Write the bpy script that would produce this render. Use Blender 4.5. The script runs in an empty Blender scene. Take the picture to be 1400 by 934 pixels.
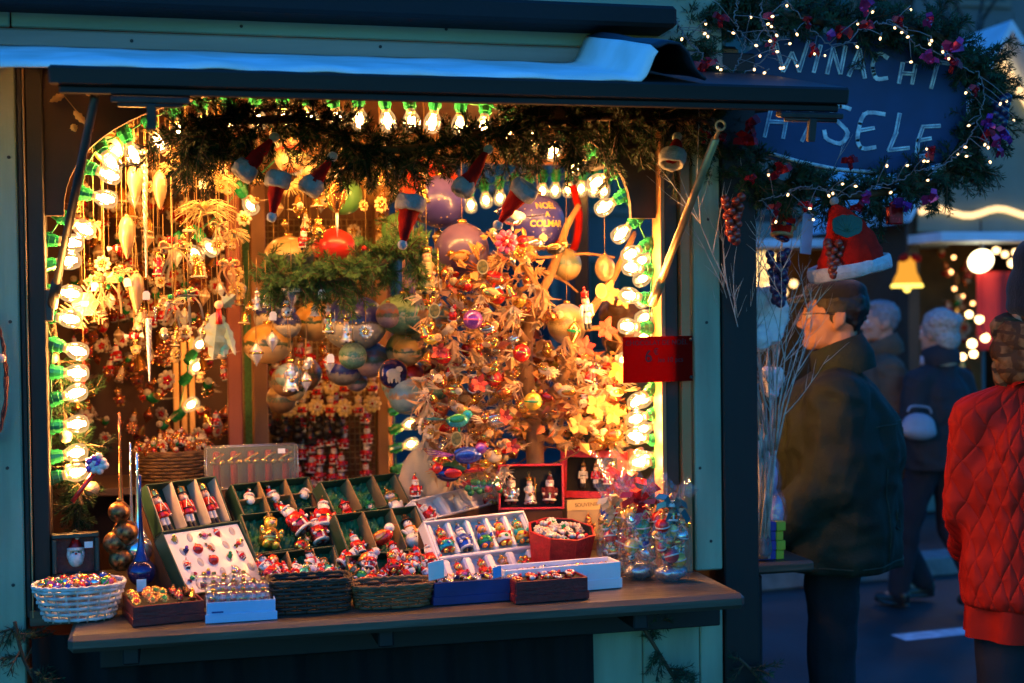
import bpy, bmesh, math, random
from mathutils import Vector, Matrix, noise
S = bpy.context.scene
COL = S.collection
rnd = random.Random(11)
PI = math.pi
def U(a, b): return rnd.uniform(a, b)
def V(x, y, z): return Vector((x, y, z))

# ---------------------------------------------------------------- camera
PW, PH, FPX = 1400, 934, 1900.0
YAW, PITCH, ROLL = math.atan(1900/7800), math.radians(1.27), math.radians(0.7)
CAMZ = 1.7
_f = V(math.sin(YAW), math.cos(YAW), 0); _r = V(math.cos(YAW), -math.sin(YAW), 0); _u = V(0, 0, 1)
f2 = _f*math.cos(PITCH) - _u*math.sin(PITCH); u2 = _u*math.cos(PITCH) + _f*math.sin(PITCH)
CU = u2*math.cos(ROLL) + _r*math.sin(ROLL); CR = _r*math.cos(ROLL) - u2*math.sin(ROLL); CF = f2
CAM = V(-3.9*math.sin(YAW), -3.9*math.cos(YAW), CAMZ)
def ray(px, py): return CF*FPX + CR*(px-PW/2) - CU*(py-PH/2)
def P(px, py, Y=0.0):
    d = ray(px, py); return CAM + d*((Y-CAM.y)/d.y)
def G(px, py, z=0.0):
    d = ray(px, py); return CAM + d*((z-CAM.z)/d.z)
def proj(p):
    q = p-CAM; w = q.dot(CF); return PW/2 + FPX*q.dot(CR)/w, PH/2 - FPX*q.dot(CU)/w
def mpp(p): return (p-CAM).dot(CF)/FPX      # metres per photo pixel at that point
cam = bpy.data.cameras.new('camera'); co = bpy.data.objects.new('camera', cam); COL.objects.link(co)
co.matrix_world = Matrix(((CR.x, CU.x, -CF.x, CAM.x), (CR.y, CU.y, -CF.y, CAM.y), (CR.z, CU.z, -CF.z, CAM.z), (0, 0, 0, 1)))
cam.sensor_width = 36; cam.lens = 36*FPX/PW; cam.clip_start = .05; cam.clip_end = 300
cam.dof.use_dof = True; cam.dof.focus_distance = 3.72; cam.dof.aperture_fstop = 2.6
S.camera = co

# ---------------------------------------------------------------- materials
_M = {}
def pm(name, col, rough=.5, metal=0., var=.15, vs=14., bump=0., bs=60., stretch=None, coat=0., es=0., ecol=None, sheen=0., alpha=1., spec=.5, col2=None, transm=0.):
    if name in _M: return _M[name]
    m = bpy.data.materials.new(name); m.use_nodes = True; nt = m.node_tree; N = nt.nodes; L = nt.links
    b = N['Principled BSDF']; tc = N.new('ShaderNodeTexCoord'); src = tc.outputs['Object']
    if stretch:
        mp = N.new('ShaderNodeMapping'); mp.inputs['Scale'].default_value = stretch; L.new(src, mp.inputs[0]); src = mp.outputs[0]
    n = N.new('ShaderNodeTexNoise'); n.inputs['Scale'].default_value = vs; n.inputs['Detail'].default_value = 5; L.new(src, n.inputs['Vector'])
    cr = N.new('ShaderNodeValToRGB'); L.new(n.outputs[0], cr.inputs[0])
    c2 = col2 or tuple(min(1, c*(1+var)) for c in col)
    c1 = tuple(c*(1-var) for c in col)
    cr.color_ramp.elements[0].position = .32; cr.color_ramp.elements[1].position = .68
    cr.color_ramp.elements[0].color = (*c1, 1); cr.color_ramp.elements[1].color = (*c2, 1)
    L.new(cr.outputs[0], b.inputs['Base Color'])
    mr = N.new('ShaderNodeMapRange'); mr.inputs['To Min'].default_value = max(.03, rough-.08); mr.inputs['To Max'].default_value = min(1, rough+.1)
    L.new(n.outputs[0], mr.inputs[0]); L.new(mr.outputs[0], b.inputs['Roughness'])
    b.inputs['Metallic'].default_value = metal; b.inputs['Coat Weight'].default_value = coat; b.inputs['Coat Roughness'].default_value = .08
    b.inputs['Sheen Weight'].default_value = sheen; b.inputs['Specular IOR Level'].default_value = spec
    if transm: b.inputs['Transmission Weight'].default_value = transm
    if bump:
        n2 = N.new('ShaderNodeTexNoise'); n2.inputs['Scale'].default_value = bs; n2.inputs['Detail'].default_value = 4; L.new(src, n2.inputs['Vector'])
        bp = N.new('ShaderNodeBump'); bp.inputs['Strength'].default_value = bump; bp.inputs['Distance'].default_value = .004
        L.new(n2.outputs[0], bp.inputs['Height']); L.new(bp.outputs[0], b.inputs['Normal'])
    if es:
        b.inputs['Emission Color'].default_value = (*(ecol or col), 1); b.inputs['Emission Strength'].default_value = es
    _M[name] = m; return m
def film(name, tint, gloss=.1, haze=.12, rough=.08, bump=0., bs=30.):
    """thin clear plastic or glass skin: lets light straight through, with glints and a little milkiness"""
    if name in _M: return _M[name]
    m = bpy.data.materials.new(name); m.use_nodes = True; nt = m.node_tree; N = nt.nodes; L = nt.links
    N.remove(N['Principled BSDF']); out = N['Material Output']
    t = N.new('ShaderNodeBsdfTransparent'); t.inputs[0].default_value = (*tint, 1)
    g = N.new('ShaderNodeBsdfGlossy'); g.inputs['Roughness'].default_value = rough
    d = N.new('ShaderNodeBsdfDiffuse'); d.inputs[0].default_value = (.8, .8, .8, 1)
    lw = N.new('ShaderNodeLayerWeight'); lw.inputs[0].default_value = .35
    mr = N.new('ShaderNodeMapRange'); mr.inputs['To Min'].default_value = gloss; mr.inputs['To Max'].default_value = min(1, gloss*4+.12)
    L.new(lw.outputs['Facing'], mr.inputs[0])
    a = N.new('ShaderNodeMixShader'); a.inputs[0].default_value = haze; L.new(t.outputs[0], a.inputs[1]); L.new(d.outputs[0], a.inputs[2])
    b = N.new('ShaderNodeMixShader'); L.new(mr.outputs[0], b.inputs[0]); L.new(a.outputs[0], b.inputs[1]); L.new(g.outputs[0], b.inputs[2])
    if bump:
        tc = N.new('ShaderNodeTexCoord'); n2 = N.new('ShaderNodeTexNoise'); n2.inputs['Scale'].default_value = bs; L.new(tc.outputs['Object'], n2.inputs['Vector'])
        bp = N.new('ShaderNodeBump'); bp.inputs['Strength'].default_value = bump; bp.inputs['Distance'].default_value = .01
        L.new(n2.outputs[0], bp.inputs['Height']); L.new(bp.outputs[0], g.inputs['Normal']); L.new(bp.outputs[0], lw.inputs['Normal'])
    L.new(b.outputs[0], out.inputs[0]); _M[name] = m; return m
def glow(name, col, st):
    if name in _M: return _M[name]
    m = bpy.data.materials.new(name); m.use_nodes = True; N = m.node_tree.nodes; N.remove(N['Principled BSDF'])
    e = N.new('ShaderNodeEmission'); e.inputs[0].default_value = (*col, 1); e.inputs[1].default_value = st
    m.node_tree.links.new(e.outputs[0], N['Material Output'].inputs[0]); _M[name] = m; return m

# ---------------------------------------------------------------- mesh builder
def T(p, rot=None, s=None):
    M = Matrix.Translation(p)
    if rot: M = M @ Matrix.Rotation(rot[2], 4, 'Z') @ Matrix.Rotation(rot[1], 4, 'Y') @ Matrix.Rotation(rot[0], 4, 'X')
    if s is not None:
        s = (s, s, s) if not hasattr(s, '__len__') else s
        M = M @ Matrix.Diagonal((*s, 1))
    return M
def along(p, d, up=None):
    """matrix at p with local Z along d"""
    z = Vector(d).normalized(); x = (up or (V(1, 0, 0) if abs(z.x) < .9 else V(0, 1, 0))).cross(z)
    if x.length < 1e-4: x = V(0, 1, 0).cross(z)
    x.normalize(); y = z.cross(x)
    return Matrix(((x.x, y.x, z.x, p[0]), (x.y, y.y, z.y, p[1]), (x.z, y.z, z.z, p[2]), (0, 0, 0, 1)))
_BOX = {}
def _boxgeo(sx, sy, sz, b):
    k = (round(sx, 5), round(sy, 5), round(sz, 5), b)
    if k not in _BOX:
        bm = bmesh.new(); bmesh.ops.create_cube(bm, size=1)
        for v in bm.verts: v.co = V(v.co.x*sx, v.co.y*sy, v.co.z*sz)
        if b: bmesh.ops.bevel(bm, geom=list(bm.edges), offset=min(b, .3*min(sx, sy, sz)), segments=1, affect='EDGES')
        bm.verts.index_update(); _BOX[k] = ([v.co.copy() for v in bm.verts], [[v.index for v in f.verts] for f in bm.faces]); bm.free()
    return _BOX[k]
class MB:
    def __init__(s): s.v = []; s.f = []; s.m = []; s.s = []
    def add(s, vs, fs, M=None, m=0, smooth=False):
        o = len(s.v); s.v += [M @ Vector(v) for v in vs] if M is not None else [Vector(v) for v in vs]
        for f in fs: s.f.append([i+o for i in f]); s.m.append(m); s.s.append(smooth)
        return s
    def box(s, sx, sy, sz, M=None, m=0, b=.002):
        vs, fs = _boxgeo(sx, sy, sz, b); return s.add(vs, fs, M, m)
    def bounds(s, x0, x1, y0, y1, z0, z1, m=0, b=.003, M=None):
        K = Matrix.Translation(((x0+x1)/2, (y0+y1)/2, (z0+z1)/2))
        return s.box(abs(x1-x0), abs(y1-y0), abs(z1-z0), M @ K if M is not None else K, m, b)
    def lathe(s, prof, M=None, m=0, seg=12, smooth=True, cap=True):
        vs = []; fs = []; n = len(prof)
        for r, z in prof:
            for k in range(seg):
                a = 2*PI*k/seg; vs.append((r*math.cos(a), r*math.sin(a), z))
        for i in range(n-1):
            for k in range(seg):
                k2 = (k+1) % seg; fs.append([i*seg+k, i*seg+k2, (i+1)*seg+k2, (i+1)*seg+k])
        if cap:
            if prof[0][0] > 1e-5: fs.append(list(range(seg))[::-1])
            if prof[-1][0] > 1e-5: fs.append([(n-1)*seg+k for k in range(seg)])
        return s.add(vs, fs, M, m, smooth)
    def sph(s, r, M=None, m=0, seg=12, rings=8):
        return s.lathe([(max(1e-6, r*math.sin(PI*i/rings)), -r*math.cos(PI*i/rings)) for i in range(rings+1)], M, m, seg)
    def tube(s, pts, rad, seg=6, m=0, M=None, smooth=True):
        pts = [Vector(p) for p in pts]; n = len(pts); vs = []; fs = []
        if not hasattr(rad, '__len__'): rad = [rad]*n
        ux = None
        for i, p in enumerate(pts):
            d = (pts[min(i+1, n-1)] - pts[max(i-1, 0)])
            if d.length < 1e-7: d = V(0, 0, 1)
            d.normalize()
            if ux is None: ux = (V(0, 0, 1) if abs(d.z) < .9 else V(1, 0, 0)).cross(d)
            else:
                ux = ux - d*ux.dot(d)
                if ux.length < 1e-5: ux = V(.3, 1, .2).cross(d)
            ux.normalize(); uy = d.cross(ux)
            for k in range(seg):
                a = 2*PI*k/seg; vs.append(p + (ux*math.cos(a) + uy*math.sin(a))*rad[i])
        for i in range(n-1):
            for k in range(seg):
                k2 = (k+1) % seg; fs.append([i*seg+k, i*seg+k2, (i+1)*seg+k2, (i+1)*seg+k])
        fs.append(list(range(seg))[::-1]); fs.append([(n-1)*seg+k for k in range(seg)])
        return s.add(vs, fs, M, m, smooth)
    def prism(s, pts, d, M=None, m=0):
        n = len(pts); vs = [(x, y, d/2) for x, y in pts] + [(x, y, -d/2) for x, y in pts]
        fs = [list(range(n)), list(range(2*n-1, n-1, -1))] + [[i, n+i, n+(i+1) % n, (i+1) % n] for i in range(n)]
        return s.add(vs, fs, M, m)
    def grid(s, fn, nu, nv, m=0, smooth=True, M=None):
        vs = [fn(i/nu, j/nv) for j in range(nv+1) for i in range(nu+1)]
        fs = [[j*(nu+1)+i, j*(nu+1)+i+1, (j+1)*(nu+1)+i+1, (j+1)*(nu+1)+i] for j in range(nv) for i in range(nu)]
        return s.add(vs, fs, M, m, smooth)
    def mesh(s, name, mats):
        me = bpy.data.meshes.new(name); me.from_pydata([tuple(v) for v in s.v], [], s.f)
        for mt in (mats if isinstance(mats, (list, tuple)) else [mats]): me.materials.append(mt)
        me.polygons.foreach_set('material_index', s.m); me.polygons.foreach_set('use_smooth', s.s); me.update(); return me
    def build(s, name, mats, parent=None, M=None): return ob(name, s.mesh(name, mats), parent, M)
def ob(name, me, parent=None, M=None):
    o = bpy.data.objects.new(name, me); COL.objects.link(o)
    if parent: o.parent = parent
    if M is not None: o.matrix_local = M
    return o
def tag(o, label, cat, group=None):
    o['label'] = label; o['category'] = cat
    if group: o['group'] = group
    return o
def thing(name, label, cat, at=None, group=None):
    o = bpy.data.objects.new(name, None); COL.objects.link(o); o.empty_display_size = .05
    if at is not None: o.matrix_world = at if isinstance(at, Matrix) else Matrix.Translation(at)
    return tag(o, label, cat, group)
def kindset(o, k): o['kind'] = k; return o
def wob(me, amp, freq, seed=0.):
    for v in me.vertices:
        c = v.co*freq + V(seed, seed*1.7, -seed); v.co += V(noise.noise(c), noise.noise(c+V(31, 7, 3)), noise.noise(c+V(5, 77, 13)))*amp
    me.update(); return me
def blob(fn, mats, voxel=.008, smooth=6, name='body'):
    """fn(mb) fills overlapping closed shapes; they are fused into one continuous skin"""
    mb = MB(); fn(mb); o = mb.build('tmp', mats)
    md = o.modifiers.new('r', 'REMESH'); md.mode = 'VOXEL'; md.voxel_size = voxel; md.use_smooth_shade = True
    sm = o.modifiers.new('s', 'SMOOTH'); sm.iterations = smooth; sm.factor = .5
    dg = bpy.context.evaluated_depsgraph_get(); me = bpy.data.meshes.new_from_object(o.evaluated_get(dg)); me.name = name
    old = o.data; bpy.data.objects.remove(o); bpy.data.meshes.remove(old)
    me.polygons.foreach_set('use_smooth', [True]*len(me.polygons)); return me
def cap(mb, p, q, r0, r1=None, m=0, seg=12):
    """tapered limb with round ends"""
    p, q = Vector(p), Vector(q); r1 = r0 if r1 is None else r1; d = q-p; L = d.length
    prof = [(max(1e-6, r0*math.cos(a)), r0*math.sin(a)) for a in [-PI/2+PI/2*i/5 for i in range(6)]] + [(max(1e-6, r1*math.cos(a)), L+r1*math.sin(a)) for a in [PI/2*i/5 for i in range(6)]]
    return mb.lathe(prof, along(p, d), m, seg)
def ell(mb, c, r, rot=None, m=0, seg=16): return mb.sph(1, T(c, rot, r), m, seg, 12)
def bez(pts, n=24):
    """smooth curve through points"""
    pts = [Vector(p) for p in pts]; out = []
    for k in range(n+1):
        t = k/n*(len(pts)-1); i = min(int(t), len(pts)-2); u = t-i
        a, b, c, d = pts[max(i-1, 0)], pts[i], pts[i+1], pts[min(i+2, len(pts)-1)]
        out.append(.5*((2*b) + (c-a)*u + (2*a-5*b+4*c-d)*u*u + (3*b-a-3*c+d)*u**3))
    return out
def text_mesh(txt, size, depth, mat, bold=0.):
    cu = bpy.data.curves.new('t', 'FONT'); cu.body = txt; cu.size = size; cu.extrude = depth; cu.align_x = 'CENTER'; cu.align_y = 'CENTER'; cu.offset = bold
    o = bpy.data.objects.new('t', cu); COL.objects.link(o); dg = bpy.context.evaluated_depsgraph_get()
    me = bpy.data.meshes.new_from_object(o.evaluated_get(dg)); bpy.data.objects.remove(o); me.materials.clear(); me.materials.append(mat); return me

# shared colours
RED = pm('red_glass', (.55, .015, .012), .16, .25, .25, 20, coat=.6)
REDF = pm('red_felt', (.52, .011, .005), .95, 0, .25, 30, .5, 200, spec=.15)
WHITE = pm('white_glaze', (.66, .62, .58), .25, .05, .08, 20, coat=.4)
FUR = pm('white_fur', (.55, .56, .60), .95, 0, .15, 60, .9, 220, sheen=.4)
GOLD = pm('gold_glass', (.75, .42, .10), .17, .85, .2, 25)
SILVER = pm('silver_glass', (.72, .70, .68), .14, .9, .1, 20)
COPPER = pm('copper_glass', (.62, .20, .07), .2, .85, .2, 20)
BLUEG = pm('blue_glass', (.03, .08, .42), .15, .4, .3, 20, coat=.6)
NAVYG = pm('deep_blue_glass', (.022, .024, .13), .16, .6, .3, 18, coat=.5)
GREENG = pm('green_glass', (.02, .26, .07), .16, .35, .3, 20, coat=.6)
TEALG = pm('teal_glass', (.02, .35, .38), .16, .35, .3, 20, coat=.6)
VIOLETG = pm('violet_glass', (.24, .06, .38), .16, .4, .3, 20, coat=.6)
PINKG = pm('pink_glass', (.7, .10, .22), .16, .35, .3, 20, coat=.6)
YELLOWG = pm('yellow_glass', (.75, .48, .05), .18, .35, .2, 20, coat=.6)
ORANGEG = pm('orange_glass', (.7, .2, .03), .18, .35, .2, 20, coat=.6)
SKIN_O = pm('flesh_glaze', (.78, .42, .26), .3, 0, .1, 20, coat=.3)
BLACK = pm('black_glaze', (.012, .011, .012), .3, 0, .3, 20)
BLACKF = pm('black_velvet', (.010, .010, .010), .9, 0, .3, 40, .3, 200)
CREAM = pm('cream_paper', (.58, .47, .33), .7, 0, .1, 15)
TAGM = pm('price_tag_paper', (.8, .8, .78), .7, 0, .05, 15)
DARKW = pm('dark_brown_wood', (.045, .022, .012), .55, 0, .4, 8, .35, 20, (1, 1, .08))
PEG = pm('gold_thread', (.34, .19, .06), .6, .1, .2, 30)
CLEAR = film('clear_glass_skin', (.98, .97, .95), .12, .05)
CELLO = film('cellophane_skin', (.98, .97, .95), .055, .03, .06, 1., 26)
PLASTIC = film('clear_plastic_skin', (.93, .93, .93), .06, .08, .1)
# ---------------------------------------------------------------- light and air
w = bpy.data.worlds.new('World'); S.world = w; w.use_nodes = True; nt = w.node_tree
sky = nt.nodes.new('ShaderNodeTexSky'); sky.sky_type = 'NISHITA'; sky.sun_disc = False
SUN_EL, SUN_ROT = math.radians(2.0), math.radians(200)
sky.sun_elevation = SUN_EL; sky.sun_rotation = SUN_ROT; sky.ozone_density = 6; sky.air_density = 1.2; sky.dust_density = .5
tint = nt.nodes.new('ShaderNodeMix'); tint.data_type = 'RGBA'; tint.blend_type = 'MULTIPLY'; tint.inputs[0].default_value = 1
tint.inputs[7].default_value = (.19, .84, .92, 1)          # dusk white balance
nt.links.new(sky.outputs[0], tint.inputs[6]); nt.links.new(tint.outputs[2], nt.nodes['Background'].inputs[0])
nt.nodes['Background'].inputs[1].default_value = 1.35
sl = bpy.data.lights.new('sun', 'SUN'); sl.energy = .02; sl.angle = math.radians(12); sl.color = (1, .9, .8)
so = bpy.data.objects.new('sun', sl); COL.objects.link(so); so.rotation_euler = (PI/2-SUN_EL-math.radians(20), 0, SUN_ROT+PI)
S.view_settings.view_transform = 'Standard'; S.view_settings.look = 'None'; S.view_settings.exposure = .15; S.view_settings.gamma = 1
S.view_settings.use_curve_mapping = False
cy = S.cycles; cy.use_denoising = True; cy.use_light_tree = True; cy.max_bounces = 8; cy.diffuse_bounces = 4; cy.glossy_bounces = 4; cy.transparent_max_bounces = 24
cy.transmission_bounces = 6; cy.sample_clamp_indirect = 6; cy.caustics_reflective = False; cy.caustics_refractive = False
S.render.engine = 'CYCLES'

# ---------------------------------------------------------------- ground
ASPH = pm('asphalt', (.013, .033, .036), .52, 0, .6, 1.6, .9, 90)
g = MB(); g.add([(-80, -30, 0), (80, -30, 0), (80, 120, 0), (-80, 120, 0)], [(0, 1, 2, 3)]); kindset(g.build('street', ASPH), 'structure')
a, b = G(1228, 873), G(1345, 861); d = (b-a).normalized(); n = V(-d.y, d.x, 0)*.07
mk = MB(); b2 = b+d*1.2; mk.add([a-n+V(0, 0, .004), b2-n+V(0, 0, .004), b2+n+V(0, 0, .004), a+n+V(0, 0, .004)], [(0, 1, 2, 3)])
kindset(mk.build('road_marking', pm('worn_white_paint', (.62, .64, .66), .8, 0, .25, 18)), 'structure')
a, b = G(1190, 790), G(1400, 772)
mk = MB(); d = (b-a).normalized(); n = V(-d.y, d.x, 0)*.5; b3 = b+d*3; a3 = a-d*2
mk.bounds(0, (b3-a3).length, -.12, .12, 0, .12, 0, .01, T(a3, (0, 0, math.atan2(d.y, d.x)))); kindset(mk.build('kerb', pm('kerb_stone', (.22, .21, .2), .85, 0, .2, 12, .4, 60)), 'structure')

# ---------------------------------------------------------------- the stall
TEAL = pm('teal_painted_boards', (.27, .34, .23), .55, 0, .26, 11, .6, 45, (1, 1, .12))
TEAL2 = pm('pale_green_boards', (.24, .33, .24), .55, 0, .24, 9, .6, 40, (.12, 1, 1))
PALEW = pm('grey_weathered_board', (.30, .26, .22), .65, 0, .34, 9, .7, 40, (.10, 1, 1))
DARKB = pm('near_black_stained_wood', (.007, .005, .004), .6, 0, .4, 9, .4, 30, (1, 1, .1))
BROWN = pm('dark_brown_arch_board', (.040, .018, .009), .7, 0, .3, 8, .35, 26, (.15, 1, 1))
WARMW = pm('varnished_pine', (.36, .17, .06), .45, 0, .25, 9, .35, 30, (1, 1, .1))
COUNTW = pm('dark_green_counter_wood', (.075, .060, .04), .42, 0, .45, 12, .6, 50, (.12, 1, 1))
METAL = pm('dull_steel', (.06, .055, .05), .5, .6, .2, 20)
BRASS = pm('brass_rod', (.42, .29, .13), .38, .6, .2, 20)
zc = G(560, 842, 0).z*0 + P(560, 840, -.33).z
XL = P(-75, 500).x; XL1 = P(28, 500).x; XJ = P(64, 500).x
XRJ = P(906, 500).x; XT0 = P(949, 500).x; XT1 = P(986, 500).x; XR = P(1034, 500).x
ZF0, ZF1, ZF2 = P(450, 80).z, P(450, 54).z, P(450, 31).z
ZTOP = ZF2+.35; YB = 1.75
stall = thing('market_stall', 'wooden christmas market stall with teal posts, open shutter and lit interior', 'market stall', V(XL, 0, 0))
SM = Matrix.Translation(V(-XL, 0, 0))
def part(name, mb, mats, parent=None): return mb.build(name, mats, parent or stall, SM if not parent else None)
def B(name, mat, *bounds, b=.004): return part(name, MB().bounds(*bounds, b=b), mat)
B('post', TEAL, XL, XL1, 0, .09, 0, ZF0)                                   # left boarded post
mb = MB(); mb.bounds(XL1+.002, P(37, 500).x, .004, .09, zc-.02, ZF0); mb.bounds(P(40, 500).x, XJ, .012, .10, zc-.02, ZF0); part('jamb', mb, DARKB)
B('edge_strip', pm('thin_gold_edge', (.42, .27, .12), .5, 0, .2, 12), P(37, 500).x+.001, P(40, 500).x-.001, -.002, .06, zc-.02, ZF0, b=.001)
B('post', TEAL, XT0, XT1, 0, .09, zc, ZF0)
B('corner_post', DARKB, XT1+.002, XR, -.01, .12, 0, ZF1)
B('jamb', DARKW, P(911, 500).x, P(930, 500).x, .01, .10, zc, ZF0)
B('jamb_strip', WARMW, XRJ-.004, P(911, 500).x-.002, -.004, .07, zc, ZF0, b=.002)
B('jamb_strip', WARMW, P(930, 500).x+.002, P(944, 500).x, -.006, .06, zc, ZF0, b=.002)
B('fascia_board', PALEW, XL, P(985, 60).x, -.022, .0, ZF0, ZF1-.002, b=.006)
mb = MB(); xs = P(15, 35).x; mb.bounds(XL, xs-.002, -.012, .0, ZF1+.002, ZF2+.12, b=.004); mb.bounds(xs+.002, P(985, 60).x, -.012, 0, ZF1+.002, ZF2+.12, b=.004); part('fascia_board', mb, TEAL2)
B('head_board', DARKB, XL1+.002, XR, -.019, -.001, ZF0-.05, ZF0-.003)  # added board, blocks bulb light leaking through the gap at the shutter hinge
# arch board with superellipse opening
zb = P(75, 294).z; zt = P(480, 116).z; cx = (P(86, 290).x+P(868, 290).x)/2; rx = (P(868, 290).x-P(86, 290).x)/2
inner = []
for k in range(41):
    t = PI - PI*k/40; c, s_ = math.cos(t), math.sin(t)
    inner.append((cx+rx*math.copysign(abs(c)**(2/2.35), c), zb+(zt-zb)*abs(s_)**(2/2.35)))
mb = MB(); outer = [(XJ+.001, zb)] + [(XJ+.001, ZF0)]*0
vs = []; fs = []
ztop = ZF0+.02
for x, z in inner: vs += [(x, .03, z), (x, .05, z), (x, .03, ztop), (x, .05, ztop)]
for i in range(40):
    a = 4*i; b_ = a+4
    fs += [[a, b_, b_+2, a+2], [a+1, a+3, b_+3, b_+1], [a, a+1, b_+1, b_]]
mb.add(vs, fs)
mb.bounds(XJ+.001, inner[0][0], .03, .05, zb, ztop, b=0); mb.bounds(inner[-1][0], XRJ-.006, .03, .05, zb, ztop, b=0)
part('arch_board', mb, BROWN)
# shell
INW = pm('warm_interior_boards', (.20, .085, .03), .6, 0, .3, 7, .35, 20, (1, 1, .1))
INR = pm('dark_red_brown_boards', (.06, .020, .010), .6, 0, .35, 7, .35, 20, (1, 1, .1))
B('floor', DARKW, XL, XR, .09, YB, .02, .08)
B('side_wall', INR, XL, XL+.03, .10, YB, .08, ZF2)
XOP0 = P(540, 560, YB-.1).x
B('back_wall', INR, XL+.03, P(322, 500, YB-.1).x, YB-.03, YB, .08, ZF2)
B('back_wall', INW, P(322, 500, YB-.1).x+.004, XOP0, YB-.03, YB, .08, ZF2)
B('back_wall', DARKW, XOP0+.004, XR, YB-.03, YB, .08, zc-.1)
B('ceiling', INW, XL+.03, XR-.02, .06, YB, ZF2-.05, ZF2-.02)
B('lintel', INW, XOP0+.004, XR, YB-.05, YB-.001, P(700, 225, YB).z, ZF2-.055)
B('rear_post', WARMW, P(514, 500, YB-.12).x, P(530, 500, YB-.12).x, YB-.14, YB-.06, .08, ZF2-.055)
B('rear_post', pm('red_stained_post', (.22, .055, .03), .55, 0, .25, 8, .3, 30, (1, 1, .1)), P(311, 500, 1.0).x, P(331, 500, 1.0).x, 1.0, 1.06, .08, ZF2-.055)
B('rear_post', WARMW, P(345, 500, 1.3).x, P(366, 500, 1.3).x, 1.3, 1.36, .08, ZF2-.055)
mb = MB()
for px in (236, 247, 258): mb.bounds(P(px, 500, 1.62).x, P(px+8, 500, 1.62).x, 1.6, 1.64, zc+.05, P(250, 460, 1.62).z)
part('window_frame', mb, pm('pale_pine', (.55, .32, .13), .5, 0, .2, 9, .3, 30, (1, 1, .1)))
B('corner_post', DARKB, XR-.06, XR, YB-.08, YB, 0, ZF2)
B('side_panel', DARKB, XR-.03, XR-.002, .125, YB-.085, .05, zc-.06)
B('side_lintel', DARKB, XR-.05, XR, .125, YB-.085, P(1000, 160).z, ZF2)
roof = MB()
roof.bounds(XL-.25, P(923, 5, -.12).x, -.14, YB+.2, P(450, 19, -.14).z, P(450, 19, -.14).z+.06, b=.01); part('roof', roof, pm('roofing_felt', (.008, .008, .010), .8, 0, .3, 10, .4, 60))
sc_ = MB().lathe([(.0045, 0), (.0045, .0012), (.001, .0014)], None, 0, 10).mesh('screw', METAL)
for px, py in ((966, 441), (968, 300), (957, 640), (972, 740), (12, 215), (14, 440), (10, 640), (18, 800), (330, 36), (610, 40), (860, 46), (180, 56), (520, 64), (800, 71)):
    ob('screw', sc_, stall, SM @ T(P(px, py, -.0005 if py > 90 else -.0125 if py < 50 else -.0225), (PI/2, 0, 0)))
# counter
xl0 = P(98, 872, -.34).x; xr0 = P(1020, 812, -.34).x; TH = .042
mb = MB(); mb.bounds(xl0-.01, xr0, -.34, -.002, zc-TH, zc, b=.012); mb.bounds(XL1+.01, XT0-.004, .0, .55, zc-TH, zc-.001, b=.002); part('counter', mb, COUNTW)
mb = MB(); mb.bounds(xl0+.05, XT1-.05, -.10, -.03, zc-.14, zc-TH-.002); part('counter_beam', mb, DARKB)
for px in (180, 520, 860):
    x = P(px, 850, -.2).x; mb = MB(); mb.bounds(x-.02, x+.02, -.30, -.02, zc-TH-.045, zc-TH-.002, b=.004); part('bracket', mb, DARKB)
mb = MB(); xa = P(800, 900).x
xs = xa
while xs < XT1-.02:
    xe = min(xs+.175, XT1); mb.bounds(xs+.001, xe-.002, .0, .02, .05, zc-TH-.003, b=.003); xs = xe
part('lower_panel', mb, TEAL)
mb = MB()
def drape(u, v):
    x = XL1+.02+(xa+.02-XL1-.02)*u; return V(x, -.035+.018*math.sin(x*31)+.012*math.sin(x*77+v*3), .03+(zc-.06-.03)*v)
mb.grid(drape, 120, 8); part('skirt_cloth', mb, pm('black_cloth', (.005, .004, .004), .95, 0, .3, 20))
# shutter flap hinged above the opening, its front edge lower than the hinge
zf = P(560, 103, -.62).z; zh = P(560, 78, -.02).z-.012
sx0, sx1 = P(52, 100, -.62).x+.02, P(1163, 130, -.62).x
sl_ = math.atan2(zh-zf, .6)
SHM = T(V(0, -.62, zf), (sl_, 0, 0)); LEN = math.hypot(.6, zh-zf)
mb = MB(); mb.bounds(sx0, sx1, 0, LEN, -.042, 0, b=.005, M=SHM); mb.bounds(sx0+.02, sx1-.02, .01, .05, -.062, -.043, b=.004, M=SHM)
part('shutter', mb, pm('dark_shutter_wood', (.012, .010, .009), .55, 0, .3, 8, .3, 30, (.1, 1, 1)))
for px in (205, 1115):
    x = P(px, 125, -.62).x; mb = MB(); mb.bounds(x-.085, x+.085, .0, .035, -.078, -.064, b=.003, M=SHM); mb.bounds(x-.008, x+.012, -.004, .012, -.135, -.078, b=.002, M=SHM); mb.tube([SHM @ V(x-.07, .01, -.082), SHM @ V(x+.07, .01, -.082)], .006, 6); part('hinge', mb, METAL)
def rod(p, q, r, mat, m2):
    mb = MB(); p, q = Vector(p), Vector(q); d = (q-p).normalized(); mb.tube([p, q], r, 10); mb.tube([p-d*.01, p+d*.09], r*1.35, 10, 1); mb.tube([q-d*.015, q+d*.035], r*.5, 8, 1)
    ring = [q+d*.045+CR*.012*math.cos(a)+CU*.012*math.sin(a) for a in [2*PI*i/12 for i in range(13)]]; mb.tube(ring, .003, 6, 1)
    part('support_rod', mb, [mat, m2])
rod(P(72, 415, .0), P(130, 132, -.56), .0105, METAL, METAL)
rod(P(893, 412, -.015), P(978, 190, -.50), .0105, BRASS, BRASS)
B('bracket_plate', METAL, P(66, 420).x-.008, P(66, 420).x+.012, -.006, .010, P(70, 440).z, P(70, 395).z)
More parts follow.
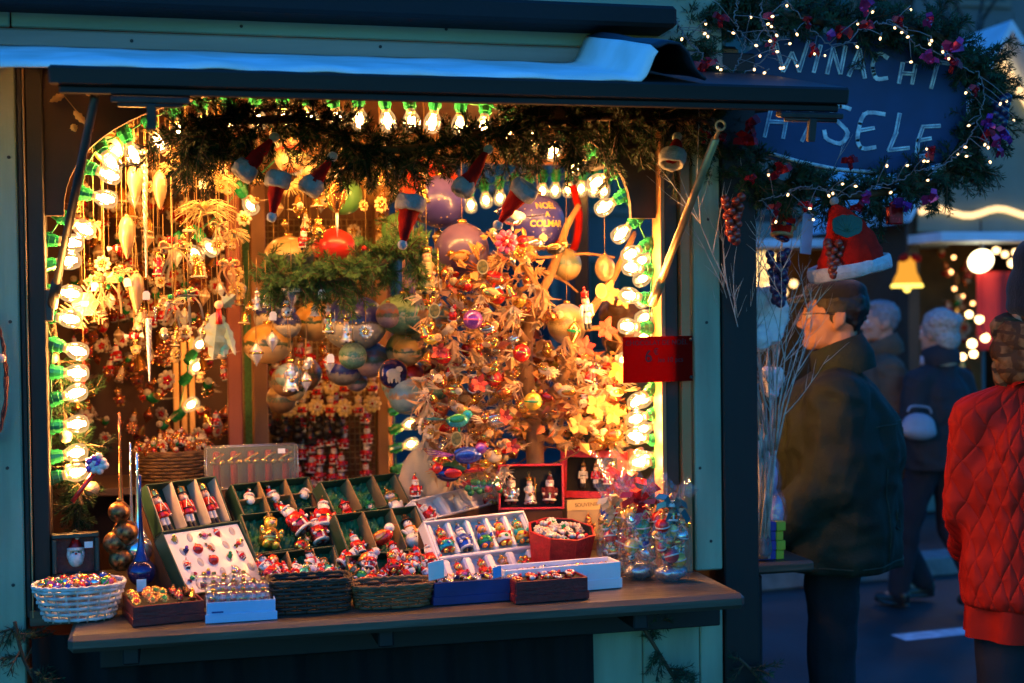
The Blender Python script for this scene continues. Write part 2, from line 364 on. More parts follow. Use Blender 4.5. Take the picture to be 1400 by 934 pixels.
# side counter beyond the corner post, on the right
SY0, SY1 = .16, .62
zs = P(1085, 768, SY0).z
B('side_counter', COUNTW, XR-.02, P(1114, 770, SY0).x, SY0, 1.2, zs-.035, zs, b=.008)
mb = MB(); mb.bounds(XR+.002, XR+.10, SY0+.03, 1.1, .06, zs-.037, b=.01); part('side_cabinet', mb, DARKB)

# pale tarpaulin lying along the shutter, its end curled up
TARP = pm('pale_blue_tarpaulin', (.95, .92, .82), .65, 0, .22, 5, .8, 14)
x0t, x1t = P(-20, 90, -.62).x-.25, P(868, 110, -.62).x
RA = [(0, 0), (.018, .004), (.030, .020), (.038, .042), (.045, .062), (.054, .074)]; RB = [(.0545, .0745), (.080, .086), (.112, .084), (.136, .062), (.156, .026), (.185, .001)]
def ridge(t, k):
    R_ = RB if k else RA; i = min(4, int(t*5)); f = t*5-i; return R_[i][0]+(R_[i+1][0]-R_[i][0])*f, R_[i][1]+(R_[i+1][1]-R_[i][1])*f
def tarp(u, v):
    s_ = u*1.0; y = .008+LEN*.97*v; h = .011+.004*noise.noise(V(u*14, v*3, 1)) + .003*math.sin(u*50+v*4)*(1-v)
    x = x0t+(x1t-x0t)*min(1, s_/.93)
    if s_ > .93:
        q = ridge((s_-.93)/.07, 0); x = x1t+q[0]; h += q[1]
    if v < .03: h -= .010
    p = SHM @ V(x, y, h)
    if x < sx0: p.z -= (sx0-x)*.10*(1-v)
    return p
t = MB().grid(tarp, 160, 12).build('tarpaulin', TARP); md = t.modifiers.new('thick', 'SOLIDIFY'); md.thickness = .004
tag(t, 'pale blue tarpaulin lying on top of the open shutter', 'tarpaulin')
def curl(u, v):
    q = ridge(u, 1); return SHM @ V(x1t+q[0], .008+LEN*.97*v, q[1]+.0105+.003*math.sin(v*9))
t = MB().grid(curl, 20, 10).build('black_sheet', pm('black_rubber_sheet', (.012, .018, .03), .6, 0, .3, 10)); md = t.modifiers.new('thick', 'SOLIDIFY'); md.thickness = .006
tag(t, 'black sheet falling from the raised ridge at the end of the blue tarpaulin', 'sheet')
# ---------------------------------------------------------------- strings of globe bulbs
SOCK = pm('green_plastic_socket', (.015, .26, .085), .25, 0, .2, 30, coat=.4)
CABLE = pm('green_cable', (.01, .13, .05), .5, 0, .2, 30)
BULB_ST = 1050.0
FIL = glow('lit_filament', (1, .43, .11), BULB_ST); FIL2 = glow('dim_filament', (1, .42, .10), BULB_ST*.16)
def bulbglass():
    m = bpy.data.materials.new('lit_bulb_glass'); m.use_nodes = True; nt = m.node_tree; N = nt.nodes; L = nt.links; N.remove(N['Principled BSDF'])
    t = N.new('ShaderNodeBsdfTransparent'); t.inputs[0].default_value = (1, .95, .85, 1)
    g = N.new('ShaderNodeBsdfGlossy'); g.inputs['Roughness'].default_value = .05
    e = N.new('ShaderNodeEmission'); e.inputs[0].default_value = (1, .60, .24, 1); e.inputs[1].default_value = .9
    lw = N.new('ShaderNodeLayerWeight'); lw.inputs[0].default_value = .5
    cr = N.new('ShaderNodeValToRGB'); cr.color_ramp.elements[0].color = (.30, .30, .30, 1); cr.color_ramp.elements[1].color = (.80, .80, .80, 1); cr.color_ramp.elements[0].position = .15; cr.color_ramp.elements[1].position = .9
    L.new(lw.outputs['Facing'], cr.inputs[0])
    a = N.new('ShaderNodeMixShader'); L.new(cr.outputs[0], a.inputs[0]); L.new(t.outputs[0], a.inputs[1]); L.new(e.outputs[0], a.inputs[2])
    b = N.new('ShaderNodeMixShader'); b.inputs[0].default_value = .07; L.new(a.outputs[0], b.inputs[1]); L.new(g.outputs[0], b.inputs[2])
    L.new(b.outputs[0], N['Material Output'].inputs[0]); return m
BGL = bulbglass()
BR = .0250
sock_me = MB().lathe([(.012, -.034), (.0165, -.033), (.0175, -.016), (.0215, -.015), (.0215, -.004), (.0185, -.003), (.0185, .012), (.0155, .013), (.0150, .020)], None, 0, 12, False).lathe([(.004, -.036), (.012, -.036)], None, 0, 8).mesh('socket', SOCK)
bulb_me = MB().lathe([(.012, .018), (.0135, .026), (.018, .034), (.0222, .042), (BR, .055), (.0245, .063), (.022, .076), (.0150, .0825), (.007, .0855), (.0001, .0862)], None, 0, 16).mesh('bulb', BGL)
fil_me = MB().sph(1, T(V(0, 0, .053), None, (.0115, .0115, .0145)), 0, 8, 6).mesh('filament', FIL)
screw_me = MB().lathe([(.0125, .012), (.0125, .030), (.009, .031)], None, 0, 10).mesh('screw_base', pm('brass_screw', (.5, .33, .12), .35, .8)) 
fil2_me = MB().sph(1, T(V(0, 0, .053), None, (.0115, .0115, .0145)), 0, 8, 6).mesh('filament', FIL2)
def string_lights(name, label, cat, pairs, Y, group=None, cable=True, scale=1., dim=False):
    """pairs: (socket px, socket py, bulb px, bulb py); each hangs at depth Y"""
    p0 = P(pairs[0][0], pairs[0][1], Y); t = thing(name, label, cat, p0, group); inv = Matrix.Translation(-p0); pts = []
    for i, (sx, sy, bx, by) in enumerate(pairs):
        a = P(sx, sy, Y); b = P(bx, by, Y); d = (b-a); d.y += U(-.012, .012)
        d.normalize(); M = inv @ along(a, d) @ Matrix.Rotation(U(0, 6), 4, 'Z') @ Matrix.Scale(scale, 4)
        so_ = ob('socket', sock_me, t, M); ob('screw_base', screw_me, so_); bu = ob('bulb', bulb_me, so_); ob('filament', fil2_me if dim else fil_me, bu)
        pts.append(a-d*.012)
    if cable:
        mb = MB()
        for p, q in zip(pts, pts[1:]):
            m_ = (p+q)/2+V(0, U(-.004, .004), -.06*(q-p).length); mb.tube([inv @ x for x in bez([p, m_, q], 6)], .0028, 5)
        mb.build('cable', CABLE, t)
    return t
front = [(75, 652, 104, 646), (75, 624, 103, 620), (76, 583, 105, 580), (76, 545, 101, 538), (76, 509, 101, 510), (78, 472, 103, 479), (67, 433, 94, 436), (67, 398, 93, 401), (66, 362, 97, 356), (69, 328, 98, 332), (90, 299, 119, 315),
         (116, 265, 138, 270), (123, 230, 146, 238), (138, 200, 152, 222), (172, 186, 183, 212), (204, 168, 215, 190), (238, 152, 246, 176), (275, 143, 281, 170), (312, 138, 316, 165), (349, 136, 352, 163), (386, 135, 388, 162), (421, 136, 424, 163),
         (455, 138, 463, 164), (490, 137, 492, 164), (526, 139, 531, 165), (560, 141, 562, 168), (595, 141, 592, 168), (630, 144, 630, 171), (664, 148, 660, 174), (700, 156, 694, 182), (735, 166, 727, 190), (770, 184, 758, 206), (803, 208, 788, 226),
         (836, 237, 816, 249), (848, 270, 826, 284), (867, 303, 848, 321), (883, 336, 862, 347), (887, 369, 859, 366), (884, 408, 853, 403), (882, 448, 855, 446), (884, 490, 857, 492), (890, 532, 866, 552), (893, 566, 867, 573), (895, 602, 869, 597), (897, 632, 872, 632)]
string_lights('string_lights', 'string of lit globe bulbs in green sockets framing the front opening of the stall', 'string lights', front, .072)
s2 = [(545, 668, 558, 661), (545, 640, 558, 636), (544, 612, 557, 608), (543, 586, 556, 581), (543, 560, 556, 555), (543, 534, 556, 529)]
string_lights('string_lights', 'short upright string of lit bulbs beside the rear pine post', 'string lights', s2, YB-.16, dim=True)
s3 = [(642, 262, 644, 282), (662, 256, 664, 276), (683, 252, 684, 272), (704, 248, 705, 268), (724, 245, 724, 266), (742, 243, 742, 263), (760, 242, 760, 262), (778, 241, 777, 262), (797, 240, 795, 261), (815, 241, 812, 262), (832, 245, 826, 264)]
string_lights('string_lights', 'string of lit bulbs along the top of the rear opening behind the ornament tree', 'string lights', s3, YB-.16, dim=True)
s4 = [(897, 345, 885, 352), (899, 372, 886, 378), (900, 398, 888, 406), (900, 424, 888, 430), (900, 452, 888, 458), (901, 540, 888, 545), (901, 580, 889, 584), (902, 620, 890, 624)]
string_lights('string_lights', 'deeper string of lit bulbs half hidden behind the front bulbs by the price card', 'string lights', s4, .42, dim=True)
s5 = [(246, 566, 258, 556), (256, 516, 263, 508), (262, 486, 268, 478)]
string_lights('string_lights', 'short dangling string of lit bulbs against the pale window frame', 'string lights', s5, 1.5, dim=True)
s6 = [(250, 330, 262, 342), (272, 322, 283, 334), (330, 262, 338, 274), (395, 205, 400, 217)]
string_lights('string_lights', 'loose string of lit bulbs strung behind the hanging straw ornaments', 'string lights', s6, .75, dim=True)

# ---------------------------------------------------------------- fir branches
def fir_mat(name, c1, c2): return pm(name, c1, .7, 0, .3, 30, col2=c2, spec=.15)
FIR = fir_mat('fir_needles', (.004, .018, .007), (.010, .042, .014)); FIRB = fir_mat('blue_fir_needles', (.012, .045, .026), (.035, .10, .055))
STEM = pm('fir_bark', (.09, .05, .025), .8, 0, .3, 30)
def needles(mb, p, q, n, ln, wd, droop=0., spread=1.0):
    d = (q-p); L = d.length; d = d/L; M = along(V(0, 0, 0), d)
    for i in range(n):
        t = (i+rnd.random())/n; a = rnd.uniform(0, 2*PI); o = p+(q-p)*t; l = ln*U(.7, 1.15)*(1-.35*max(0, t-.7)/.3)
        out = M @ V(math.cos(a), math.sin(a), 0); dr = (d*U(.45, .95)+out*spread*U(.7, 1.1)+V(0, 0, -droop)).normalized()
        sd = dr.cross(out); 
        if sd.length < 1e-3: continue
        sd = sd.normalized()*wd/2; e = o+dr*l; mid = o+dr*l*.55
        mb.add([o, mid+sd, e, mid-sd], [(0, 1, 2, 3)])
def fir_branch(st, fo, p, d, L, n_side, ln, wd, dens, droop=.25):
    """one spray: axis with side twigs, all carrying needles"""
    d = d.normalized(); q = p+d*L+V(0, 0, -droop*L*.35); ax = bez([p, (p+q)/2+V(0, 0, .05*L), q], 5)
    st.tube(ax, [.0035, .003, .0026, .0022, .0018, .0012], 5)
    for a, b in zip(ax, ax[1:]): needles(fo, a, b, int(dens*(b-a).length), ln, wd)
    for k in range(n_side):
        t = .15+.75*(k+.5)/n_side; i = min(4, int(t*5)); o = ax[i]+(ax[i+1]-ax[i])*(t*5-i)
        side = d.cross(V(U(-.5, .5), U(-1, 1), U(-1, 1))).normalized(); dd = (d*.75+side*.8+V(0, 0, -.12)).normalized(); l = L*(.55-.3*t)*U(.8, 1.2)
        e = o+dd*l+V(0, 0, -droop*l*.3); st.tube([o, (o+e)/2, e], [.0018, .0015, .001], 4); needles(fo, o, e, int(dens*l), ln, wd)
def fir_thing(name, label, cat, fill, at, mat=FIR, group=None):
    st, fo = MB(), MB(); fill(st, fo); t = thing(name, label, cat, at, group); M = Matrix.Translation(-Vector(at))
    st.build('stem', STEM, t, M); fo.build('needles', mat, t, M); return t
def garland_fill(path, n, L, ln=.024, wd=.0022, dens=900, down=.2, fat=None, rad=.012):
    def fill(st, fo):
        pts = bez(path, 60); st.tube(pts, rad, 6)
        for i in range(n):
            t = (i+rnd.random())/n; k = min(59, int(t*60)); p = pts[k]; tg = (pts[k+1]-pts[k]).normalized()
            o = tg.cross(V(U(-1, 1), U(-1, 1), U(-1, 1))).normalized(); d = tg*U(-.7, .9)+o*1.0+V(0, 0, -down)
            l = L*(U(.6, 1.25) if rnd.random() < .9 else 1.55)*(fat(t) if fat else 1); fir_branch(st, fo, p, d, l, 3, ln, wd, dens)
    return fill
YG = -.10
gp = [P(250, 190, YG), P(285, 165, YG), P(340, 165, YG), P(420, 165, YG), P(470, 195, YG), P(530, 205, YG), P(600, 198, YG), P(680, 178, YG), P(740, 170, YG), P(820, 160, YG), P(900, 165, YG), P(975, 165, YG)]
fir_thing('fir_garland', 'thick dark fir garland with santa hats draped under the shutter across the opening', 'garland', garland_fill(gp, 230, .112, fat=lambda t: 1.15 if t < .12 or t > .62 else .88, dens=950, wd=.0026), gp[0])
def droop_fill(pts, n, L):
    def fill(st, fo):
        for k in range(n):
            p = pts[k % len(pts)]+V(U(-.02, .02), U(-.02, .02), U(-.01, .02)); fir_branch(st, fo, p, V(U(-.7, .7), U(-.4, .1), U(-1, -.25)), L*U(.7, 1.2), 5, .024, .0026, 900)
    return fill
dl = [P(x, y, YG) for x, y in ((245, 180), (262, 185), (285, 185), (300, 180), (320, 178))]
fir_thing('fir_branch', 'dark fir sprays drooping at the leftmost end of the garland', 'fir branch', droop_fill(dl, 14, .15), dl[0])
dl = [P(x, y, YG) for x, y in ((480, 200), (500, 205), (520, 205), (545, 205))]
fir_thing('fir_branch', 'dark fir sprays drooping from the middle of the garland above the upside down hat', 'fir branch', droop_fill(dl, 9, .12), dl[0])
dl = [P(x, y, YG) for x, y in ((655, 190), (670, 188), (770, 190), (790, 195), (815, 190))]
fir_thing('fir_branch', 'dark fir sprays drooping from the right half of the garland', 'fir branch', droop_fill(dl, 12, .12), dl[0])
YH = .30
hp = [P(368, 385, YH), P(400, 375, YH), P(440, 385, YH), P(490, 375, YH), P(540, 352, YH), P(575, 340, YH)]
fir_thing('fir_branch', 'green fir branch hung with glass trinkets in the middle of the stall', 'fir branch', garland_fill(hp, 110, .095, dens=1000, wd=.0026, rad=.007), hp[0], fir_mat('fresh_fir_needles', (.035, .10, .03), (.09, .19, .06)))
lp = [P(72, 420, .16), P(80, 500, .16), P(88, 560, .16), P(100, 640, .14), P(112, 690, .12)]
fir_thing('fir_garland', 'upright fir garland behind the bulbs inside the left jamb', 'garland', garland_fill(lp, 60, .075, dens=850, rad=.006, fat=lambda t: .6+.9*t), lp[0])
bp_ = [P(875, 850, -.06), P(905, 900, -.06), P(930, 940, -.06)]
fir_thing('fir_branch', 'dark fir spray fixed to the teal panel under the counter', 'fir branch', garland_fill(bp_, 12, .10, dens=600, rad=.006), bp_[0], FIRB)
bp_ = [P(1010, 900, -.05), P(1035, 925, -.05), P(1050, 955, -.05)]
fir_thing('fir_branch', 'dark fir spray at the foot of the black corner post', 'fir branch', garland_fill(bp_, 9, .08, dens=600, rad=.005), bp_[0], FIRB)
bp_ = [P(20, 850, -.04), P(32, 900, -.04), P(60, 950, -.04)]
fir_thing('fir_branch', 'dark fir spray at the foot of the pale left post', 'fir branch', garland_fill(bp_, 12, .09, dens=600, rad=.005), bp_[0], FIRB)

# ---------------------------------------------------------------- little santa hats on the garland
HATR = pm('backlit_red_felt', (.26, .006, .005), .95, 0, .25, 30, .5, 200, spec=.1); HATF = pm('backlit_white_fur', (.27, .27, .28), .95, 0, .2, 60, .9, 220)  # felt and fur copies darkened, the small hats' backlit shade put in their colour
POM = pm('pompom_wool', (.34, .35, .37), 1, 0, .2, 60, 1., 200, sheen=.4)
def santa_hat(px0, py0, px1, py1, wpx, Y, label, open_=False, group='small santa hats on the fir garland'):
    """brim centre pixel, tip pixel, brim width in pixels"""
    a = P(px0, py0, Y); b = P(px1, py1, Y-(.03 if open_ else 0)); s = mpp(a); d = b-a; Lh = d.length; r = wpx*s/2
    if open_: d = d+V(0, .6*Lh, 0)
    M = along(a, d); h = thing('santa_hat', label, 'santa hat', M, group)
    n = 12; mb = MB()
    def f(u, v):
        an = 2*PI*u; rr = r*(1-v)**.68*.95+.005; bend = .25*r*math.sin(v*PI)
        return V(rr*math.cos(an)*(1+.06*math.sin(3*an+v*9)), rr*.72*math.sin(an)*(1+.05*math.sin(5*v*6)), v*Lh)+V(bend, 0, 0)
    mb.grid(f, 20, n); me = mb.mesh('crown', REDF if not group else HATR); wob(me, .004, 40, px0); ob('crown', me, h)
    mb = MB(); 
    def g(u, v):
        an = 2*PI*u; b_ = 2*PI*v; rr = r*1.02+.009*math.cos(b_); return V(rr*math.cos(an), rr*.75*math.sin(an), .012+.021*math.sin(b_))
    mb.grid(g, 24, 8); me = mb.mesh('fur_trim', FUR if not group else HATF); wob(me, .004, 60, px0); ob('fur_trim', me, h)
    me = MB().sph(.0135, None, 0, 12, 8).mesh('pompom', POM); wob(me, .002, 120); ob('pompom', me, h, Matrix.Translation((0, 0, Lh+.006)))
    return h
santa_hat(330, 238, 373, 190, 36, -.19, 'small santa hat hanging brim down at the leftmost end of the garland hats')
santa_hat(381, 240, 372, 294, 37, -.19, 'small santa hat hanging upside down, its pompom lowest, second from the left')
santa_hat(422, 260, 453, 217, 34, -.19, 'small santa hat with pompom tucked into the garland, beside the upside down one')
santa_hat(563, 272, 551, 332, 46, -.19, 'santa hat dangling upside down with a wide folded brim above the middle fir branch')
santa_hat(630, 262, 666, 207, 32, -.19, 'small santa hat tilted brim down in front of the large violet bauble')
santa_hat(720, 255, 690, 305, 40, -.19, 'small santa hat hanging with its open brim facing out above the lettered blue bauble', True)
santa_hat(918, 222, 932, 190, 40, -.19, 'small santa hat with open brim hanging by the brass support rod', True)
# ---------------------------------------------------------------- glass figures, one unit tall, facing -Y
def loop(mb, m, z=.97, r=.035):
    mb.lathe([(.035, z-.03), (.04, z-.03), (.04, z+.01), (.015, z+.018)], None, m, 8); mb.tube([(r*math.cos(a), 0, z+.05+r*math.sin(a)) for a in [2*PI*i/10 for i in range(11)]], .007, 4, m)
_FIG = {}
def fig(kind, c1=RED, c2=WHITE, c3=GOLD, c4=BLACK):
    """-> list of (part, mesh); mats: 0 c1, 1 c2, 2 flesh, 3 c3, 4 c4"""
    key = (kind, c1.name, c2.name, c3.name, c4.name)
    if key in _FIG: return _FIG[key]
    mats = [c1, c2, SKIN_O, c3, c4]; b, h, c = MB(), MB(), MB(); E = lambda mb, p, r, m, rot=None, s=10: mb.sph(1, T(p, rot, r), m, s, 7)
    if kind == 'santa':
        b.lathe([(.10, .08), (.20, .12), (.23, .25), (.215, .40), (.16, .55), (.09, .60)], None, 0, 14)
        for s in (-1, 1):
            E(b, (s*.09, -.02, .05), (.075, .11, .055), 4); E(b, (s*.205, -.05, .40), (.07, .085, .14), 0, (.5, s*.25, 0)); E(b, (s*.20, -.15, .31), (.055, .05, .045), 1)
        b.lathe([(.19, .095), (.225, .10), (.235, .135), (.21, .16)], None, 1, 14); b.lathe([(.222, .30), (.236, .305), (.236, .34), (.220, .345)], None, 4, 14); b.box(.07, .03, .055, T((0, -.235, .32)), 3)
        b.box(.05, .03, .2, T((0, -.225, .22), (.05, 0, 0)), 1)
        E(h, (0, -.01, .66), (.115, .115, .12), 2, None, 12); E(h, (0, -.07, .585), (.125, .085, .13), 1, (.15, 0, 0), 12); E(h, (0, -.125, .675), (.024, .025, .022), 0); E(h, (0, -.115, .635), (.075, .03, .022), 1)
        for s in (-1, 1): E(h, (s*.042, -.105, .70), (.016, .012, .018), 4); E(h, (s*.10, .0, .66), (.045, .06, .10), 1)
        c.lathe([(.125, .735), (.115, .78), (.075, .87), (.04, .94)], T((0, .01, 0), (-.06, .0, 0)), 0, 12); c.lathe([(.11, .72), (.138, .725), (.138, .765), (.11, .775)], None, 1, 14); E(c, (.03, 0, .93), (.035, .035, .035), 1); loop(c, 3)
    elif kind == 'nutcracker':
        for s in (-1, 1): cap(b, (s*.055, 0, .10), (s*.05, 0, .34), .050, .055, 1, 10); cap(b, (s*.055, -.01, .02), (s*.055, 0, .15), .052, .05, 4, 10); cap(b, (s*.14, -.02, .58), (s*.165, -.02, .36), .045, .038, 0, 10); E(b, (s*.165, -.03, .34), (.035, .035, .03), 2); E(b, (s*.14, 0, .60), (.06, .055, .03), 3)
        b.lathe([(.12, .30), (.135, .34), (.10, .44), (.13, .58), (.07, .63)], None, 0, 12); b.lathe([(.102, .42), (.118, .425), (.118, .45), (.10, .455)], None, 4, 12)
        for k in range(3): E(b, (0, -.125+.006*k, .48+.045*k), (.016, .014, .014), 3)
        b.box(.018, .012, .2, T((-.05, -.12, .53), (0, .35, 0)), 1); b.box(.018, .012, .2, T((.05, -.12, .53), (0, -.35, 0)), 1)
        h.lathe([(.06, .62), (.095, .66), (.10, .72), (.085, .78)], None, 2, 12); E(h, (0, -.09, .665), (.06, .03, .05), 1); E(h, (0, -.10, .725), (.018, .024, .02), 2)
        for s in (-1, 1): E(h, (s*.035, -.088, .75), (.013, .01, .014), 4)
        c.lathe([(.085, .775), (.10, .79), (.092, .90), (.10, .93), (.02, .95)], None, 3 if c1 is not GOLD else 0, 12); c.lathe([(.10, .775), (.108, .78), (.108, .80), (.1, .805)], None, 4, 12); loop(c, 3)
    elif kind == 'bear':
        b.lathe([(.05, .05), (.19, .12), (.235, .28), (.20, .45), (.10, .56)], None, 0, 14); b.lathe([(.215, .16), (.242, .20), (.243, .34), (.215, .40)], None, 1, 14)
        for s in (-1, 1): E(b, (s*.11, -.08, .08), (.085, .12, .075), 3); E(b, (s*.21, -.08, .40), (.065, .075, .13), 0, (.6, s*.3, 0)); E(b, (s*.20, -.16, .30), (.05, .05, .045), 3)
        E(b, (0, -.235, .29), (.07, .03, .06), 4)
        E(h, (0, -.02, .68), (.155, .145, .15), 3, None, 12); E(h, (0, -.14, .645), (.07, .06, .055), 2); E(h, (0, -.19, .665), (.022, .018, .018), 4)
        for s in (-1, 1): E(h, (s*.115, 0, .80), (.055, .03, .055), 3); E(h, (s*.055, -.15, .715), (.018, .014, .02), 4)
        c.lathe([(.155, .72), (.15, .78), (.09, .86), (.03, .90)], T((0, .02, 0)), 0, 12); loop(c, 3, .93)
    elif kind == 'snowman':
        E(b, (0, 0, .22), (.235, .22, .22), 1, None, 14); E(b, (0, 0, .50), (.175, .16, .16), 1, None, 14)
        for s in (-1, 1): E(b, (s*.2, -.03, .48), (.05, .05, .11), 1, (0, s*.8, 0))
        for k in range(3): E(b, (0, -.215+.02*k, .22+.12*k), (.022, .018, .02), 4)
        b.lathe([(.12, .59), (.145, .60), (.145, .64), (.11, .65)], None, 0, 14); b.box(.06, .03, .2, T((.08, -.15, .5), (.1, -.15, 0)), 0)
        E(h, (0, 0, .73), (.13, .125, .125), 1, None, 14); h.lathe([(.022, 0), (.001, .09)], along((0, -.12, .73), (0, -1, -.1)), 3, 8)
        for s in (-1, 1): E(h, (s*.045, -.115, .77), (.018, .012, .02), 4)
        c.lathe([(.17, .82), (.17, .835), (.11, .84), (.10, .95), (.02, .955)], None, 4, 14); c.lathe([(.112, .84), (.114, .87), (.1, .875)], None, 0, 14); loop(c, 3)
    elif kind == 'king':
        b.lathe([(.20, .0), (.22, .03), (.15, .28), (.13, .45), (.15, .55), (.08, .62)], None, 1, 14); b.lathe([(.205, .06), (.225, .065), (.212, .12), (.19, .125)], None, 0, 14)
        for s in (-1, 1): E(b, (s*.15, -.06, .44), (.055, .07, .12), 0, (.7, s*.3, 0)); E(b, (s*.10, -.15, .38), (.04, .04, .04), 2); E(b, (s*.08, -.16, .02), (.06, .08, .04), 4)
        E(b, (0, -.16, .30), (.07, .06, .06), 3)
        E(h, (0, -.01, .69), (.095, .095, .10), 2, None, 12); E(h, (0, -.07, .62), (.085, .05, .08), 1); E(h, (0, .03, .69), (.1, .09, .11), 1)
        for s in (-1, 1): E(h, (s*.035, -.09, .71), (.012, .01, .014), 4)
        c.lathe([(.085, .76), (.095, .77), (.12, .88), (.09, .85), (.05, .88), (.02, .93)], None, 3, 10); E(c, (0, 0, .95), (.035, .035, .035), 0); b.tube([(.18, -.16, .05), (.18, -.16, .85)], .014, 5, 3); loop(c, 3)
    elif kind == 'clown':
        b.lathe([(.06, .03), (.2, .10), (.235, .28), (.16, .45), (.07, .55)], None, 0, 14)
        for s in (-1, 1): E(b, (s*.20, -.04, .38), (.06, .08, .13), 1, (.5, s*.4, 0)); E(b, (s*.10, -.08, .05), (.07, .11, .05), 4)
        b.lathe([(.09, .50), (.19, .53), (.19, .56), (.08, .58)], None, 3, 14)
        E(h, (0, -.01, .70), (.135, .13, .135), 2, None, 14); E(h, (0, -.14, .69), (.03, .03, .03), 0); E(h, (0, -.115, .635), (.06, .03, .02), 0)
        for s in (-1, 1): E(h, (s*.05, -.12, .735), (.02, .014, .025), 4); E(h, (s*.13, .01, .72), (.06, .07, .08), 0)
        c.lathe([(.20, .77), (.21, .785), (.12, .80), (.10, .89), (.03, .93)], None, 3, 14); loop(c, 3, .95)
    elif kind == 'bird':      # lies along -Y, clip at belly
        E(b, (0, 0, .45), (.20, .36, .21), 0, (-.15, 0, 0), 12); E(h, (0, -.30, .62), (.145, .155, .145), 1, None, 12); h.lathe([(.04, 0), (.001, .14)], along((0, -.42, .62), (0, -1, -.1)), 3, 6)
        for s in (-1, 1): E(h, (s*.10, -.37, .66), (.02, .02, .025), 4); E(b, (s*.17, .08, .50), (.05, .28, .13), 3, (-.1, 0, s*.12))
        for k in range(7):
            a = (k-3)*.16; d = V(math.sin(a), math.cos(a), .12+.05*(k % 2)); c.lathe([(.012, 0), (.05, .25), (.04, .55), (.001, .80)], along((0, .30, .46), d, V(0, 0, 1)) @ Matrix.Diagonal((1, .2, 1, 1)), 1, 6)
        b.lathe([(.03, .10), (.045, .12), (.03, .27)], None, 3, 6)
    elif kind == 'bauble':
        b.sph(.42, Matrix.Translation((0, 0, .42)), 0, 16, 12); c.lathe([(.09, .82), (.10, .83), (.10, .90), (.03, .91)], None, 3, 10); c.tube([(.05*math.cos(a), 0, .95+.05*math.sin(a)) for a in [2*PI*i/10 for i in range(11)]], .012, 4, 3)
        b.lathe([(.418, .38), (.428, .39), (.428, .45), (.418, .46)], None, 1, 16)
    elif kind == 'drop':
        b.lathe([(.001, 0), (.05, .12), (.22, .38), (.26, .52), (.20, .68), (.08, .80), (.05, .86)], None, 0, 14); b.lathe([(.255, .47), (.268, .48), (.265, .56), (.25, .57)], None, 1, 14); loop(c, 3, .9)
    elif kind == 'bell':
        b.lathe([(.30, .10), (.31, .14), (.22, .28), (.18, .55), (.10, .72), (.03, .78)], None, 0, 14); E(b, (0, 0, .09), (.06, .06, .06), 3); b.lathe([(.30, .12), (.325, .13), (.31, .17), (.28, .19)], None, 1, 14); loop(c, 3, .82)
    elif kind == 'rosette':
        for k in range(9): a = 2*PI*k/9; E(b, (.26*math.cos(a), 0, .45+.26*math.sin(a)), (.15, .07, .11), 0, (0, -a, 0), 8)
        for k in range(5): a = 2*PI*k/5+.3; E(b, (.12*math.cos(a), -.07, .45+.12*math.sin(a)), (.10, .06, .08), 3, (0, -a, 0), 8)
        E(b, (0, -.11, .45), (.06, .05, .06), 1)
    elif kind == 'candy':     # twisted wrapped sweet
        E(b, (0, 0, .4), (.30, .2, .2), 0, None, 12); 
        for s in (-1, 1): b.lathe([(.05, .0), (.17, .22), (.19, .26)], along((s*.26, 0, .4), (s, 0, .2*s)), 3, 7, True, False)
        b.lathe([(.19, -.05), (.20, -.04), (.20, .04), (.19, .05)], along((0, 0, .4), (1, 0, 0)), 1, 12)
    out = [('body', b.mesh('body', mats))]
    if h.v: out.append(('head', h.mesh('head', mats)))
    if c.v: out.append(('tail' if kind == 'bird' else 'hat' if h.v else 'cap', c.mesh('cap', mats)))
    one = MB()
    for q in (b, h, c): one.v, one.f, one.m, one.s = one.v+q.v, one.f+[[i+len(one.v) for i in f] for f in q.f], one.m+q.m, one.s+q.s
    _FIG[key] = out; _FIG[key+('one',)] = one.mesh(kind, mats); return out
def place(kind, name, label, cat, M, group=None, split=True, cols=()):
    parts_ = fig(kind, *cols)
    if split:
        t = thing(name, label, cat, M, group)
        for n, me in parts_: ob(n, me, t)
        return t
    k = (kind,)+tuple(c.name for c in (tuple(cols)+(RED, WHITE, GOLD, BLACK)[len(cols):]))+('one',)
    return tag(ob(name, _FIG[k], None, M), label, cat, group)

# ---------------------------------------------------------------- frames for tilted display boxes
def quad_frame(BL, BR, TL, Y0, Y1=None, tilt=52., yaw=None):
    """frame of a box leaning back by tilt, its yaw and height found from three seen corners"""
    a = P(*BL, Y0); al = math.radians(tilt); best = None; dr = ray(*BR)
    for i in (range(-30, 62) if yaw is None else (yaw,)):
        q = math.radians(i); x = V(math.cos(q), math.sin(q), 0); bk = V(-x.y, x.x, 0); b = CAM+dr*((a-CAM).dot(bk)/dr.dot(bk)); y = bk*math.cos(al)+V(0, 0, 1)*math.sin(al)
        if b.z > a.z+.05 or b.z < a.z-.05: pen = 300
        else: pen = 0
        for j in range(4, 80):
            p = proj(a+y*(j*.004)); e = (p[0]-TL[0])**2+(p[1]-TL[1])**2+pen
            if best is None or e < best[0]: best = (e, x, y, j*.004, (b-a).length)
    x, y, w_ = best[1], best[2], best[4]; z = x.cross(y)
    return Matrix(((x.x, y.x, z.x, a.x), (x.y, y.y, z.y, a.y), (x.z, y.z, z.z, a.z), (0, 0, 0, 1))), w_, best[3]
FZ = Matrix(((1, 0, 0, 0), (0, 0, 1, 0), (0, -1, 0, 0), (0, 0, 0, 1)))      # figure axes (up Z, front -Y) -> frame (up y, front z)
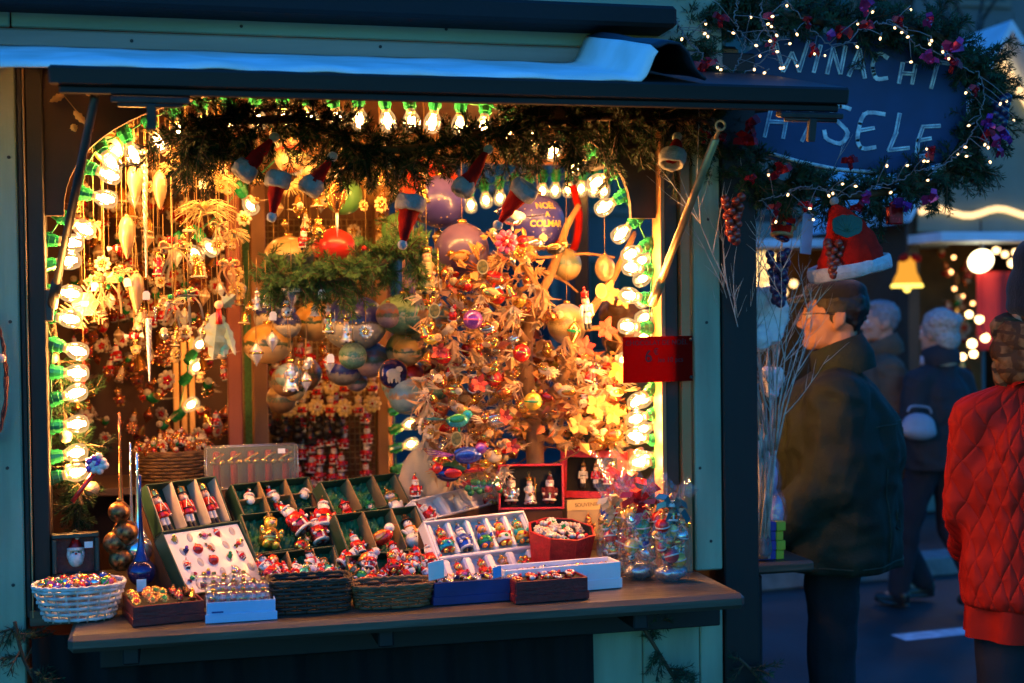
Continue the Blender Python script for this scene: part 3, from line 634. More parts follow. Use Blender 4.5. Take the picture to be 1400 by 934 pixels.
def inframe(F, x, y, z, h, roll=0., turn=0., tip=0.):
    return F @ Matrix.Translation((x, y, z)) @ Matrix.Rotation(roll, 4, 'Z') @ FZ @ Matrix.Rotation(turn, 4, 'Z') @ Matrix.Rotation(tip, 4, 'X') @ Matrix.Scale(h, 4)
STEPC = pm('step_cloth', (.07, .028, .012), .9, 0, .3, 10); _WL = iter(['dark brown cloth wedge under the box of glass soldiers', 'dark brown cloth wedge under the topmost green tissue box', 'dark brown cloth wedge under the middle green tissue box', 'dark brown cloth wedge under the lowest green tissue box', 'dark brown cloth wedge under the upper brown card box', 'dark brown cloth wedge under the lower brown card box', 'dark brown cloth wedge under the bottom brown card box', 'dark brown cloth wedge under the small white tray', 'dark brown cloth wedge under the large white tray', 'dark brown cloth wedge under the black velvet presentation box', 'dark brown cloth wedge under the red window box', 'dark brown cloth wedge under the beige gift box', 'dark brown cloth wedge under the clear candle case', 'dark brown cloth wedge under the white tray of miniatures'])
def wedge(F, w_, h, d, name):
    """cloth covered support that carries a leaning box above the counter"""
    lab = next(_WL); q = [F @ V(0, -.002, -.004), F @ V(0, -.002, -d-.003), F @ V(0, h*.96, -d-.003)]
    if q[0].z < zc+.012: q = [F @ V(0, -.002+(zc+.012-q[0].z)*1.2, -d-.003), F @ V(0, h*.96, -d-.003)]
    q += [V(q[-1].x, q[-1].y, zc+.001), V(q[0].x, q[0].y, zc+.001)]; x = (F.to_3x3() @ V(1, 0, 0)).normalized()*w_*.97; n = len(q)
    tag(MB().add(q+[v+x for v in q], [list(range(n))[::-1], list(range(n, 2*n))]+[[i, (i+1) % n, n+(i+1) % n, n+i] for i in range(n)]).build('display_wedge', STEPC), lab, 'display wedge')
TISSUE = pm('green_tissue', (.005, .13, .045), .5, 0, .35, 40, .3, 60)
CARD = pm('brown_card', (.28, .17, .07), .7, 0, .2, 12, .2, 40); CARDG = pm('dark_green_card', (.012, .045, .025), .45, 0, .3, 10); CARDW = pm('white_card', (.66, .62, .56), .5, 0, .08, 10); REDCARD = pm('red_croc_card', (.42, .012, .016), .38, 0, .25, 60, .6, 160); MAROON = pm('maroon_card', (.15, .010, .010), .4, 0, .3, 50, .5, 140); NAVY = pm('navy_card', (.010, .018, .11), .45, 0, .25, 12)
TRAY = pm('white_moulded_tray', (.74, .70, .70), .32, 0, .05, 8, coat=.2)
def crumple(me_name, w_, h_, mat, amp=.012, n=14, seed=0, F=None, parent=None):
    mb = MB(); mb.grid(lambda u, v: V(w_*u, h_*v, amp*(noise.noise(V(u*6+seed, v*6, seed))*1.3+.8*noise.noise(V(u*14, v*14+seed, 2)))), n, n, 0, False); return ob(me_name, mb.mesh(me_name, mat), parent, F)
def divided_box(name, label, Q, d, ncol, rows=(1.,), out=CARDG, inn=CARD, liner=TISSUE, wall=.004, cat='box', group=None, divs=CARD):
    F, w_, h = Q; t = thing(name, label, cat, F, group); mb = MB()
    mb.bounds(0, w_, 0, h, -d, -d+wall, 0, .001)
    mb.bounds(0, wall, wall, h, -d+wall, 0, 0, .001); mb.bounds(w_-wall, w_, wall, h, -d+wall, 0, 0, .001); mb.bounds(wall, w_-wall, 0, wall, -d+wall, 0, 0, .001); mb.bounds(wall, w_-wall, h-wall, h, -d+wall, 0, 0, .001)
    i = wall+.001; mb.bounds(i, i+.002, wall+.001, h-wall-.001, -d+wall, -.002, 1, 0); mb.bounds(w_-i-.002, w_-i, wall+.001, h-wall-.001, -d+wall, -.002, 1, 0)
    mb.build('tray', [out, inn], t); wedge(F, w_, h, d, name)
    for k in range(1, ncol):
        x = w_*k/ncol; me = MB().bounds(-.0015, .0015, wall+.001, h-wall-.001, -d+wall+.001, .006, 0, 0).mesh('divider', divs); ob('divider', me, t, Matrix.Translation((x+U(-.002, .002), 0, 0)) @ Matrix.Rotation(U(-.05, .05), 4, 'Y'))
    yy = 0
    for r_ in rows[:-1]: yy += r_; ob('divider', MB().bounds(wall+.004, w_-wall-.004, h*yy-.0015, h*yy+.0015, -d+wall+.001, -.002, 0, 0).mesh('divider', divs), t)
    if liner:
        for k in range(ncol): crumple('tissue', w_/ncol-.008, h-.012, liner, .010, 12, k+w_*99, Matrix.Translation((w_*k/ncol+.004, .006, -d+.016)), t)
    return t

# --- green-edged box with three glass soldiers
Q = quad_frame((222, 728), (318, 722), (199, 662), .06, None, 60); divided_box('ornament_box', 'green cardboard box lined in cream holding three red jacketed glass soldiers', Q, .045, 3, out=CARDG, inn=CREAM, liner=None, divs=CREAM); F, w_, h = Q
for k, l in enumerate(['red jacketed glass soldier ornament nearest the silver tree toppers', 'red jacketed glass soldier ornament in the middle compartment of the cream lined box', 'red jacketed glass soldier ornament nearest the boxed candles']):
    place('nutcracker', 'soldier_ornament', l, 'ornament', inframe(F, w_*(k+.5)/3, h*.05, -.022, h*.92, U(-.1, .12)), 'glass soldiers in the cream lined box', True, (RED, WHITE, GOLD, BLACK))
# --- moulded white tray of miniatures
Q = quad_frame((258, 815), (366, 803), (220, 727), -.13); F, w_, h = Q
t = thing('ornament_box', 'green sided box with a white moulded tray of miniature ornaments', 'box', F); mb = MB()
for a in ((0, w_, 0, .004), (0, w_, h-.004, h), (0, .004, .005, h-.005), (w_-.004, w_, .005, h-.005)): mb.bounds(*a, -.045, .002, 0, .001)
mb.bounds(.005, w_-.005, .005, h-.005, -.045, -.040, 0, 0); mb.build('case', CARDG, t); LATEW = (F, w_, h, .045, '')
mb = MB(); mb.bounds(.005, w_-.005, .005, h-.005, -.039, -.006, 0, .003); mb.build('moulded_tray', TRAY, t)
mini = [('bird', (YELLOWG, GOLD, GOLD)), None, ('candy', (PINKG, WHITE, GOLD)), ('drop', (RED, WHITE, SILVER)), None, ('bird', (NAVYG, VIOLETG, GOLD)), ('bauble', (RED, RED, GOLD)), ('nutcracker', (ORANGEG, RED, GOLD)), None, ('candy', (RED, YELLOWG, GOLD)), ('santa', ()), None, ('bauble', (RED, RED, GOLD)), ('bird', (GREENG, GREENG, GOLD)), ('santa', ()), ('candy', (GREENG, WHITE, RED)), ('bird', (VIOLETG, YELLOWG, GOLD)), None, ('bell', (SILVER, RED, GOLD)), None]
nm = {'bird': 'bird', 'candy': 'wrapped sweet', 'drop': 'drop', 'bauble': 'ball', 'nutcracker': 'soldier', 'santa': 'santa', 'bell': 'bell'}
cell = MB(); cell.sph(1, T((0, 0, 0), None, (.011, .016, .005)), 0, 14, 6); cell_me = cell.mesh('hollow', pm('tray_hollow_grey', (.42, .40, .40), .35))  # grey lenses on the white tray, recess shade painted as colour
ordn = ['first', 'second', 'third', 'fourth', 'fifth']; rown = ['top', 'second', 'third', 'fourth']
for k, it in enumerate(mini):
    r_, c_ = divmod(k, 5); x = w_*(.14+.18*c_)+(.008 if r_ % 2 else 0); y = h*(.86-.195*r_)
    ob('hollow', cell_me, t, Matrix.Translation((x, y, -.0085)) @ Matrix.Rotation(U(-.4, .4), 4, 'Z'))
    if it: place(it[0], 'miniature_ornament', f'miniature {it[1][0].name.split("_")[0] if it[1] else "red"} glass {nm[it[0]]}, {ordn[c_]} along the {rown[r_]} row of the white tray', 'ornament', inframe(F, x, y-.014, -.004, .034, U(-.6, .6), U(-.3, .3)), 'miniatures in the white tray', False, it[1])
# --- pale blue carton with a heap of clear balls
def heap(name, labels, cat, group, spots, kinds, size, split=False):
    for k, M in enumerate(spots):
        kd, cols = kinds[k % len(kinds)]; lb = labels[kd] if isinstance(labels, dict) else labels; place(kd, name, lb, cat, M @ Matrix.Scale(size*U(.85, 1.15), 4), group+(' '+kd if isinstance(labels, dict) else ''), split, cols)
BLUEC = pm('pale_blue_carton', (.36, .55, .80), .5, 0, .06, 6)
a = G(283, 853, zc); b = G(377, 847, zc); x = (b-a).normalized(); F = Matrix(((x.x, -x.y, 0, a.x), (x.y, x.x, 0, a.y), (0, 0, 1, zc+.001), (0, 0, 0, 1))); w_ = (b-a).length; s_ = mpp(a)
t = thing('carton', 'open pale blue carton heaped with clear glass balls at the counter edge', 'carton', F); mb = MB()
mb.bounds(0, w_, 0, .10, 0, .003, 0, 0); mb.bounds(0, w_, 0, .003, .004, 28*s_, 0, .001); mb.bounds(-.004, w_+.004, -.004, -.001, 0, 12*s_, 0, .001); mb.bounds(0, .003, .004, .10, .004, 28*s_, 0, 0); mb.bounds(w_-.003, w_, .004, .10, .004, 28*s_, 0, 0); mb.bounds(.004, w_-.004, .097, .10, .004, 28*s_, 0, 0); mb.build('carton_walls', BLUEC, t)
me = text_mesh('—— – – —', .012, .0004, pm('print_navy', (.02, .06, .25), .6)); 
ob('printed_line', MB().bounds(.012, .04, -.0062, -.0045, 14*s_, 16*s_, 0, 0).mesh('printed_line', pm('print_navy', (.02, .06, .25), .6)), t)
clear_me = MB().sph(.021, None, 0, 16, 10).mesh('shell', CLEAR)
for k in range(17):
    r_ = k // 6; x_ = .016+(w_-.03)*((k % 6)+.5*(r_ % 2))/5.6; M = F @ Matrix.Translation((x_-.01*r_, .022+.026*r_, 26*s_+.006+.016*r_+U(0, .006)))
    o = thing('clear_ball', 'clear glass ball holding a tiny figure, heaped in the pale blue carton', 'bauble', M, 'clear balls in the pale blue carton'); ob('shell', clear_me, o)
    fig('santa' if k % 3 else 'bear', *((RED, WHITE) if k % 3 else (GOLD, RED))); o2 = _FIG[(('santa' if k % 3 else 'bear'),)+tuple(c.name for c in ((RED, WHITE, GOLD, BLACK) if k % 3 else (GOLD, RED, GOLD, BLACK)))+('one',)]
    ob('inner_figure', o2, o, Matrix.Rotation(U(-.5, .5), 4, 'Y') @ Matrix.Translation((0, 0, -.017)) @ Matrix.Scale(.034, 4)); ob('cap', MB().lathe([(.006, 0), (.006, .006), (.001, .007)], Matrix.Translation((0, 0, .0205)), 0, 8).mesh('cap', GOLD), o, Matrix.Rotation(U(-.9, .9), 4, 'X'))
# --- three stepped green tissue boxes, left column
Q = quad_frame((333, 706), (440, 699), (316, 662), .20); divided_box('ornament_box', 'topmost green tissue box of the left stack with three santa heads', Q, .05, 3, rows=(.5, .5)); F, w_, h = Q
hd = lambda: fig('santa')[1:]
def santa_head(M, label, group):
    o = thing('santa_ornament', label, 'ornament', M, group)
    for n_, me in hd(): ob('face' if n_ == 'head' else n_, me, o, Matrix.Translation((0, 0, -.5)))
for k, l in enumerate(['glass santa head with cap tilted, first in the top tissue box', 'glass santa head with bushy white beard in the middle of the top tissue box', 'glass santa head lying sideways beside a gold loop in the top tissue box']):
    santa_head(inframe(F, w_*(k+.5)/3, h*.42, -.016, .115, (-.3, .15, -.9)[k]), l, 'santa heads in the top tissue box')
santa_head(inframe(F, w_*.55, h*.02, -.012, .10, .5), 'glass santa head half sunk at the bottom edge of the top tissue box', None)
Q = quad_frame((346, 758), (458, 748), (328, 704), .06); divided_box('ornament_box', 'middle green tissue box of the left stack with a gold bear and santas', Q, .05, 3); F, w_, h = Q
place('bear', 'bear_ornament', 'large gold glass bear with red cap lying in the middle tissue box', 'ornament', inframe(F, w_*.22, h*.10, -.008, .125, -.35), None, True, (GOLD, GOLD, YELLOWG, BLACK))
place('bear', 'bear_ornament', 'smaller gold glass bear resting beside the large gold bear', 'ornament', inframe(F, w_*.52, -h*.02, -.004, .075, -1.0), None, True, (GOLD, RED, GOLD, BLACK))
for x_, y_, s_, r_, l in ((.70, .34, .125, .45, 'glass santa leaning left at the top of the santa trio'), (.92, .32, .125, -.30, 'glass santa with gold cap at the back right of the santa trio'), (.84, .0, .105, 0, 'upright glass santa with wide beard at the front of the santa trio')):
    place('santa', 'santa_ornament', l, 'ornament', inframe(F, w_*x_, h*y_, .004, s_, r_), 'santa trio in the middle tissue box', True)
Q = quad_frame((376, 818), (478, 806), (357, 758), -.06); divided_box('ornament_box', 'lowest green tissue box of the left stack, heaped with glass figures', Q, .05, 3); F, w_, h = Q
place('bear', 'bear_ornament', 'brown glass bear in a red jacket at the upper corner of the lowest tissue box', 'ornament', inframe(F, w_*.17, h*.42, -.004, .085, .1), None, True, (RED, RED, ORANGEG, BLACK))
def heap_spots(F, w_, n, y0, y1, z0, z1):
    return [inframe(F, w_*(.06+.88*((k*.618) % 1)), y0+(y1-y0)*rnd.random(), z0+(z1-z0)*rnd.random(), 1, U(-1.2, 1.2), U(-.8, .8), U(-.6, .6)) for k in range(n)]
heap('heaped_figure', {'santa': 'red and white glass santa heaped in the lowest tissue box above the dark basket', 'snowman': 'white glass snowman heaped in the lowest tissue box above the dark basket', 'clown': 'pale blue glass clown heaped in the lowest tissue box above the dark basket'}, 'ornament', 'figures heaped above the dark basket', heap_spots(F, w_, 17, h*.0, h*.42, .0, .03), [('santa', ()), ('snowman', (RED, WHITE)), ('santa', (RED, WHITE, GOLD, NAVYG)), ('clown', (TEALG, WHITE, GOLD))], .078)
# --- wicker baskets
def weave_mat(name, c1, c2):
    m = pm(name, c1, .6, 0, .2, 40, .4, 90, col2=c2); return m
WICK = weave_mat('dark_wicker', (.030, .017, .008), (.06, .032, .014)); WICKB = weave_mat('brown_wicker', (.10, .05, .018), (.20, .10, .035)); WICKW = weave_mat('white_wicker', (.50, .50, .47), (.68, .68, .65))
def basket(name, label, C, a, b, h, flare, mat, rows=8, posts=28, sq=2., gaps=False, group=None):
    """woven basket with base centre C; rim half axes a, b"""
    t = thing(name, label, 'basket', C, group); mb = MB()
    def ring(f, z, an, off=0):
        k = 1/((abs(math.cos(an))**sq+abs(math.sin(an))**sq)**(1/sq)); q = (1-flare*(1-f)); return V((a*q+off)*k*math.cos(an), (b*q+off)*k*math.sin(an), z)
    for i in range(rows):
        f = (i+.5)/rows; z = h*f; th = h/rows*(.36 if gaps else .52)
        n_ = posts*4; pts = [ring(f, z, 2*PI*j/n_, .003*math.cos(PI*(j/4*1.0+i))) for j in range(n_+1)]; mb.tube(pts, th, 5)
    for j in range(posts):
        an = 2*PI*j/posts; mb.tube([ring(0, 0, an), ring(.5, h*.5, an), ring(1, h, an)], .0024, 5)
    mb.build('weave', mat, t)
    mb = MB(); 
    for o_ in (0, 1): mb.tube([ring(1, h+.003, 2*PI*j/80, .002)+V(0, 0, .003*math.sin(j*PI/2.5+o_*PI)) for j in range(81)], .0042, 6)
    mb.build('rim', mat, t); mb = MB(); mb.add([ring(0, .003, 2*PI*j/32) for j in range(32)], [list(range(32))]); mb.build('base', mat, t); return t
pa, pb = G(372, 843, zc), G(479, 836, zc); s_ = mpp(pa); bw = (pb-pa).length/2; C = (pa+pb)/2+V(0, .05, .001)
basket('wicker_basket', 'low dark wicker basket in front of the lowest tissue box', C, bw*1.04, .055, 43*s_, .06, WICK, 8, 26, 6)
pa, pb = G(489, 834, zc), G(592, 833, zc); bw = (pb-pa).length/2; C2 = (pa+pb)/2+V(0, .055, .001)
basket('wicker_basket', 'brown wicker basket overflowing with red glass figures', C2, bw*1.10, .06, 30*s_, .14, WICKB, 6, 26, 3.4)
# --- right-hand stack of brown boxes
Q = quad_frame((458, 703), (562, 697), (437, 659), .20); divided_box('ornament_box', 'upper brown card box of the middle stack with green tissue in three compartments', Q, .05, 3); F, w_, h = Q
place('clown', 'clown_ornament', 'glass clown with wide gold hat peeking from the upper brown box', 'ornament', inframe(F, w_*.80, -h*.32, -.004, .10, .05), None, True, (WHITE, WHITE, GOLD, BLACK))
place('clown', 'clown_ornament', 'orange glass clown head at the left end of the upper brown box', 'ornament', inframe(F, w_*.16, -h*.38, -.004, .09, -.05), None, True, (RED, ORANGEG, RED, BLACK))
place('clown', 'clown_ornament', 'green hatted glass clown low in the middle of the upper brown box', 'ornament', inframe(F, w_*.48, -h*.48, -.006, .09, .0), None, True, (GREENG, WHITE, GREENG, BLACK))
Q = quad_frame((478, 762), (592, 752), (456, 703), .06); divided_box('ornament_box', 'lower brown card box of the middle stack with snowman and clowns standing in it', Q, .055, 3); F, w_, h = Q
place('santa', 'santa_ornament', 'small glass santa with gold cap in the left cell of the lower brown box', 'ornament', inframe(F, w_*.16, h*.02, -.01, .085, .05), None, True)
place('bird', 'duck_ornament', 'glass duck in a red coat in the middle cell of the lower brown box', 'ornament', inframe(F, w_*.48, h*.04, -.006, .10, .1, .9), None, True, (RED, WHITE, ORANGEG))
place('snowman', 'snowman_ornament', 'glass snowman with black hat and orange scarf in the lower brown box', 'ornament', inframe(F, w_*.80, h*.04, -.004, .105, -.05), None, True, (ORANGEG, WHITE, ORANGEG, BLACK))
Q = quad_frame((488, 822), (604, 812), (472, 760), -.07); divided_box('ornament_box', 'bottom brown card box of the middle stack, buried under glass figures', Q, .05, 3); F, w_, h = Q
place('santa', 'santa_ornament', 'tall glass santa with long white beard standing at the right end of the red heap', 'ornament', inframe(F, w_*.93, h*.32, .016, .115, -.12), None, True)
place('snowman', 'snowman_ornament', 'glass snowman with rosy scarf standing at the back of the red heap', 'ornament', inframe(F, w_*.60, h*.66, .0, .08, .1), None, True, (RED, WHITE, ORANGEG, RED))
place('bird', 'duck_ornament', 'white glass goose at the back left of the red heap', 'ornament', inframe(F, w_*.22, h*.60, .0, .085, -.2, .7), None, True, (WHITE, WHITE, ORANGEG))
heap('heaped_figure', {'santa': 'red and white glass santa heaped over the brown wicker basket', 'bear': 'gold glass bear heaped over the brown wicker basket', 'snowman': 'white glass snowman heaped over the brown wicker basket', 'clown': 'green glass clown heaped over the brown wicker basket'}, 'ornament', 'figures heaped over the brown basket', heap_spots(F, w_*.98, 26, -h*.06, h*.52, .0, .045), [('santa', ()), ('bear', (RED, RED, GOLD)), ('santa', (RED, WHITE, GOLD, GREENG)), ('santa', ()), ('snowman', (RED, WHITE, RED, RED)), ('clown', (GREENG, WHITE, ORANGEG))], .074)
# --- white moulded trays of bears
def white_tray(name, label, Q, d, cells):
    F, w_, h = Q; t = thing(name, label, 'tray', F); mb = MB()
    for a in ((0, w_, 0, .006), (0, w_, h-.006, h), (0, .006, .007, h-.007), (w_-.006, w_, .007, h-.007)): mb.bounds(*a, -d, .0, 0, .003)
    mb.bounds(.006, w_-.006, .006, h-.006, -d, -d+.003, 0, 0); mb.build('tray_shell', TRAY, t); wedge(F, w_, h, d, name)
    for (x0, x1, y0, y1) in cells:      # ribs between the pockets
        mb = MB(); mb.bounds(w_*x0, w_*x1, h*y0, h*y1, -d+.003, -.006, 0, .006); mb.build('rib', TRAY, t)
    return t
Q = quad_frame((582, 712), (690, 705), (562, 684), .24); white_tray('ornament_tray', 'small white moulded tray with three glass figures behind the larger one', Q, .04, [(.30, .36, .02, .98), (.64, .70, .02, .98)]); F, w_, h = Q
place('santa', 'santa_ornament', 'glass santa with a green sprig lying in the small white tray', 'ornament', inframe(F, w_*.15, -h*.05, -.012, .085, .5), None, True)
place('bell', 'bell_ornament', 'frosted white glass bell in the middle of the small white tray', 'ornament', inframe(F, w_*.5, -h*.05, -.012, .08, 0), None, True, (WHITE, SILVER, GOLD))
place('bear', 'bear_ornament', 'gold glass bear with a green ball at the right of the small white tray', 'ornament', inframe(F, w_*.85, -h*.05, -.010, .09, -.25), None, True, (WHITE, RED, GOLD, GREENG))
Q = quad_frame((612, 803), (752, 788), (578, 712), -.05); F, w_, h = Q
white_tray('ornament_tray', 'large white moulded tray with two rows of coloured glass bears', Q, .04, [(.02+.187*k, .075+.187*k, .48, .97) for k in range(0, 6)]+[(.03, .97, .425, .475)]+[(.04+.21*k, .12+.21*k, .03, .42) for k in range(5)])
bears = [('bear', (RED, TEALG, GOLD, BLUEG), 'glass bear in teal trousers, first in the upper row of the large white tray'), ('santa', (BLUEG, WHITE, GOLD, BLACK), 'glass figure in a blue coat beside the teal bear'), ('bear', (BLUEG, GREENG, ORANGEG, GREENG), 'glass bear in blue jacket and green trousers in the middle of the upper row'), ('bear', (RED, WHITE, YELLOWG, GREENG), 'glass bear in white sweater with green mark and red hood'), ('bear', (TEALG, YELLOWG, GOLD, RED), 'glass bear in teal jacket and yellow trousers, last in the upper row')]
for k, (kd, cl, lb) in enumerate(bears): place(kd, 'bear_ornament' if kd == 'bear' else 'santa_ornament', lb, 'ornament', inframe(F, w_*(.148+.187*k), h*.50, -.012, h*.44, U(-.06, .06)), 'figures in the large white tray', True, cl)
low = [('bear', (RED, VIOLETG, GOLD, VIOLETG), 'gold glass bear with violet boots in the lower row of the large white tray'), ('bear', (RED, RED, GOLD, BLACK), 'small gold and red glass bear beside the violet booted bear'), ('clown', (ORANGEG, GOLD, GOLD, BLACK), 'orange glass figure half hidden behind the white long box'), ('rosette', (GOLD, GREENG, RED, BLACK), 'glass bouquet with green leaf at the right of the lower row')]
for k, (kd, cl, lb) in enumerate(low): place(kd, 'tray_ornament', lb, 'ornament', inframe(F, w_*(.19+.21*k), h*.03, -.008, h*.36, U(-.1, .1)), 'figures in the lower row of the large white tray', True, cl)
# --- red presentation boxes
def window_box(name, label, BL, BR, TL, Y0, Y1, d, border, face, inside, glazed=False):
    F, w_, h = quad_frame(BL, BR, TL, Y0, None, 80); t = thing(name, label, 'box', F); mb = MB()
    mb.bounds(0, w_, 0, h, -d, -d+.003, 0, .001)
    mb.bounds(0, .004, .001, h, -d+.004, -.001, 0, .001); mb.bounds(w_-.004, w_, .001, h, -d+.004, -.001, 0, .001); mb.bounds(.005, w_-.005, 0, .004, -d+.004, -.001, 0, 0); mb.bounds(.005, w_-.005, h-.004, h, -d+.004, -.001, 0, 0); mb.build('case', face, t); wedge(F, w_, h, d, name)
    mb = MB(); bd = border; mb.bounds(-.001, w_+.001, h-bd, h+.001, 0, .003, 0, .001); mb.bounds(-.001, w_+.001, -.001, bd, 0, .003, 0, .001); mb.bounds(-.001, bd, bd+.0005, h-bd-.0005, 0, .003, 0, .001); mb.bounds(w_-bd, w_+.001, bd+.0005, h-bd-.0005, 0, .003, 0, .001); mb.build('lid_frame', face, t)
    MB().bounds(.005, w_-.005, .005, h-.005, -d+.004, -d+.007, 0, 0).build('lining', inside, t)
    if glazed: MB().bounds(bd, w_-bd, bd, h-bd, .0005, .0012, 0, 0).build('window_film', PLASTIC, t)
    return F, w_, h
F, w_, h = window_box('presentation_box', 'red box lined in black velvet holding three silver santa ornaments', (682, 697), (771, 705), (681, 636), .41, .08, .045, .006, REDCARD, BLACKF)
for k, (kd, lb) in enumerate((('santa', 'seated silver and gold glass santa, first in the black velvet box'), ('king', 'silver glass saint with staff in the middle of the black velvet box'), ('santa', 'silver glass santa with raised sack, last in the black velvet box'))):
    place(kd, 'silver_ornament', lb, 'ornament', inframe(F, w_*(.2+.29*k), h*.12, -.020, h*.68, U(-.05, .05)), 'silver ornaments in the black velvet box', True, (SILVER if k != 2 else MAROON, WHITE, GOLD, MAROON))
F, w_, h = window_box('presentation_box', 'red textured box with a window showing two glass soldiers', (765, 680), (852, 690), (776, 616), .52, .28, .05, .022, REDCARD, BLACKF)
for k, lb in enumerate(('glass soldier with white jacket in the red window box', 'glass soldier with red tunic in the red window box', 'gold faced glass santa behind the bag ribbon in the red window box')):
    place('nutcracker' if k < 2 else 'santa', 'soldier_ornament' if k < 2 else 'santa_ornament', lb, 'ornament', inframe(F, w_*(.34+.20*k), h*.24, -.02, h*.54, 0), 'ornaments in the red window box', True, ((WHITE if k == 0 else RED), WHITE, GOLD, BLACK) if k < 2 else ())
# beige box
F, w_, h = quad_frame((777, 740), (826, 744), (779, 684), .42, None, 84, 2); t = thing('gift_box', 'beige gift box with a gold lettered band and a bronze ornament behind its window', 'box', F); mb = MB(); mb.bounds(0, w_, 0, h, -.05, 0, 0, .002); wedge(F, w_, h, .05, ''); mb.build('case', pm('beige_card', (.34, .26, .17), .5, 0, .12, 10), t)
MB().bounds(0, w_, h*.74, h+.001, .0005, .0025, 0, .0005).build('band', pm('pale_gold_card', (.55, .42, .20), .4, .1, .1, 10), t)
ob('lettering', text_mesh('SOUVENIR', h*.13, .0004, pm('print_brown', (.12, .05, .02), .6)), t, Matrix.Translation((w_*.54, h*.87, .0032)))
place('santa', 'bronze_ornament', 'bronze glass santa shown on the front of the beige gift box', 'ornament', inframe(F, w_*.55, h*.12, .012, h*.55, 0), None, True, (COPPER, COPPER, GOLD, BLACK))
# octagonal red box
C = G(775, 790, zc)+V(0, .085, .002); s_ = mpp(C)
OM = T(C+V(0, 0, .024), (.20, 0, .2)); t = thing('octagonal_box', 'eight sided red box with black lining filled with cream sweets', 'box', OM); R8 = 48*s_; H8 = 50*s_; mb = MB()
for r0, r1, m_ in ((R8*.86, R8, 0),): mb.lathe([(r0, 0), (r1, H8)], None, 0, 8, False, False); mb.lathe([(r1, H8), (r1-.006, H8+.001), (r1-.007, H8-.004)], None, 0, 8, False, False); mb.lathe([(r1-.008, H8-.001), (r0-.008, .004), (.001, .004)], None, 1, 8, False, False)
mb.build('case', [REDCARD, BLACKF], t); MB().add([(R8*.9*math.cos(2*PI*k/8), R8*.9*math.sin(2*PI*k/8), H8*.76) for k in range(8)], [list(range(8))]).build('lining', BLACKF, t)
for k in range(22):
    an = k*2.4; rr = R8*.74*math.sqrt((k+.5)/22); kd, cl = [('candy', (CREAM, RED, WHITE)), ('rosette', (CREAM, RED, WHITE)), ('candy', (WHITE, RED, RED)), ('rosette', (WHITE, GREENG, GREENG))][k % 4]
    place(kd, 'wrapped_sweet', 'cream and red sweet heaped in the eight sided red box', 'sweet', OM @ T(V(rr*math.cos(an), rr*math.sin(an), H8*.76+.002+.004*(k % 3)), (U(-1.2, -.4), 0, U(-.8, .8)), .042), 'sweets in the eight sided box', False, cl)
# --- front row: flat open boxes
def open_box(name, label, A, Bp, depth, h, mat, lin, fill=.7, cat='box'):
    a = G(*A, zc); b = G(*Bp, zc); x = (b-a).normalized(); F = Matrix(((x.x, -x.y, 0, a.x), (x.y, x.x, 0, a.y), (0, 0, 1, zc+.0012), (0, 0, 0, 1))); w_ = (b-a).length; t = thing(name, label, cat, F); mb = MB(); k = .005
    mb.bounds(0, w_, 0, k, 0, h, 0, .0015); mb.bounds(0, w_, depth-k, depth, 0, h, 0, .0015); mb.bounds(0, k, k+.001, depth-k-.001, 0, h, 0, .0015); mb.bounds(w_-k, w_, k+.001, depth-k-.001, 0, h, 0, .0015); mb.bounds(-.003, w_+.003, -.003, depth+.003, .0005, h*.38, 0, .001); mb.build('case', mat, t)
    mb = MB(); mb.bounds(k+.0005, w_-k-.0005, k+.0005, depth-k-.0005, h*.4, h*fill, 0, 0); mb.build('lining', lin, t); return F, w_
def mp(px, py): return mpp(G(px, py, zc))
s_ = mp(230, 850); F, w_ = open_box('ornament_tray', 'dark red open tray of small gold brooches beside the white basket', (183, 858), (280, 848), .165, 27*s_, MAROON, BLACKF, .85, 'tray')
for k in range(20):
    r_, c_ = divmod(k, 5); kd, cl = [('rosette', (GOLD, RED, RED)), ('rosette', (GOLD, GREENG, GREENG)), ('bell', (GOLD, RED, RED)), ('rosette', (ORANGEG, GREENG, GOLD)), ('santa', (RED, GOLD, GOLD))][(k*3) % 5]
    M = F @ T((w_*(.1+.195*c_)+U(-.004, .004), .025+.037*r_, 27*s_*.85+.004), (U(-1.0, -.5), 0, U(-.5, .5)), .034); place(kd, 'brooch', 'small gold brooch with coloured glass laid in the dark red tray', 'brooch', M, 'brooches in the dark red tray', False, cl)
s_ = mp(650, 825); F, w_ = open_box('ornament_box', 'navy blue open box of silver and red trinkets', (594, 829), (705, 821), .085, 31*s_, NAVY, BLACKF, .85)
for k in range(18):
    r_, c_ = divmod(k, 6); kd, cl = [('santa', (RED, WHITE, SILVER)), ('rosette', (SILVER, WHITE, GOLD)), ('bell', (GOLD, WHITE, RED)), ('snowman', (RED, WHITE, GOLD))][(k*5) % 4]
    place(kd, 'trinket', 'small silver and red trinket lying in the navy blue box', 'trinket', F @ T((w_*(.09+.165*c_), .018+.022*r_, 31*s_*.85+.003), (U(-1.4, -.9), 0, U(-1, 1)), .029), 'trinkets in the navy box', False, cl)
MB().bounds(0, .035, -.001, .001, 0, .022, 0, .0005).build
s_ = mp(750, 822); F, w_ = open_box('ornament_box', 'low dark red open box of white and red brooches at the counter edge', (706, 827), (804, 819), .10, 30*s_, MAROON, BLACKF, .9)
for k in range(10):
    r_, c_ = divmod(k, 5); place('candy' if k % 3 else 'rosette', 'brooch', 'white and red brooch laid out in the low dark red box at the counter edge', 'brooch', F @ T((w_*(.12+.19*c_)+U(-.006, .006), .028+.045*r_, 30*s_*.9+.002), (-1.3, 0, U(-.7, .7)), .036), 'brooches in the low dark red box', False, (WHITE, RED, RED) if k % 2 else (ORANGEG, WHITE, RED))
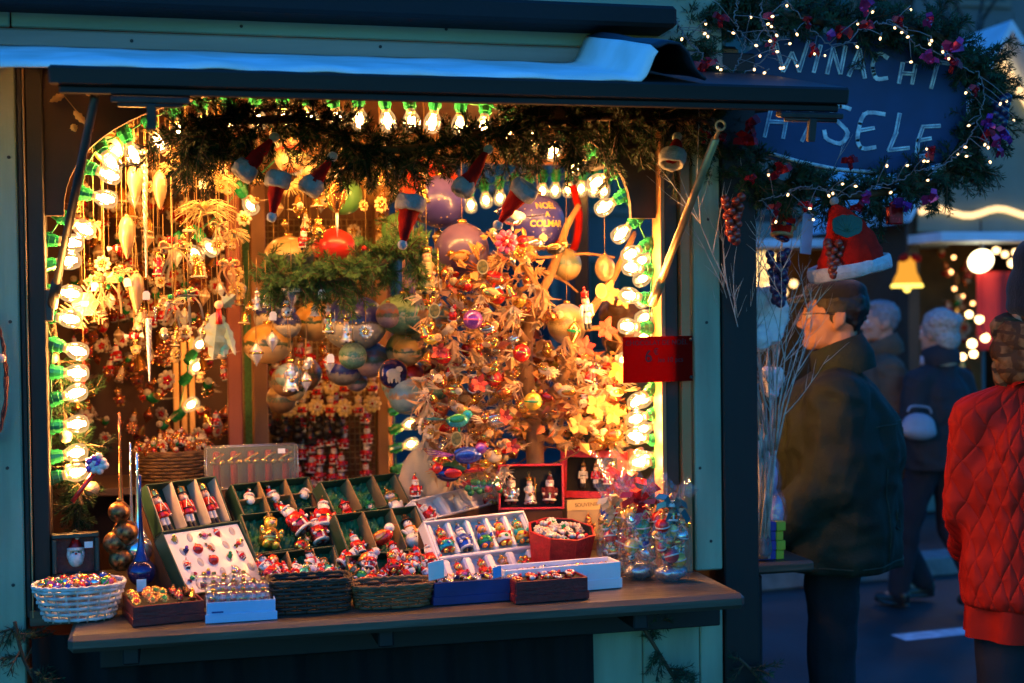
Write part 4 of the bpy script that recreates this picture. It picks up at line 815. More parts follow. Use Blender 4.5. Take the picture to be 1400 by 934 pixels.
s_ = mp(770, 805); F, w_ = open_box('long_box', 'long white open box behind the low dark red box', (690, 818), (849, 804), .085, 36*s_, pm('white_box_card', (.70, .70, .72), .5, 0, .05, 8), CARDW, .8)
for k in range(8): place('candy', 'wrapped_sweet', 'small wrapped sweet lying in the long white box', 'sweet', F @ T((w_*(.2+.1*k), .045+U(-.02, .02), 36*s_*.8-.002), (-1.2, 0, U(-1, 1)), .03), 'sweets in the long white box', False, (RED, WHITE, GOLD) if k % 2 else (WHITE, RED, SILVER))
# --- white woven basket of baubles
C = G(107, 853, zc)+V(0, .06, .0015); s_ = mpp(C)
basket('woven_basket', 'white woven basket full of tiny glass baubles at the end of the counter', C, 59*s_, .075, 46*s_, .26, WICKW, 6, 24, 2.4, True)
bc = [RED, BLUEG, GOLD, GREENG, SILVER, VIOLETG, ORANGEG, PINKG, COPPER]
for k in range(44):
    an = k*2.4; rr = math.sqrt((k+.5)/44); place('bauble', 'tiny_bauble', f'tiny {bc[k % 9].name.split("_")[0]} glass bauble in the white woven basket', 'bauble', T(C+V(50*s_*rr*math.cos(an), .062*rr*math.sin(an), 41*s_+.007*(1-rr)+U(0, .008)), (U(-1, 1), U(-1, 1), 0), .029), f'tiny {bc[k % 9].name.split("_")[0]} baubles in the white basket', False, (bc[k % 9], bc[(k*4+2) % 9], GOLD))
# --- black picture box with a santa face
F, w_, h = quad_frame((72, 793), (137, 790), (71, 731), -.02, None, 85, 6); t = thing('gift_box', 'black gift box with a window showing a grey bearded santa face', 'box', F); mb = MB(); mb.bounds(0, w_, 0, h, -.06, -.055, 0, .002); bd = .012
for q in ((0, w_, h-bd, h), (0, w_, 0, bd), (0, bd, bd+.001, h-bd-.001), (w_-bd, w_, bd+.001, h-bd-.001)): mb.bounds(*q, -.054, 0, 0, .002)
mb.build('case', pm('black_green_card', (.012, .018, .014), .4, 0, .3, 10), t); MB().bounds(bd, w_-bd, bd, h-bd, -.054, -.052, 0, 0).build('lining', MAROON, t)
MB().bounds(w_*.68, w_*.86, h*.66, h*.80, .0005, .0018, 0, .0005).build('price_tag', TAGM, t)
santa_head(inframe(F, w_*.5, h*.30, -.02, .16, .0), 'santa head with grey beard behind the window of the black gift box', None)
# --- tree toppers
def topper(px, base, tipy, mat, orn, label, Y, balls=1, tagged=False, w=20, group='glass tree toppers'):
    p = P(px, base, Y); s_ = mpp(p); Ht = (base-tipy)*s_; r = w*s_; t = thing('tree_topper', label, 'tree topper', p, group); z = 0
    MB().lathe([(r*.55, 0), (r*.38, r*.1), (r*.36, r*.4)], None, 0, 16).build('collar', mat, t); z = r*1.2
    for k in range(balls):
        rr = r*(1-.18*k); mb = MB().sph(rr, Matrix.Translation((0, 0, z)), 0, 20, 14); mb.build('ball', orn if k % 2 == 0 or balls == 1 else mat, t); z += rr*1.45
    z -= r*.55
    MB().lathe([(r*.62, z-r*.2), (r*.60, z), (r*.36, z+r*.5), (r*.22, z+r*1.1), (r*.15, z+(Ht-z)*.35), (r*.09, z+(Ht-z)*.7), (r*.10, Ht-.004), (.0006, Ht)], None, 0, 16).build('spire', mat, t)
    if tagged: MB().bounds(-.012, .012, -r*1.08-.001, -r*1.08, .0, .032, 0, .0004).build('price_tag', TAGM, t)
ENGR = pm('engraved_copper_glass', (.22, .06, .022), .3, .7, .8, 60, .4, 120, col2=(.50, .22, .07))
topper(167, 775, 563, COPPER, ENGR, 'tallest copper glass tree topper with an engraved ball', .04, 2, w=17)
topper(181, 770, 604, SILVER, SILVER, 'slim silver glass tree topper behind the blue one', .08, 1, w=14)
topper(190, 775, 618, SILVER, SILVER, 'silver glass tree topper with a bright ball next to the blue one', .02, 1, w=20)
topper(194, 805, 648, NAVYG, NAVYG, 'dark blue glass tree topper with a paper tag', -.06, 1, True, w=19)
for px, py, r_, lb in ((163, 700, 15, 'upper engraved copper bauble clustered beside the tree toppers'), (172, 728, 17, 'middle engraved copper bauble touching the silver topper'), (157, 742, 16, 'lower engraved copper bauble above the dark red tray'), (166, 765, 17, 'engraved copper bauble resting lowest behind the dark red tray')):
    p = P(px, py, .0); s_ = mpp(p); t = thing('copper_bauble', lb, 'bauble', p, 'engraved copper baubles'); MB().sph(r_*s_, None, 0, 18, 12).build('ball', ENGR, t); MB().lathe([(.006, 0), (.006, .008), (.001, .01)], Matrix.Translation((0, 0, r_*s_-.001)), 0, 8).build('cap', GOLD, t)
# --- clear box of candles
F, w_, h = quad_frame((283, 670), (408, 664), (276, 612), .40, None, 88, 3); t = thing('candle_box', 'clear plastic box with dark red candles tied with gold bows', 'box', F); d = .07; wedge(F, w_, h, d, ''); MB().bounds(0, w_, 0, h, -d, 0, 0, .002).build('clear_case', PLASTIC, t)
mb = MB(); r_ = .002
for x_ in (0, w_):
    for z_ in (0, -d): mb.tube([(x_, 0, z_), (x_, h, z_)], .0018, 4)
for y_ in (0, h):
    for z_ in (0, -d): mb.tube([(0, y_, z_), (w_, y_, z_)], .0018, 4)
mb.build('case_edges', film('plastic_edge', (.9, .9, .9), .35, .3, .15), t)
MB().bounds(w_*.78, w_*.86, h*.80, h*.92, .001, .002, 0, 0).build('price_tag', TAGM, t)
CANDLE = pm('dark_red_wax', (.30, .02, .015), .4, 0, .15, 20)
for k in range(5):
    M = F @ Matrix.Translation((w_*(.12+.19*k), .004, -d*.5)) @ FZ; c_ = thing('candle', ['dark red candle nearest the soldier box inside the clear case', 'dark red candle second in the clear case', 'dark red candle in the middle of the clear case', 'dark red candle fourth in the clear case, near the tag', 'dark red candle at the far right of the clear case'][k], 'candle', M, 'candles in the clear case')
    MB().lathe([(.011, 0), (.011, h*.80), (.008, h*.84), (.002, h*.85)], None, 0, 12).build('wax', CANDLE, c_); mb = MB()
    for s in (-1, 1): mb.lathe([(.001, 0), (.008, .012), (.007, .022), (.001, .026)], along((0, -.012, h*.55), (s, -.2, .35+U(-.2, .2))), 0, 6)
    mb.tube([(-.02, -.013, h*.62), (.02, -.013, h*.80)], .004, 6); mb.build('bow', GOLD, c_)
wedge(*LATEW)
# --- price slips
for px, py, ww, hh, lb, mt in ((597, 792, 24, 26, 'lavender price slip standing in front of the large white tray', TAGM), (680, 790, 13, 16, 'small blue price slip clipped to the long white box', pm('blue_slip', (.12, .36, .75), .6)), (190, 798, 0, 0, '', TAGM)):
    if not ww: continue
    p = P(px, py, -.27 if px > 650 else -.23); s_ = mpp(p); o = MB().bounds(-ww*s_/2, ww*s_/2, -.0007, .0007, 0, hh*s_, 0, .0003).build('price_slip', mt, None, T(p, (.15, -.12, .25))); tag(o, lb, 'price slip')
# --- cellophane bags of chocolates
def choc_bag(px, base, topy, wpx, Y, label, seed, rib):
    p = P(px, base, Y); p.z = max(p.z, zc+.002); s_ = mpp(p); H = (base-topy)*s_; r = wpx*s_/2; t = thing('cellophane_bag', label, 'gift bag', p, 'cellophane bags of chocolates'); rr = random.Random(seed)
    def f(u, v):
        an = 2*PI*u; q = (.86+.16*math.sin(v*6)) if v < .62 else (.86-.62*min(1, (v-.62)/.12)) if v < .74 else .24+.9*((v-.74)/.26)
        w2 = 1+.10*noise.noise(V(math.cos(an)*3+seed, math.sin(an)*3, v*9))+(.22*math.sin(9*an+seed) if v > .74 else .05*math.sin(11*an+v*7)); return V(r*q*w2*math.cos(an), r*.72*q*w2*math.sin(an), H*v+(.02*math.sin(5*an) if v > .9 else 0))
    mb = MB().grid(f, 44, 34, 0, False); mb.build('film', CELLO, t)
    mb = MB(); zk = H*.74; mb.tube([(r*.25*math.cos(a), r*.2*math.sin(a), zk) for a in [2*PI*i/12 for i in range(13)]], .005, 6)
    for k in range(9):
        a = 2*PI*k/9+rr.random(); L = r*rr.uniform(.7, 1.25); o = V(0, -r*.15, zk); e = o+V(L*math.cos(a), -r*.3*rr.random(), L*.8*math.sin(a)); m_ = (o+e)/2+V(0, -.02, .015); w2 = V(-math.sin(a), 0, math.cos(a))*.009; mb.add([o-w2*.5, o+w2*.5, m_+w2, e+w2, e-w2, m_-w2], [(0, 1, 2, 5), (5, 2, 3, 4)])
    mb.build('ribbon', rib, t); mb = MB()
    for k in range(34):
        a = rr.uniform(0, 6.3); q = r*rr.uniform(.2, .72); z = H*rr.uniform(.44, .68); o = V(q*math.cos(a), q*.66*math.sin(a), z); d = V(rr.uniform(-1, 1), rr.uniform(-1, 1), rr.uniform(-.5, .5))*.028; w2 = V(rr.uniform(-1, 1), rr.uniform(-1, 1), rr.uniform(-1, 1)).normalized()*.0035; m_ = o+d*.5+V(0, 0, .012); mb.add([o-w2, o+w2, m_+w2, m_-w2, o+d+w2, o+d-w2], [(0, 1, 2, 3), (3, 2, 4, 5)])
    mb.build('gold_shreds', pm('gold_shred', (.62, .36, .12), .35, .5, .3, 40), t); bs_ = MB().sph(1, T((0, 0, .022), None, (r*.80, r*.58, .024)), 0, 18, 8).mesh('foil_base', pm('crinkled_silver_foil', (.42, .44, .48), .25, .85, .2, 30, 1., 60)); wob(bs_, .008, 40, seed); ob('foil_base', bs_, t); foil = [RED, GOLD, GREENG, GOLD, YELLOWG, ORANGEG, RED, BLUEG, SILVER, COPPER]
    for k in range(17):
        z = .035+H*.52*k/17; a = k*2.4; q = r*.52*(.5+.5*rr.random()); c_ = foil[(k*3+seed) % 10]; kd = ['bauble', 'santa', 'drop', 'bear', 'bauble', 'candy'][(k+seed) % 6]
        place(kd, 'foil_chocolate', f'{c_.name.split("_")[0]} foil wrapped chocolate inside the {["first", "second", "third", "fourth", "fifth"][seed-1]} cellophane bag', 'chocolate', T(p+V(q*math.cos(a), q*.7*math.sin(a), z), (rr.uniform(-.3, .3), rr.uniform(-.5, .5), rr.uniform(-.6, .6)), .052 if kd != 'santa' else .085), f'{c_.name.split("_")[0]} chocolates in bag {seed}', False, (c_, WHITE if kd != 'candy' else GOLD, GOLD))
RIBR = pm('red_gloss_ribbon', (.55, .02, .02), .25, .3, .2, 20); RIBB = pm('blue_gloss_ribbon', (.06, .22, .26), .2, .5, .2, 20); RIBG = pm('cream_gloss_ribbon', (.7, .5, .25), .25, .3, .2, 20)
choc_bag(848, 798, 645, 62, .10, 'cellophane bag of chocolates beside the beige box, first from the octagonal box', 1, RIBR)
choc_bag(838, 800, 672, 40, .0, 'smaller cellophane bag with crumpled cream neck in front of the beige box', 5, RIBG)
choc_bag(875, 803, 662, 62, -.06, 'cellophane bag with red ribbon bow in the middle of the bag group', 2, RIBR)
choc_bag(930, 790, 655, 50, .06, 'cellophane bag with glossy blue ribbon against the right jamb', 3, RIBB)
choc_bag(917, 806, 672, 58, -.12, 'cellophane bag with silver base standing nearest the counter end', 4, RIBB)
# --- red price card on the jamb
def thin_card(name, col):
    m = bpy.data.materials.new(name); m.use_nodes = True; N = m.node_tree.nodes; L = m.node_tree.links; N.remove(N['Principled BSDF']); a = N.new('ShaderNodeBsdfDiffuse'); b = N.new('ShaderNodeBsdfTranslucent'); mx = N.new('ShaderNodeMixShader'); mx.inputs[0].default_value = .5
    tc = N.new('ShaderNodeTexCoord'); n = N.new('ShaderNodeTexNoise'); n.inputs['Scale'].default_value = 30; L.new(tc.outputs['Object'], n.inputs['Vector']); cr = N.new('ShaderNodeValToRGB'); cr.color_ramp.elements[0].color = (*[c*.85 for c in col], 1); cr.color_ramp.elements[1].color = (*col, 1); L.new(n.outputs[0], cr.inputs[0])
    L.new(cr.outputs[0], a.inputs[0]); L.new(cr.outputs[0], b.inputs[0]); L.new(a.outputs[0], mx.inputs[1]); L.new(b.outputs[0], mx.inputs[2]); L.new(mx.outputs[0], N['Material Output'].inputs[0]); return m
a = P(852, 524, -.06); b = P(948, 524, -.03); s_ = mpp(a); w_ = (b-a).length; h = 63*s_; ang = math.atan2((b-a).y, (b-a).x)
t = thing('price_card', 'red handwritten price card pinned to the right jamb', 'price card', T(a, (PI/2, 0, ang+.02))); MB().bounds(0, w_, 0, h, -.001, .001, 0, .0004).build('card', thin_card('red_card', (.24, .007, .005)), t)
INK = pm('black_ink', (.012, .006, .006), .6)
for tx, sz, x_, y_ in (('CHOCOLAT DE NOËL', .155, .48, .86), ('6', .38, .36, .56), ('€', .2, .47, .66), ('les 10 pcs', .16, .68, .48)): ob('lettering', text_mesh(tx, h*sz, .0003, INK), t, Matrix.Translation((w_*x_, h*y_, .0016)))
for y_ in (.08, .92): ob('pin', MB().sph(.006, None, 0, 10, 6).mesh('pin', METAL), t, Matrix.Translation((w_*.975, h*y_, .003)))
# ---------------------------------------------------------------- things hanging in the opening
FROST = pm('frosted_white_glass', (.30, .19, .10), .35, .1, .06, 30, .15, 60, coat=.2)
CRYST = pm('clear_crystal', (.80, .78, .72), .08, .55, .1, 30)
STRAW = pm('pale_straw', (.62, .44, .18), .6, 0, .25, 40); ORIB = pm('orange_ribbon', (.62, .28, .06), .45, 0, .2, 20, sheen=.2); CREAMR = pm('cream_ribbon', (.46, .31, .13), .5, 0, .15, 20)
GOLDLEAF = pm('gold_foil_leaf', (.70, .45, .16), .32, .6, .25, 25)
def cord(t, inv, p, top_z, r=.0009, mat=PEG): ob('cord', MB().tube([inv @ p, inv @ V(p.x, p.y, top_z)], r, 4).mesh('cord', mat), t)
CEIL = P(400, 112, .2).z
def hang(name, label, cat, px, py, Y, group=None, cordtop=CEIL, thick=.0009, mat=PEG):
    p = P(px, py, Y); t = thing(name, label, cat, p, group)
    if cordtop: cord(t, Matrix.Translation(-p), p, cordtop if cordtop is not True else CEIL, thick, mat)
    return t, mpp(p)
# frosted glass pine cones
cone_cache = {}
def pinecone(px, top, bot, w, Y, label):
    t, s_ = hang('glass_pinecone', label, 'ornament', px, top, Y, 'frosted glass pine cones'); L = (bot-top)*s_; mb = MB(); n = 22; prof = []
    for i in range(n+1):
        f = i/n; r = w*s_/2*(math.sin(PI*(f**.75))**.7)*(1-.25*f); prof.append((max(.0004, r*(1+.05*(i % 2))), -L*f))
    mb.lathe(prof, None, 0, 14); me = mb.mesh('cone', FROST); wob(me, .0018, 90, px); ob('cone', me, t); MB().lathe([(.007, -.006), (.008, .0), (.003, .006)], None, 0, 10).build('cap', GOLD, t)
pinecone(184, 224, 277, 23, .14, 'frosted glass pine cone under the bulb beside the green disc ornament')
pinecone(218, 234, 287, 21, .16, 'frosted glass pine cone hanging below the left end of the garland')
pinecone(173, 295, 355, 24, .15, 'frosted glass pine cone with a little bow hanging below the two upper cones')
pinecone(186, 372, 431, 22, .14, 'lowest frosted glass pine cone with a white price tag beside it')
# twisted glass icicles
def icicle(px, top, bot, w, Y, label, mat=CRYST):
    t, s_ = hang('glass_icicle', label, 'ornament', px, top, Y, 'twisted glass icicles'); L = (bot-top)*s_; mb = MB()
    for k in range(3):
        mb.tube([(w*s_*.28*(1-.8*i/60)*math.cos(i*.62+k*2.1), w*s_*.28*(1-.8*i/60)*math.sin(i*.62+k*2.1), -L*i/60) for i in range(61)], [w*s_*.26*(1-.8*i/60) for i in range(61)], 5)
    mb.build('twist', mat, t)
icicle(197, 205, 380, 11, .20, 'long twisted glass icicle hanging between the frosted cones'); icicle(203, 436, 522, 10, .15, 'twisted glass icicle whose sharp tip hangs lowest of all'); icicle(212, 420, 440, 6, .3, 'short smooth glass icicle behind the lowest frosted cone', SILVER)
# trinket bunches with ribbons
def bunch(px, py, w, Y, label, rib=CREAMR, leaf=True, seed=1, tails=4, tl=1.0, wide=1.0):
    t, s_ = hang('ribbon_bunch', label, 'ornament', px, py, Y, 'ribbon bunches on gold cords', thick=.0011, mat=CREAMR); rr = random.Random(seed); R_ = w*s_/2; mb = MB()
    for k in range(16):
        a = rr.uniform(0, 6.28); q = R_*rr.random()**.5*.8; mb.sph(R_*rr.uniform(.12, .24), T((q*wide*math.cos(a), rr.uniform(-.3, .3)*R_, -R_*.5+q*.5*math.sin(a))), rr.choice([0, 1, 1, 2, 3, 4]), 8, 6)
    mb.build('trinkets', [RED, GOLD, pm('brown_cone', (.10, .045, .02), .6), GREENG, CREAM], t); mb = MB()
    if leaf:
        for k in range(6):
            a = k*1.05+rr.random()*.5; L = R_*rr.uniform(.7, 1.0); d = V(math.cos(a)*wide, -.2, math.sin(a)*.6); sd = V(-math.sin(a), 0, math.cos(a))*L*.22; o = V(0, 0, -R_*.4); mb.add([o, o+d*L*.5+sd, o+d*L, o+d*L*.5-sd+V(0, -.004, 0)], [(0, 1, 2, 3)])
        mb.build('leaf', GOLDLEAF, t); mb = MB()
    for k in range(tails):
        x = (k-(tails-1)/2)*R_*.35; L = R_*rr.uniform(1.3, 2.4)*tl; pts = bez([(x*.3, -.01, -R_*.5), (x+rr.uniform(-.3, .3)*R_, -.02, -R_*.5-L*.4), (x+rr.uniform(-.5, .5)*R_, -.012, -R_*.5-L)], 8)
        for a, b in zip(pts, pts[1:]): w2 = V(.0028, .001, 0); mb.add([a-w2, a+w2, b+w2, b-w2], [(0, 1, 2, 3)])
    for s in (-1, 1): mb.tube(bez([(0, -.012, -R_*.5), (s*R_*.6, -.02, -R_*.25), (s*R_*.7, -.015, -R_*.6), (0, -.014, -R_*.55)], 12), .0022, 4)
    mb.build('ribbon', rib, t)
bunch(143, 372, 46, .14, 'bunch of berries and trailing ribbons beside the snowflake', seed=3, wide=1.3, tl=1.2)
bunch(168, 362, 34, .2, 'bunch of small cones and gold berries behind the lowest frosted pine cone', seed=4)
bunch(236, 325, 48, .17, 'gold leaf bunch on a thick cord right of the glass icicle', seed=5, tl=.9); bunch(236, 402, 44, .15, 'bunch with yellow ribbon bow below the gold leaf bunch', seed=6, tl=.8)
bunch(257, 392, 40, .16, 'gold leaf bunch hanging beside the yellow bow', seed=7); bunch(313, 352, 36, .15, 'orange ribboned bunch in front of the red stained post', ORIB, False, seed=8, tl=1.1)
bunch(300, 300, 30, .22, 'straw coloured bunch above the orange ribboned bunch', STRAW, True, seed=9); bunch(128, 300, 26, .2, 'small cream bunch beside the left bulbs', seed=10)
# straw angels
def straw(px, py, w, Y, label, seed):
    t, s_ = hang('straw_ornament', label, 'ornament', px, py, Y, 'loose straw ornaments'); rr = random.Random(seed); mb = MB(); R_ = w*s_/2
    for k in range(70):
        a = rr.gauss(0, .75)+(PI if k % 2 else 0); L = R_*rr.uniform(.6, 1.15); d = V(math.cos(a), rr.uniform(-.35, .35), math.sin(a)*.5); c_ = V(rr.uniform(-.12, .12)*R_, 0, rr.uniform(-.25, .1)*R_); mb.tube(bez([c_, c_+d*L*.5+V(0, -.004, R_*.1), c_+d*L+V(0, 0, -R_*.18)], 4), .0011, 3)
    mb.build('straws', STRAW, t); MB().sph(R_*.14, Matrix.Translation((0, -.006, R_*.12)), 0, 10, 8).build('knot', ORIB, t)
straw(280, 285, 78, .2, 'large wreath like bundle of loose straw below the garland', 1); straw(245, 225, 50, .2, 'straw ornament spread under the left tip of the garland', 2); straw(300, 245, 52, .26, 'straw ornament behind the garland between the hats', 3); straw(320, 320, 40, .24, 'small straw ornament above the orange ribbon bunch', 4); straw(395, 255, 40, .3, 'small straw ornament beside the third santa hat', 5)
# carved angel with leaf wings
t, s_ = hang('leaf_angel', 'gold leaf angel with veined wings hanging before the red stained post', 'ornament', 298, 425, .15); mb = MB(); k_ = s_
def leafmesh(mb, o, d, L, W, curl=.2, m=0):
    d = d.normalized(); sd = d.cross(V(0, 1, 0)).normalized(); n = 8; vs = []
    for i in range(n+1):
        f = i/n; ww = W*math.sin(PI*f**.8)**.8*(1+.18*((i % 2)*2-1)); c_ = o+d*L*f+V(0, -curl*L*f*f, 0)
        vs += [c_-sd*ww, c_+V(0, -.12*W, 0), c_+sd*ww]
    fs = []
    for i in range(n): a = 3*i; fs += [[a, a+1, a+4, a+3], [a+1, a+2, a+5, a+4]]
    mb.add(vs, fs, None, m)
leafmesh(mb, V(0, 0, 0), V(-.12, 0, -1), 68*k_, 15*k_, .05); leafmesh(mb, V(4*k_, 0, 6*k_), V(.45, 0, .35), 26*k_, 9*k_, .1); leafmesh(mb, V(4*k_, .004, -30*k_), V(.12, 0, -1), 34*k_, 11*k_, .1); leafmesh(mb, V(8*k_, 0, -14*k_), V(.3, 0, -1), 50*k_, 6*k_, .1); mb.build('leaf_wings', GOLDLEAF, t)
mb = MB(); mb.sph(6*k_, Matrix.Translation((1*k_, -.008, 8*k_)), 0, 10, 8); mb.lathe([(5*k_, -18*k_), (3*k_, 4*k_)], Matrix.Translation((1*k_, -.008, 0)), 1, 10); mb.build('figure', [SKIN_O, RED], t)
# snowflake
t, s_ = hang('snowflake', 'large pale glitter snowflake hanging beside the left bulbs', 'ornament', 116, 382, .15); c_ = V(0, 0, -34*s_); mb = MB()
for k in range(6):
    a = k*PI/3+.3; d = V(math.cos(a), 0, math.sin(a)); e = c_+d*34*s_; mb.tube([c_, e], [.004, .0026], 5)
    for f, l in ((.5, .38), (.72, .34), (.9, .22)):
        for s in (-1, 1): d2 = V(math.cos(a+s*.9), 0, math.sin(a+s*.9)); o = c_+d*34*s_*f; mb.tube([o, o+d2*34*s_*l], [.0032, .0018], 4)
mb.lathe([(.001, -.003), (18*s_, -.002), (18*s_, .002), (.001, .003)], T(c_, (PI/2, 0, 0)), 0, 6, False); mb.build('flake', pm('pale_glitter', (.34, .24, .14), .35, .4, .3, 90, .5, 160), t); MB().bounds(-5*s_, 5*s_, -.006, -.0045, c_.z-3*s_, c_.z+4*s_).build('price_tag', TAGM, t)
# teal disc
t, s_ = hang('disc_ornament', 'round teal glass disc with a gold figure hanging among the upper left bulbs', 'ornament', 148, 185, .12); MB().lathe([(.001, -.008), (17*s_, -.004), (19*s_, 0), (17*s_, .004), (.001, .008)], T((0, 0, -19*s_), (PI/2, 0, 0)), 0, 24).build('disc', pm('pale_teal_glass', (.22, .55, .42), .2, .1, .25, 12, coat=.5, col2=(.55, .72, .5)), t)
MB().lathe([(18.5*s_, -.003), (20.5*s_, -.003), (20.5*s_, .003), (18.5*s_, .003)], T((0, 0, -19*s_), (PI/2, 0, 0)), 0, 24).build('rim', GOLD, t); place_o = fig('bird', GOLD, GOLD, GOLD); ob('figure', _FIG[('bird', 'gold_glass', 'gold_glass', 'gold_glass', 'black_glaze', 'one')], t, Matrix.Translation((-4*s_, -.012, -30*s_)) @ Matrix.Rotation(1.3, 4, 'Z') @ Matrix.Scale(.05, 4))
# gold teardrop with lattice
t, s_ = hang('lattice_drop', 'amber glass drop with gold lattice and a long clear tip below the garland', 'ornament', 460, 246, .14); MB().lathe([(.002, 0), (9*s_, -5*s_), (13*s_, -14*s_), (10*s_, -27*s_), (5*s_, -38*s_), (2.4*s_, -45*s_)], None, 0, 16).build('drop', pm('amber_glass', (.62, .25, .05), .12, .5, .3, 30, coat=.6), t); mb = MB()
for k in range(6):
    for sg in (-1, 1): mb.tube([((13*math.sin(PI*min(1, (i+.5)/13))**.8+.6)*s_*math.cos(k*1.047+sg*i*.2), (13*math.sin(PI*min(1, (i+.5)/13))**.8+.6)*s_*math.sin(k*1.047+sg*i*.2), -3*s_-i*3.2*s_) for i in range(13)], .0011, 4)
mb.build('lattice', GOLD, t); MB().lathe([(2.5*s_, -45*s_), (2*s_, -62*s_), (.4*s_, -78*s_)], None, 0, 8).build('tip', CRYST, t)
# gold leaves pinned on the arch board
t = thing('leaf_garnish', 'gold foil leaves pinned to the dark arch board by the left support rod', 'leaf garnish', P(103, 150, .012)); mb = MB(); s_ = mpp(P(103, 150, .012))
for x_, y_, a, L in ((-14, 20, -2.6, 22), (-2, -2, -.85, 26), (12, -14, -1.0, 20), (18, 18, 1.6, 14), (-4, -20, -1.2, 12)): leafmesh(mb, V(x_*s_, -.006, y_*s_), V(math.cos(a), 0, math.sin(a)), L*s_, 5*s_, .2)
mb.tube([V(-14*s_, -.004, 18*s_), V(0, -.004, 0), V(16*s_, -.004, -22*s_)], .0012, 4); mb.build('leaf_spray', GOLDLEAF, t)
# fine strings, tags and small glass figures on the middle fir branch
for px, py, kd, cl, sz, lb, g_ in ((398, 372, 'drop', (SILVER, WHITE, GOLD), .115, 'large silver white glass nut hanging at the left end of the middle fir branch', None), (391, 408, 'bear', (CRYST, CRYST, GOLD), .06, 'small clear glass bear hanging below the silver nut', None), (351, 395, 'king', (CRYST, CRYST, CRYST), .065, 'clear glass angel hanging at the far left of the middle fir branch', None), (363, 398, 'king', (GOLD, CRYST, CRYST), .05, 'small gilded glass angel beside the clear glass angel', None),
    (448, 418, 'king', (CRYST, GOLD, CRYST), .085, 'crystal figure with gold robe hanging at the middle of the fir branch', None), (430, 412, 'bell', (CRYST, CRYST, GOLD), .05, 'tiny crystal bell tied to the middle fir branch', None), (473, 432, 'king', (CRYST, CRYST, GOLD), .08, 'crystal figure hanging in front of the blue painted ball', None), (397, 485, 'king', (CRYST, CRYST, GOLD), .11, 'crystal figure on a red hook hanging below the left end of the branch', None), (419, 480, 'bird', (CRYST, CRYST, GOLD), .075, 'crystal bird hanging beside the crystal figure on a red hook', None),
    (418, 505, 'drop', (CRYST, GOLD, GOLD), .07, 'crystal pendant hanging under the crystal bird', None), (372, 450, 'drop', (CRYST, CRYST, GOLD), .07, 'slim crystal pendant with a paper tag at the branch end', None), (350, 465, 'drop', (CRYST, GOLD, GOLD), .08, 'long crystal pendant in front of the gingham post', None), (450, 480, 'drop', (CRYST, RED, GOLD), .07, 'crystal pendant with red top and paper tag under the branch', None), (500, 440, 'rosette', (CRYST, CRYST, GOLD), .055, 'round crystal wreath hanging before the starry blue ball', None),
    (583, 330, 'king', (GOLD, STRAW, GOLD), .16, 'tall gold glass figure in a red hat hanging beside the violet baubles', None), (408, 270, 'bird', (GOLD, CREAM, GOLD), .07, 'gold bird hanging between the second and third santa hats', None), (435, 295, 'bear', (GOLD, GOLD, GOLD), .07, 'gold bear hanging below the third santa hat', None), (415, 310, 'santa', (), .07, 'small santa hanging over the red bauble', None), (500, 330, 'bird', (BLACK, RED, GOLD), .06, 'black glass bird perched behind the middle fir branch', None), (140, 345, 'rosette', (CREAM, GOLD, GOLD), .06, 'cream rosette hanging above the snowflake', None), (258, 300, 'drop', (GOLD, CREAM, GOLD), .07, 'gold drop hanging behind the straw wreath', None), (216, 340, 'king', (CREAM, RED, GOLD), .08, 'cream angel with red hem behind the glass icicle', None), (160, 325, 'candy', (RED, WHITE, WHITE), .05, 'red and white candy hanging beside the frosted cones', None), (183, 445, 'candy', (RED, WHITE, WHITE), .05, 'red and white striped sweet beside the icicle tip', None), (225, 440, 'bird', (SILVER, CREAM, GOLD), .07, 'silver bird hanging right of the icicle tip', None), (270, 350, 'bell', (GOLD, CREAM, GOLD), .07, 'gold bell hanging left of the red stained post', None)):
    Y = .30 if px > 340 else .22; p = P(px, py, Y); M = T(p-V(0, 0, sz*.98), (0, 0, U(-.5, .5)), sz); o = place(kd, 'hanging_ornament', lb, 'ornament', M, g_, True, cl); t_ = o; inv = M.inverted(); ob('cord', MB().tube([inv @ p, inv @ V(p.x, p.y, p.z+(.09 if px > 340 and py > 360 else .3))], .0011/sz, 4).mesh('cord', PEG), t_)
def tagcard(px, py, Y, lb):
    p = P(px, py, Y); s_ = mpp(p); o = MB().prism([(-5*s_, 0), (5*s_, 0), (5*s_, 9*s_), (2.5*s_, 12*s_), (-2.5*s_, 12*s_), (-5*s_, 9*s_)], .0008).build('price_tag', TAGM, None, T(p, (PI/2, U(-.1, .1), U(-.3, .3)))); tag(o, lb, 'price tag')
tagcard(373, 438, .27, 'white price tag under the left end of the middle fir branch'); tagcard(440, 408, .27, 'white price tag in the middle of the fir branch'); tagcard(452, 496, .27, 'white price tag on the red topped crystal pendant'); tagcard(200, 410, .12, 'white price tag above the icicle tip'); tagcard(175, 392, .12, 'white price tag beside the lowest frosted cone'); tagcard(130, 398, .12, 'cream price tag on the berry bunch by the snowflake'); tagcard(277, 258, .15, 'white price tag among the loose straw'); tagcard(462, 243, .12, 'white price tag on top of the amber lattice drop')
t, s_ = hang('glass_candle', 'thin red glass candle hanging behind the left bulbs', 'ornament', 114, 485, .22); MB().tube([(0, 0, 0), (0, 0, -55*s_)], .004, 8).build('stick', RED, t)
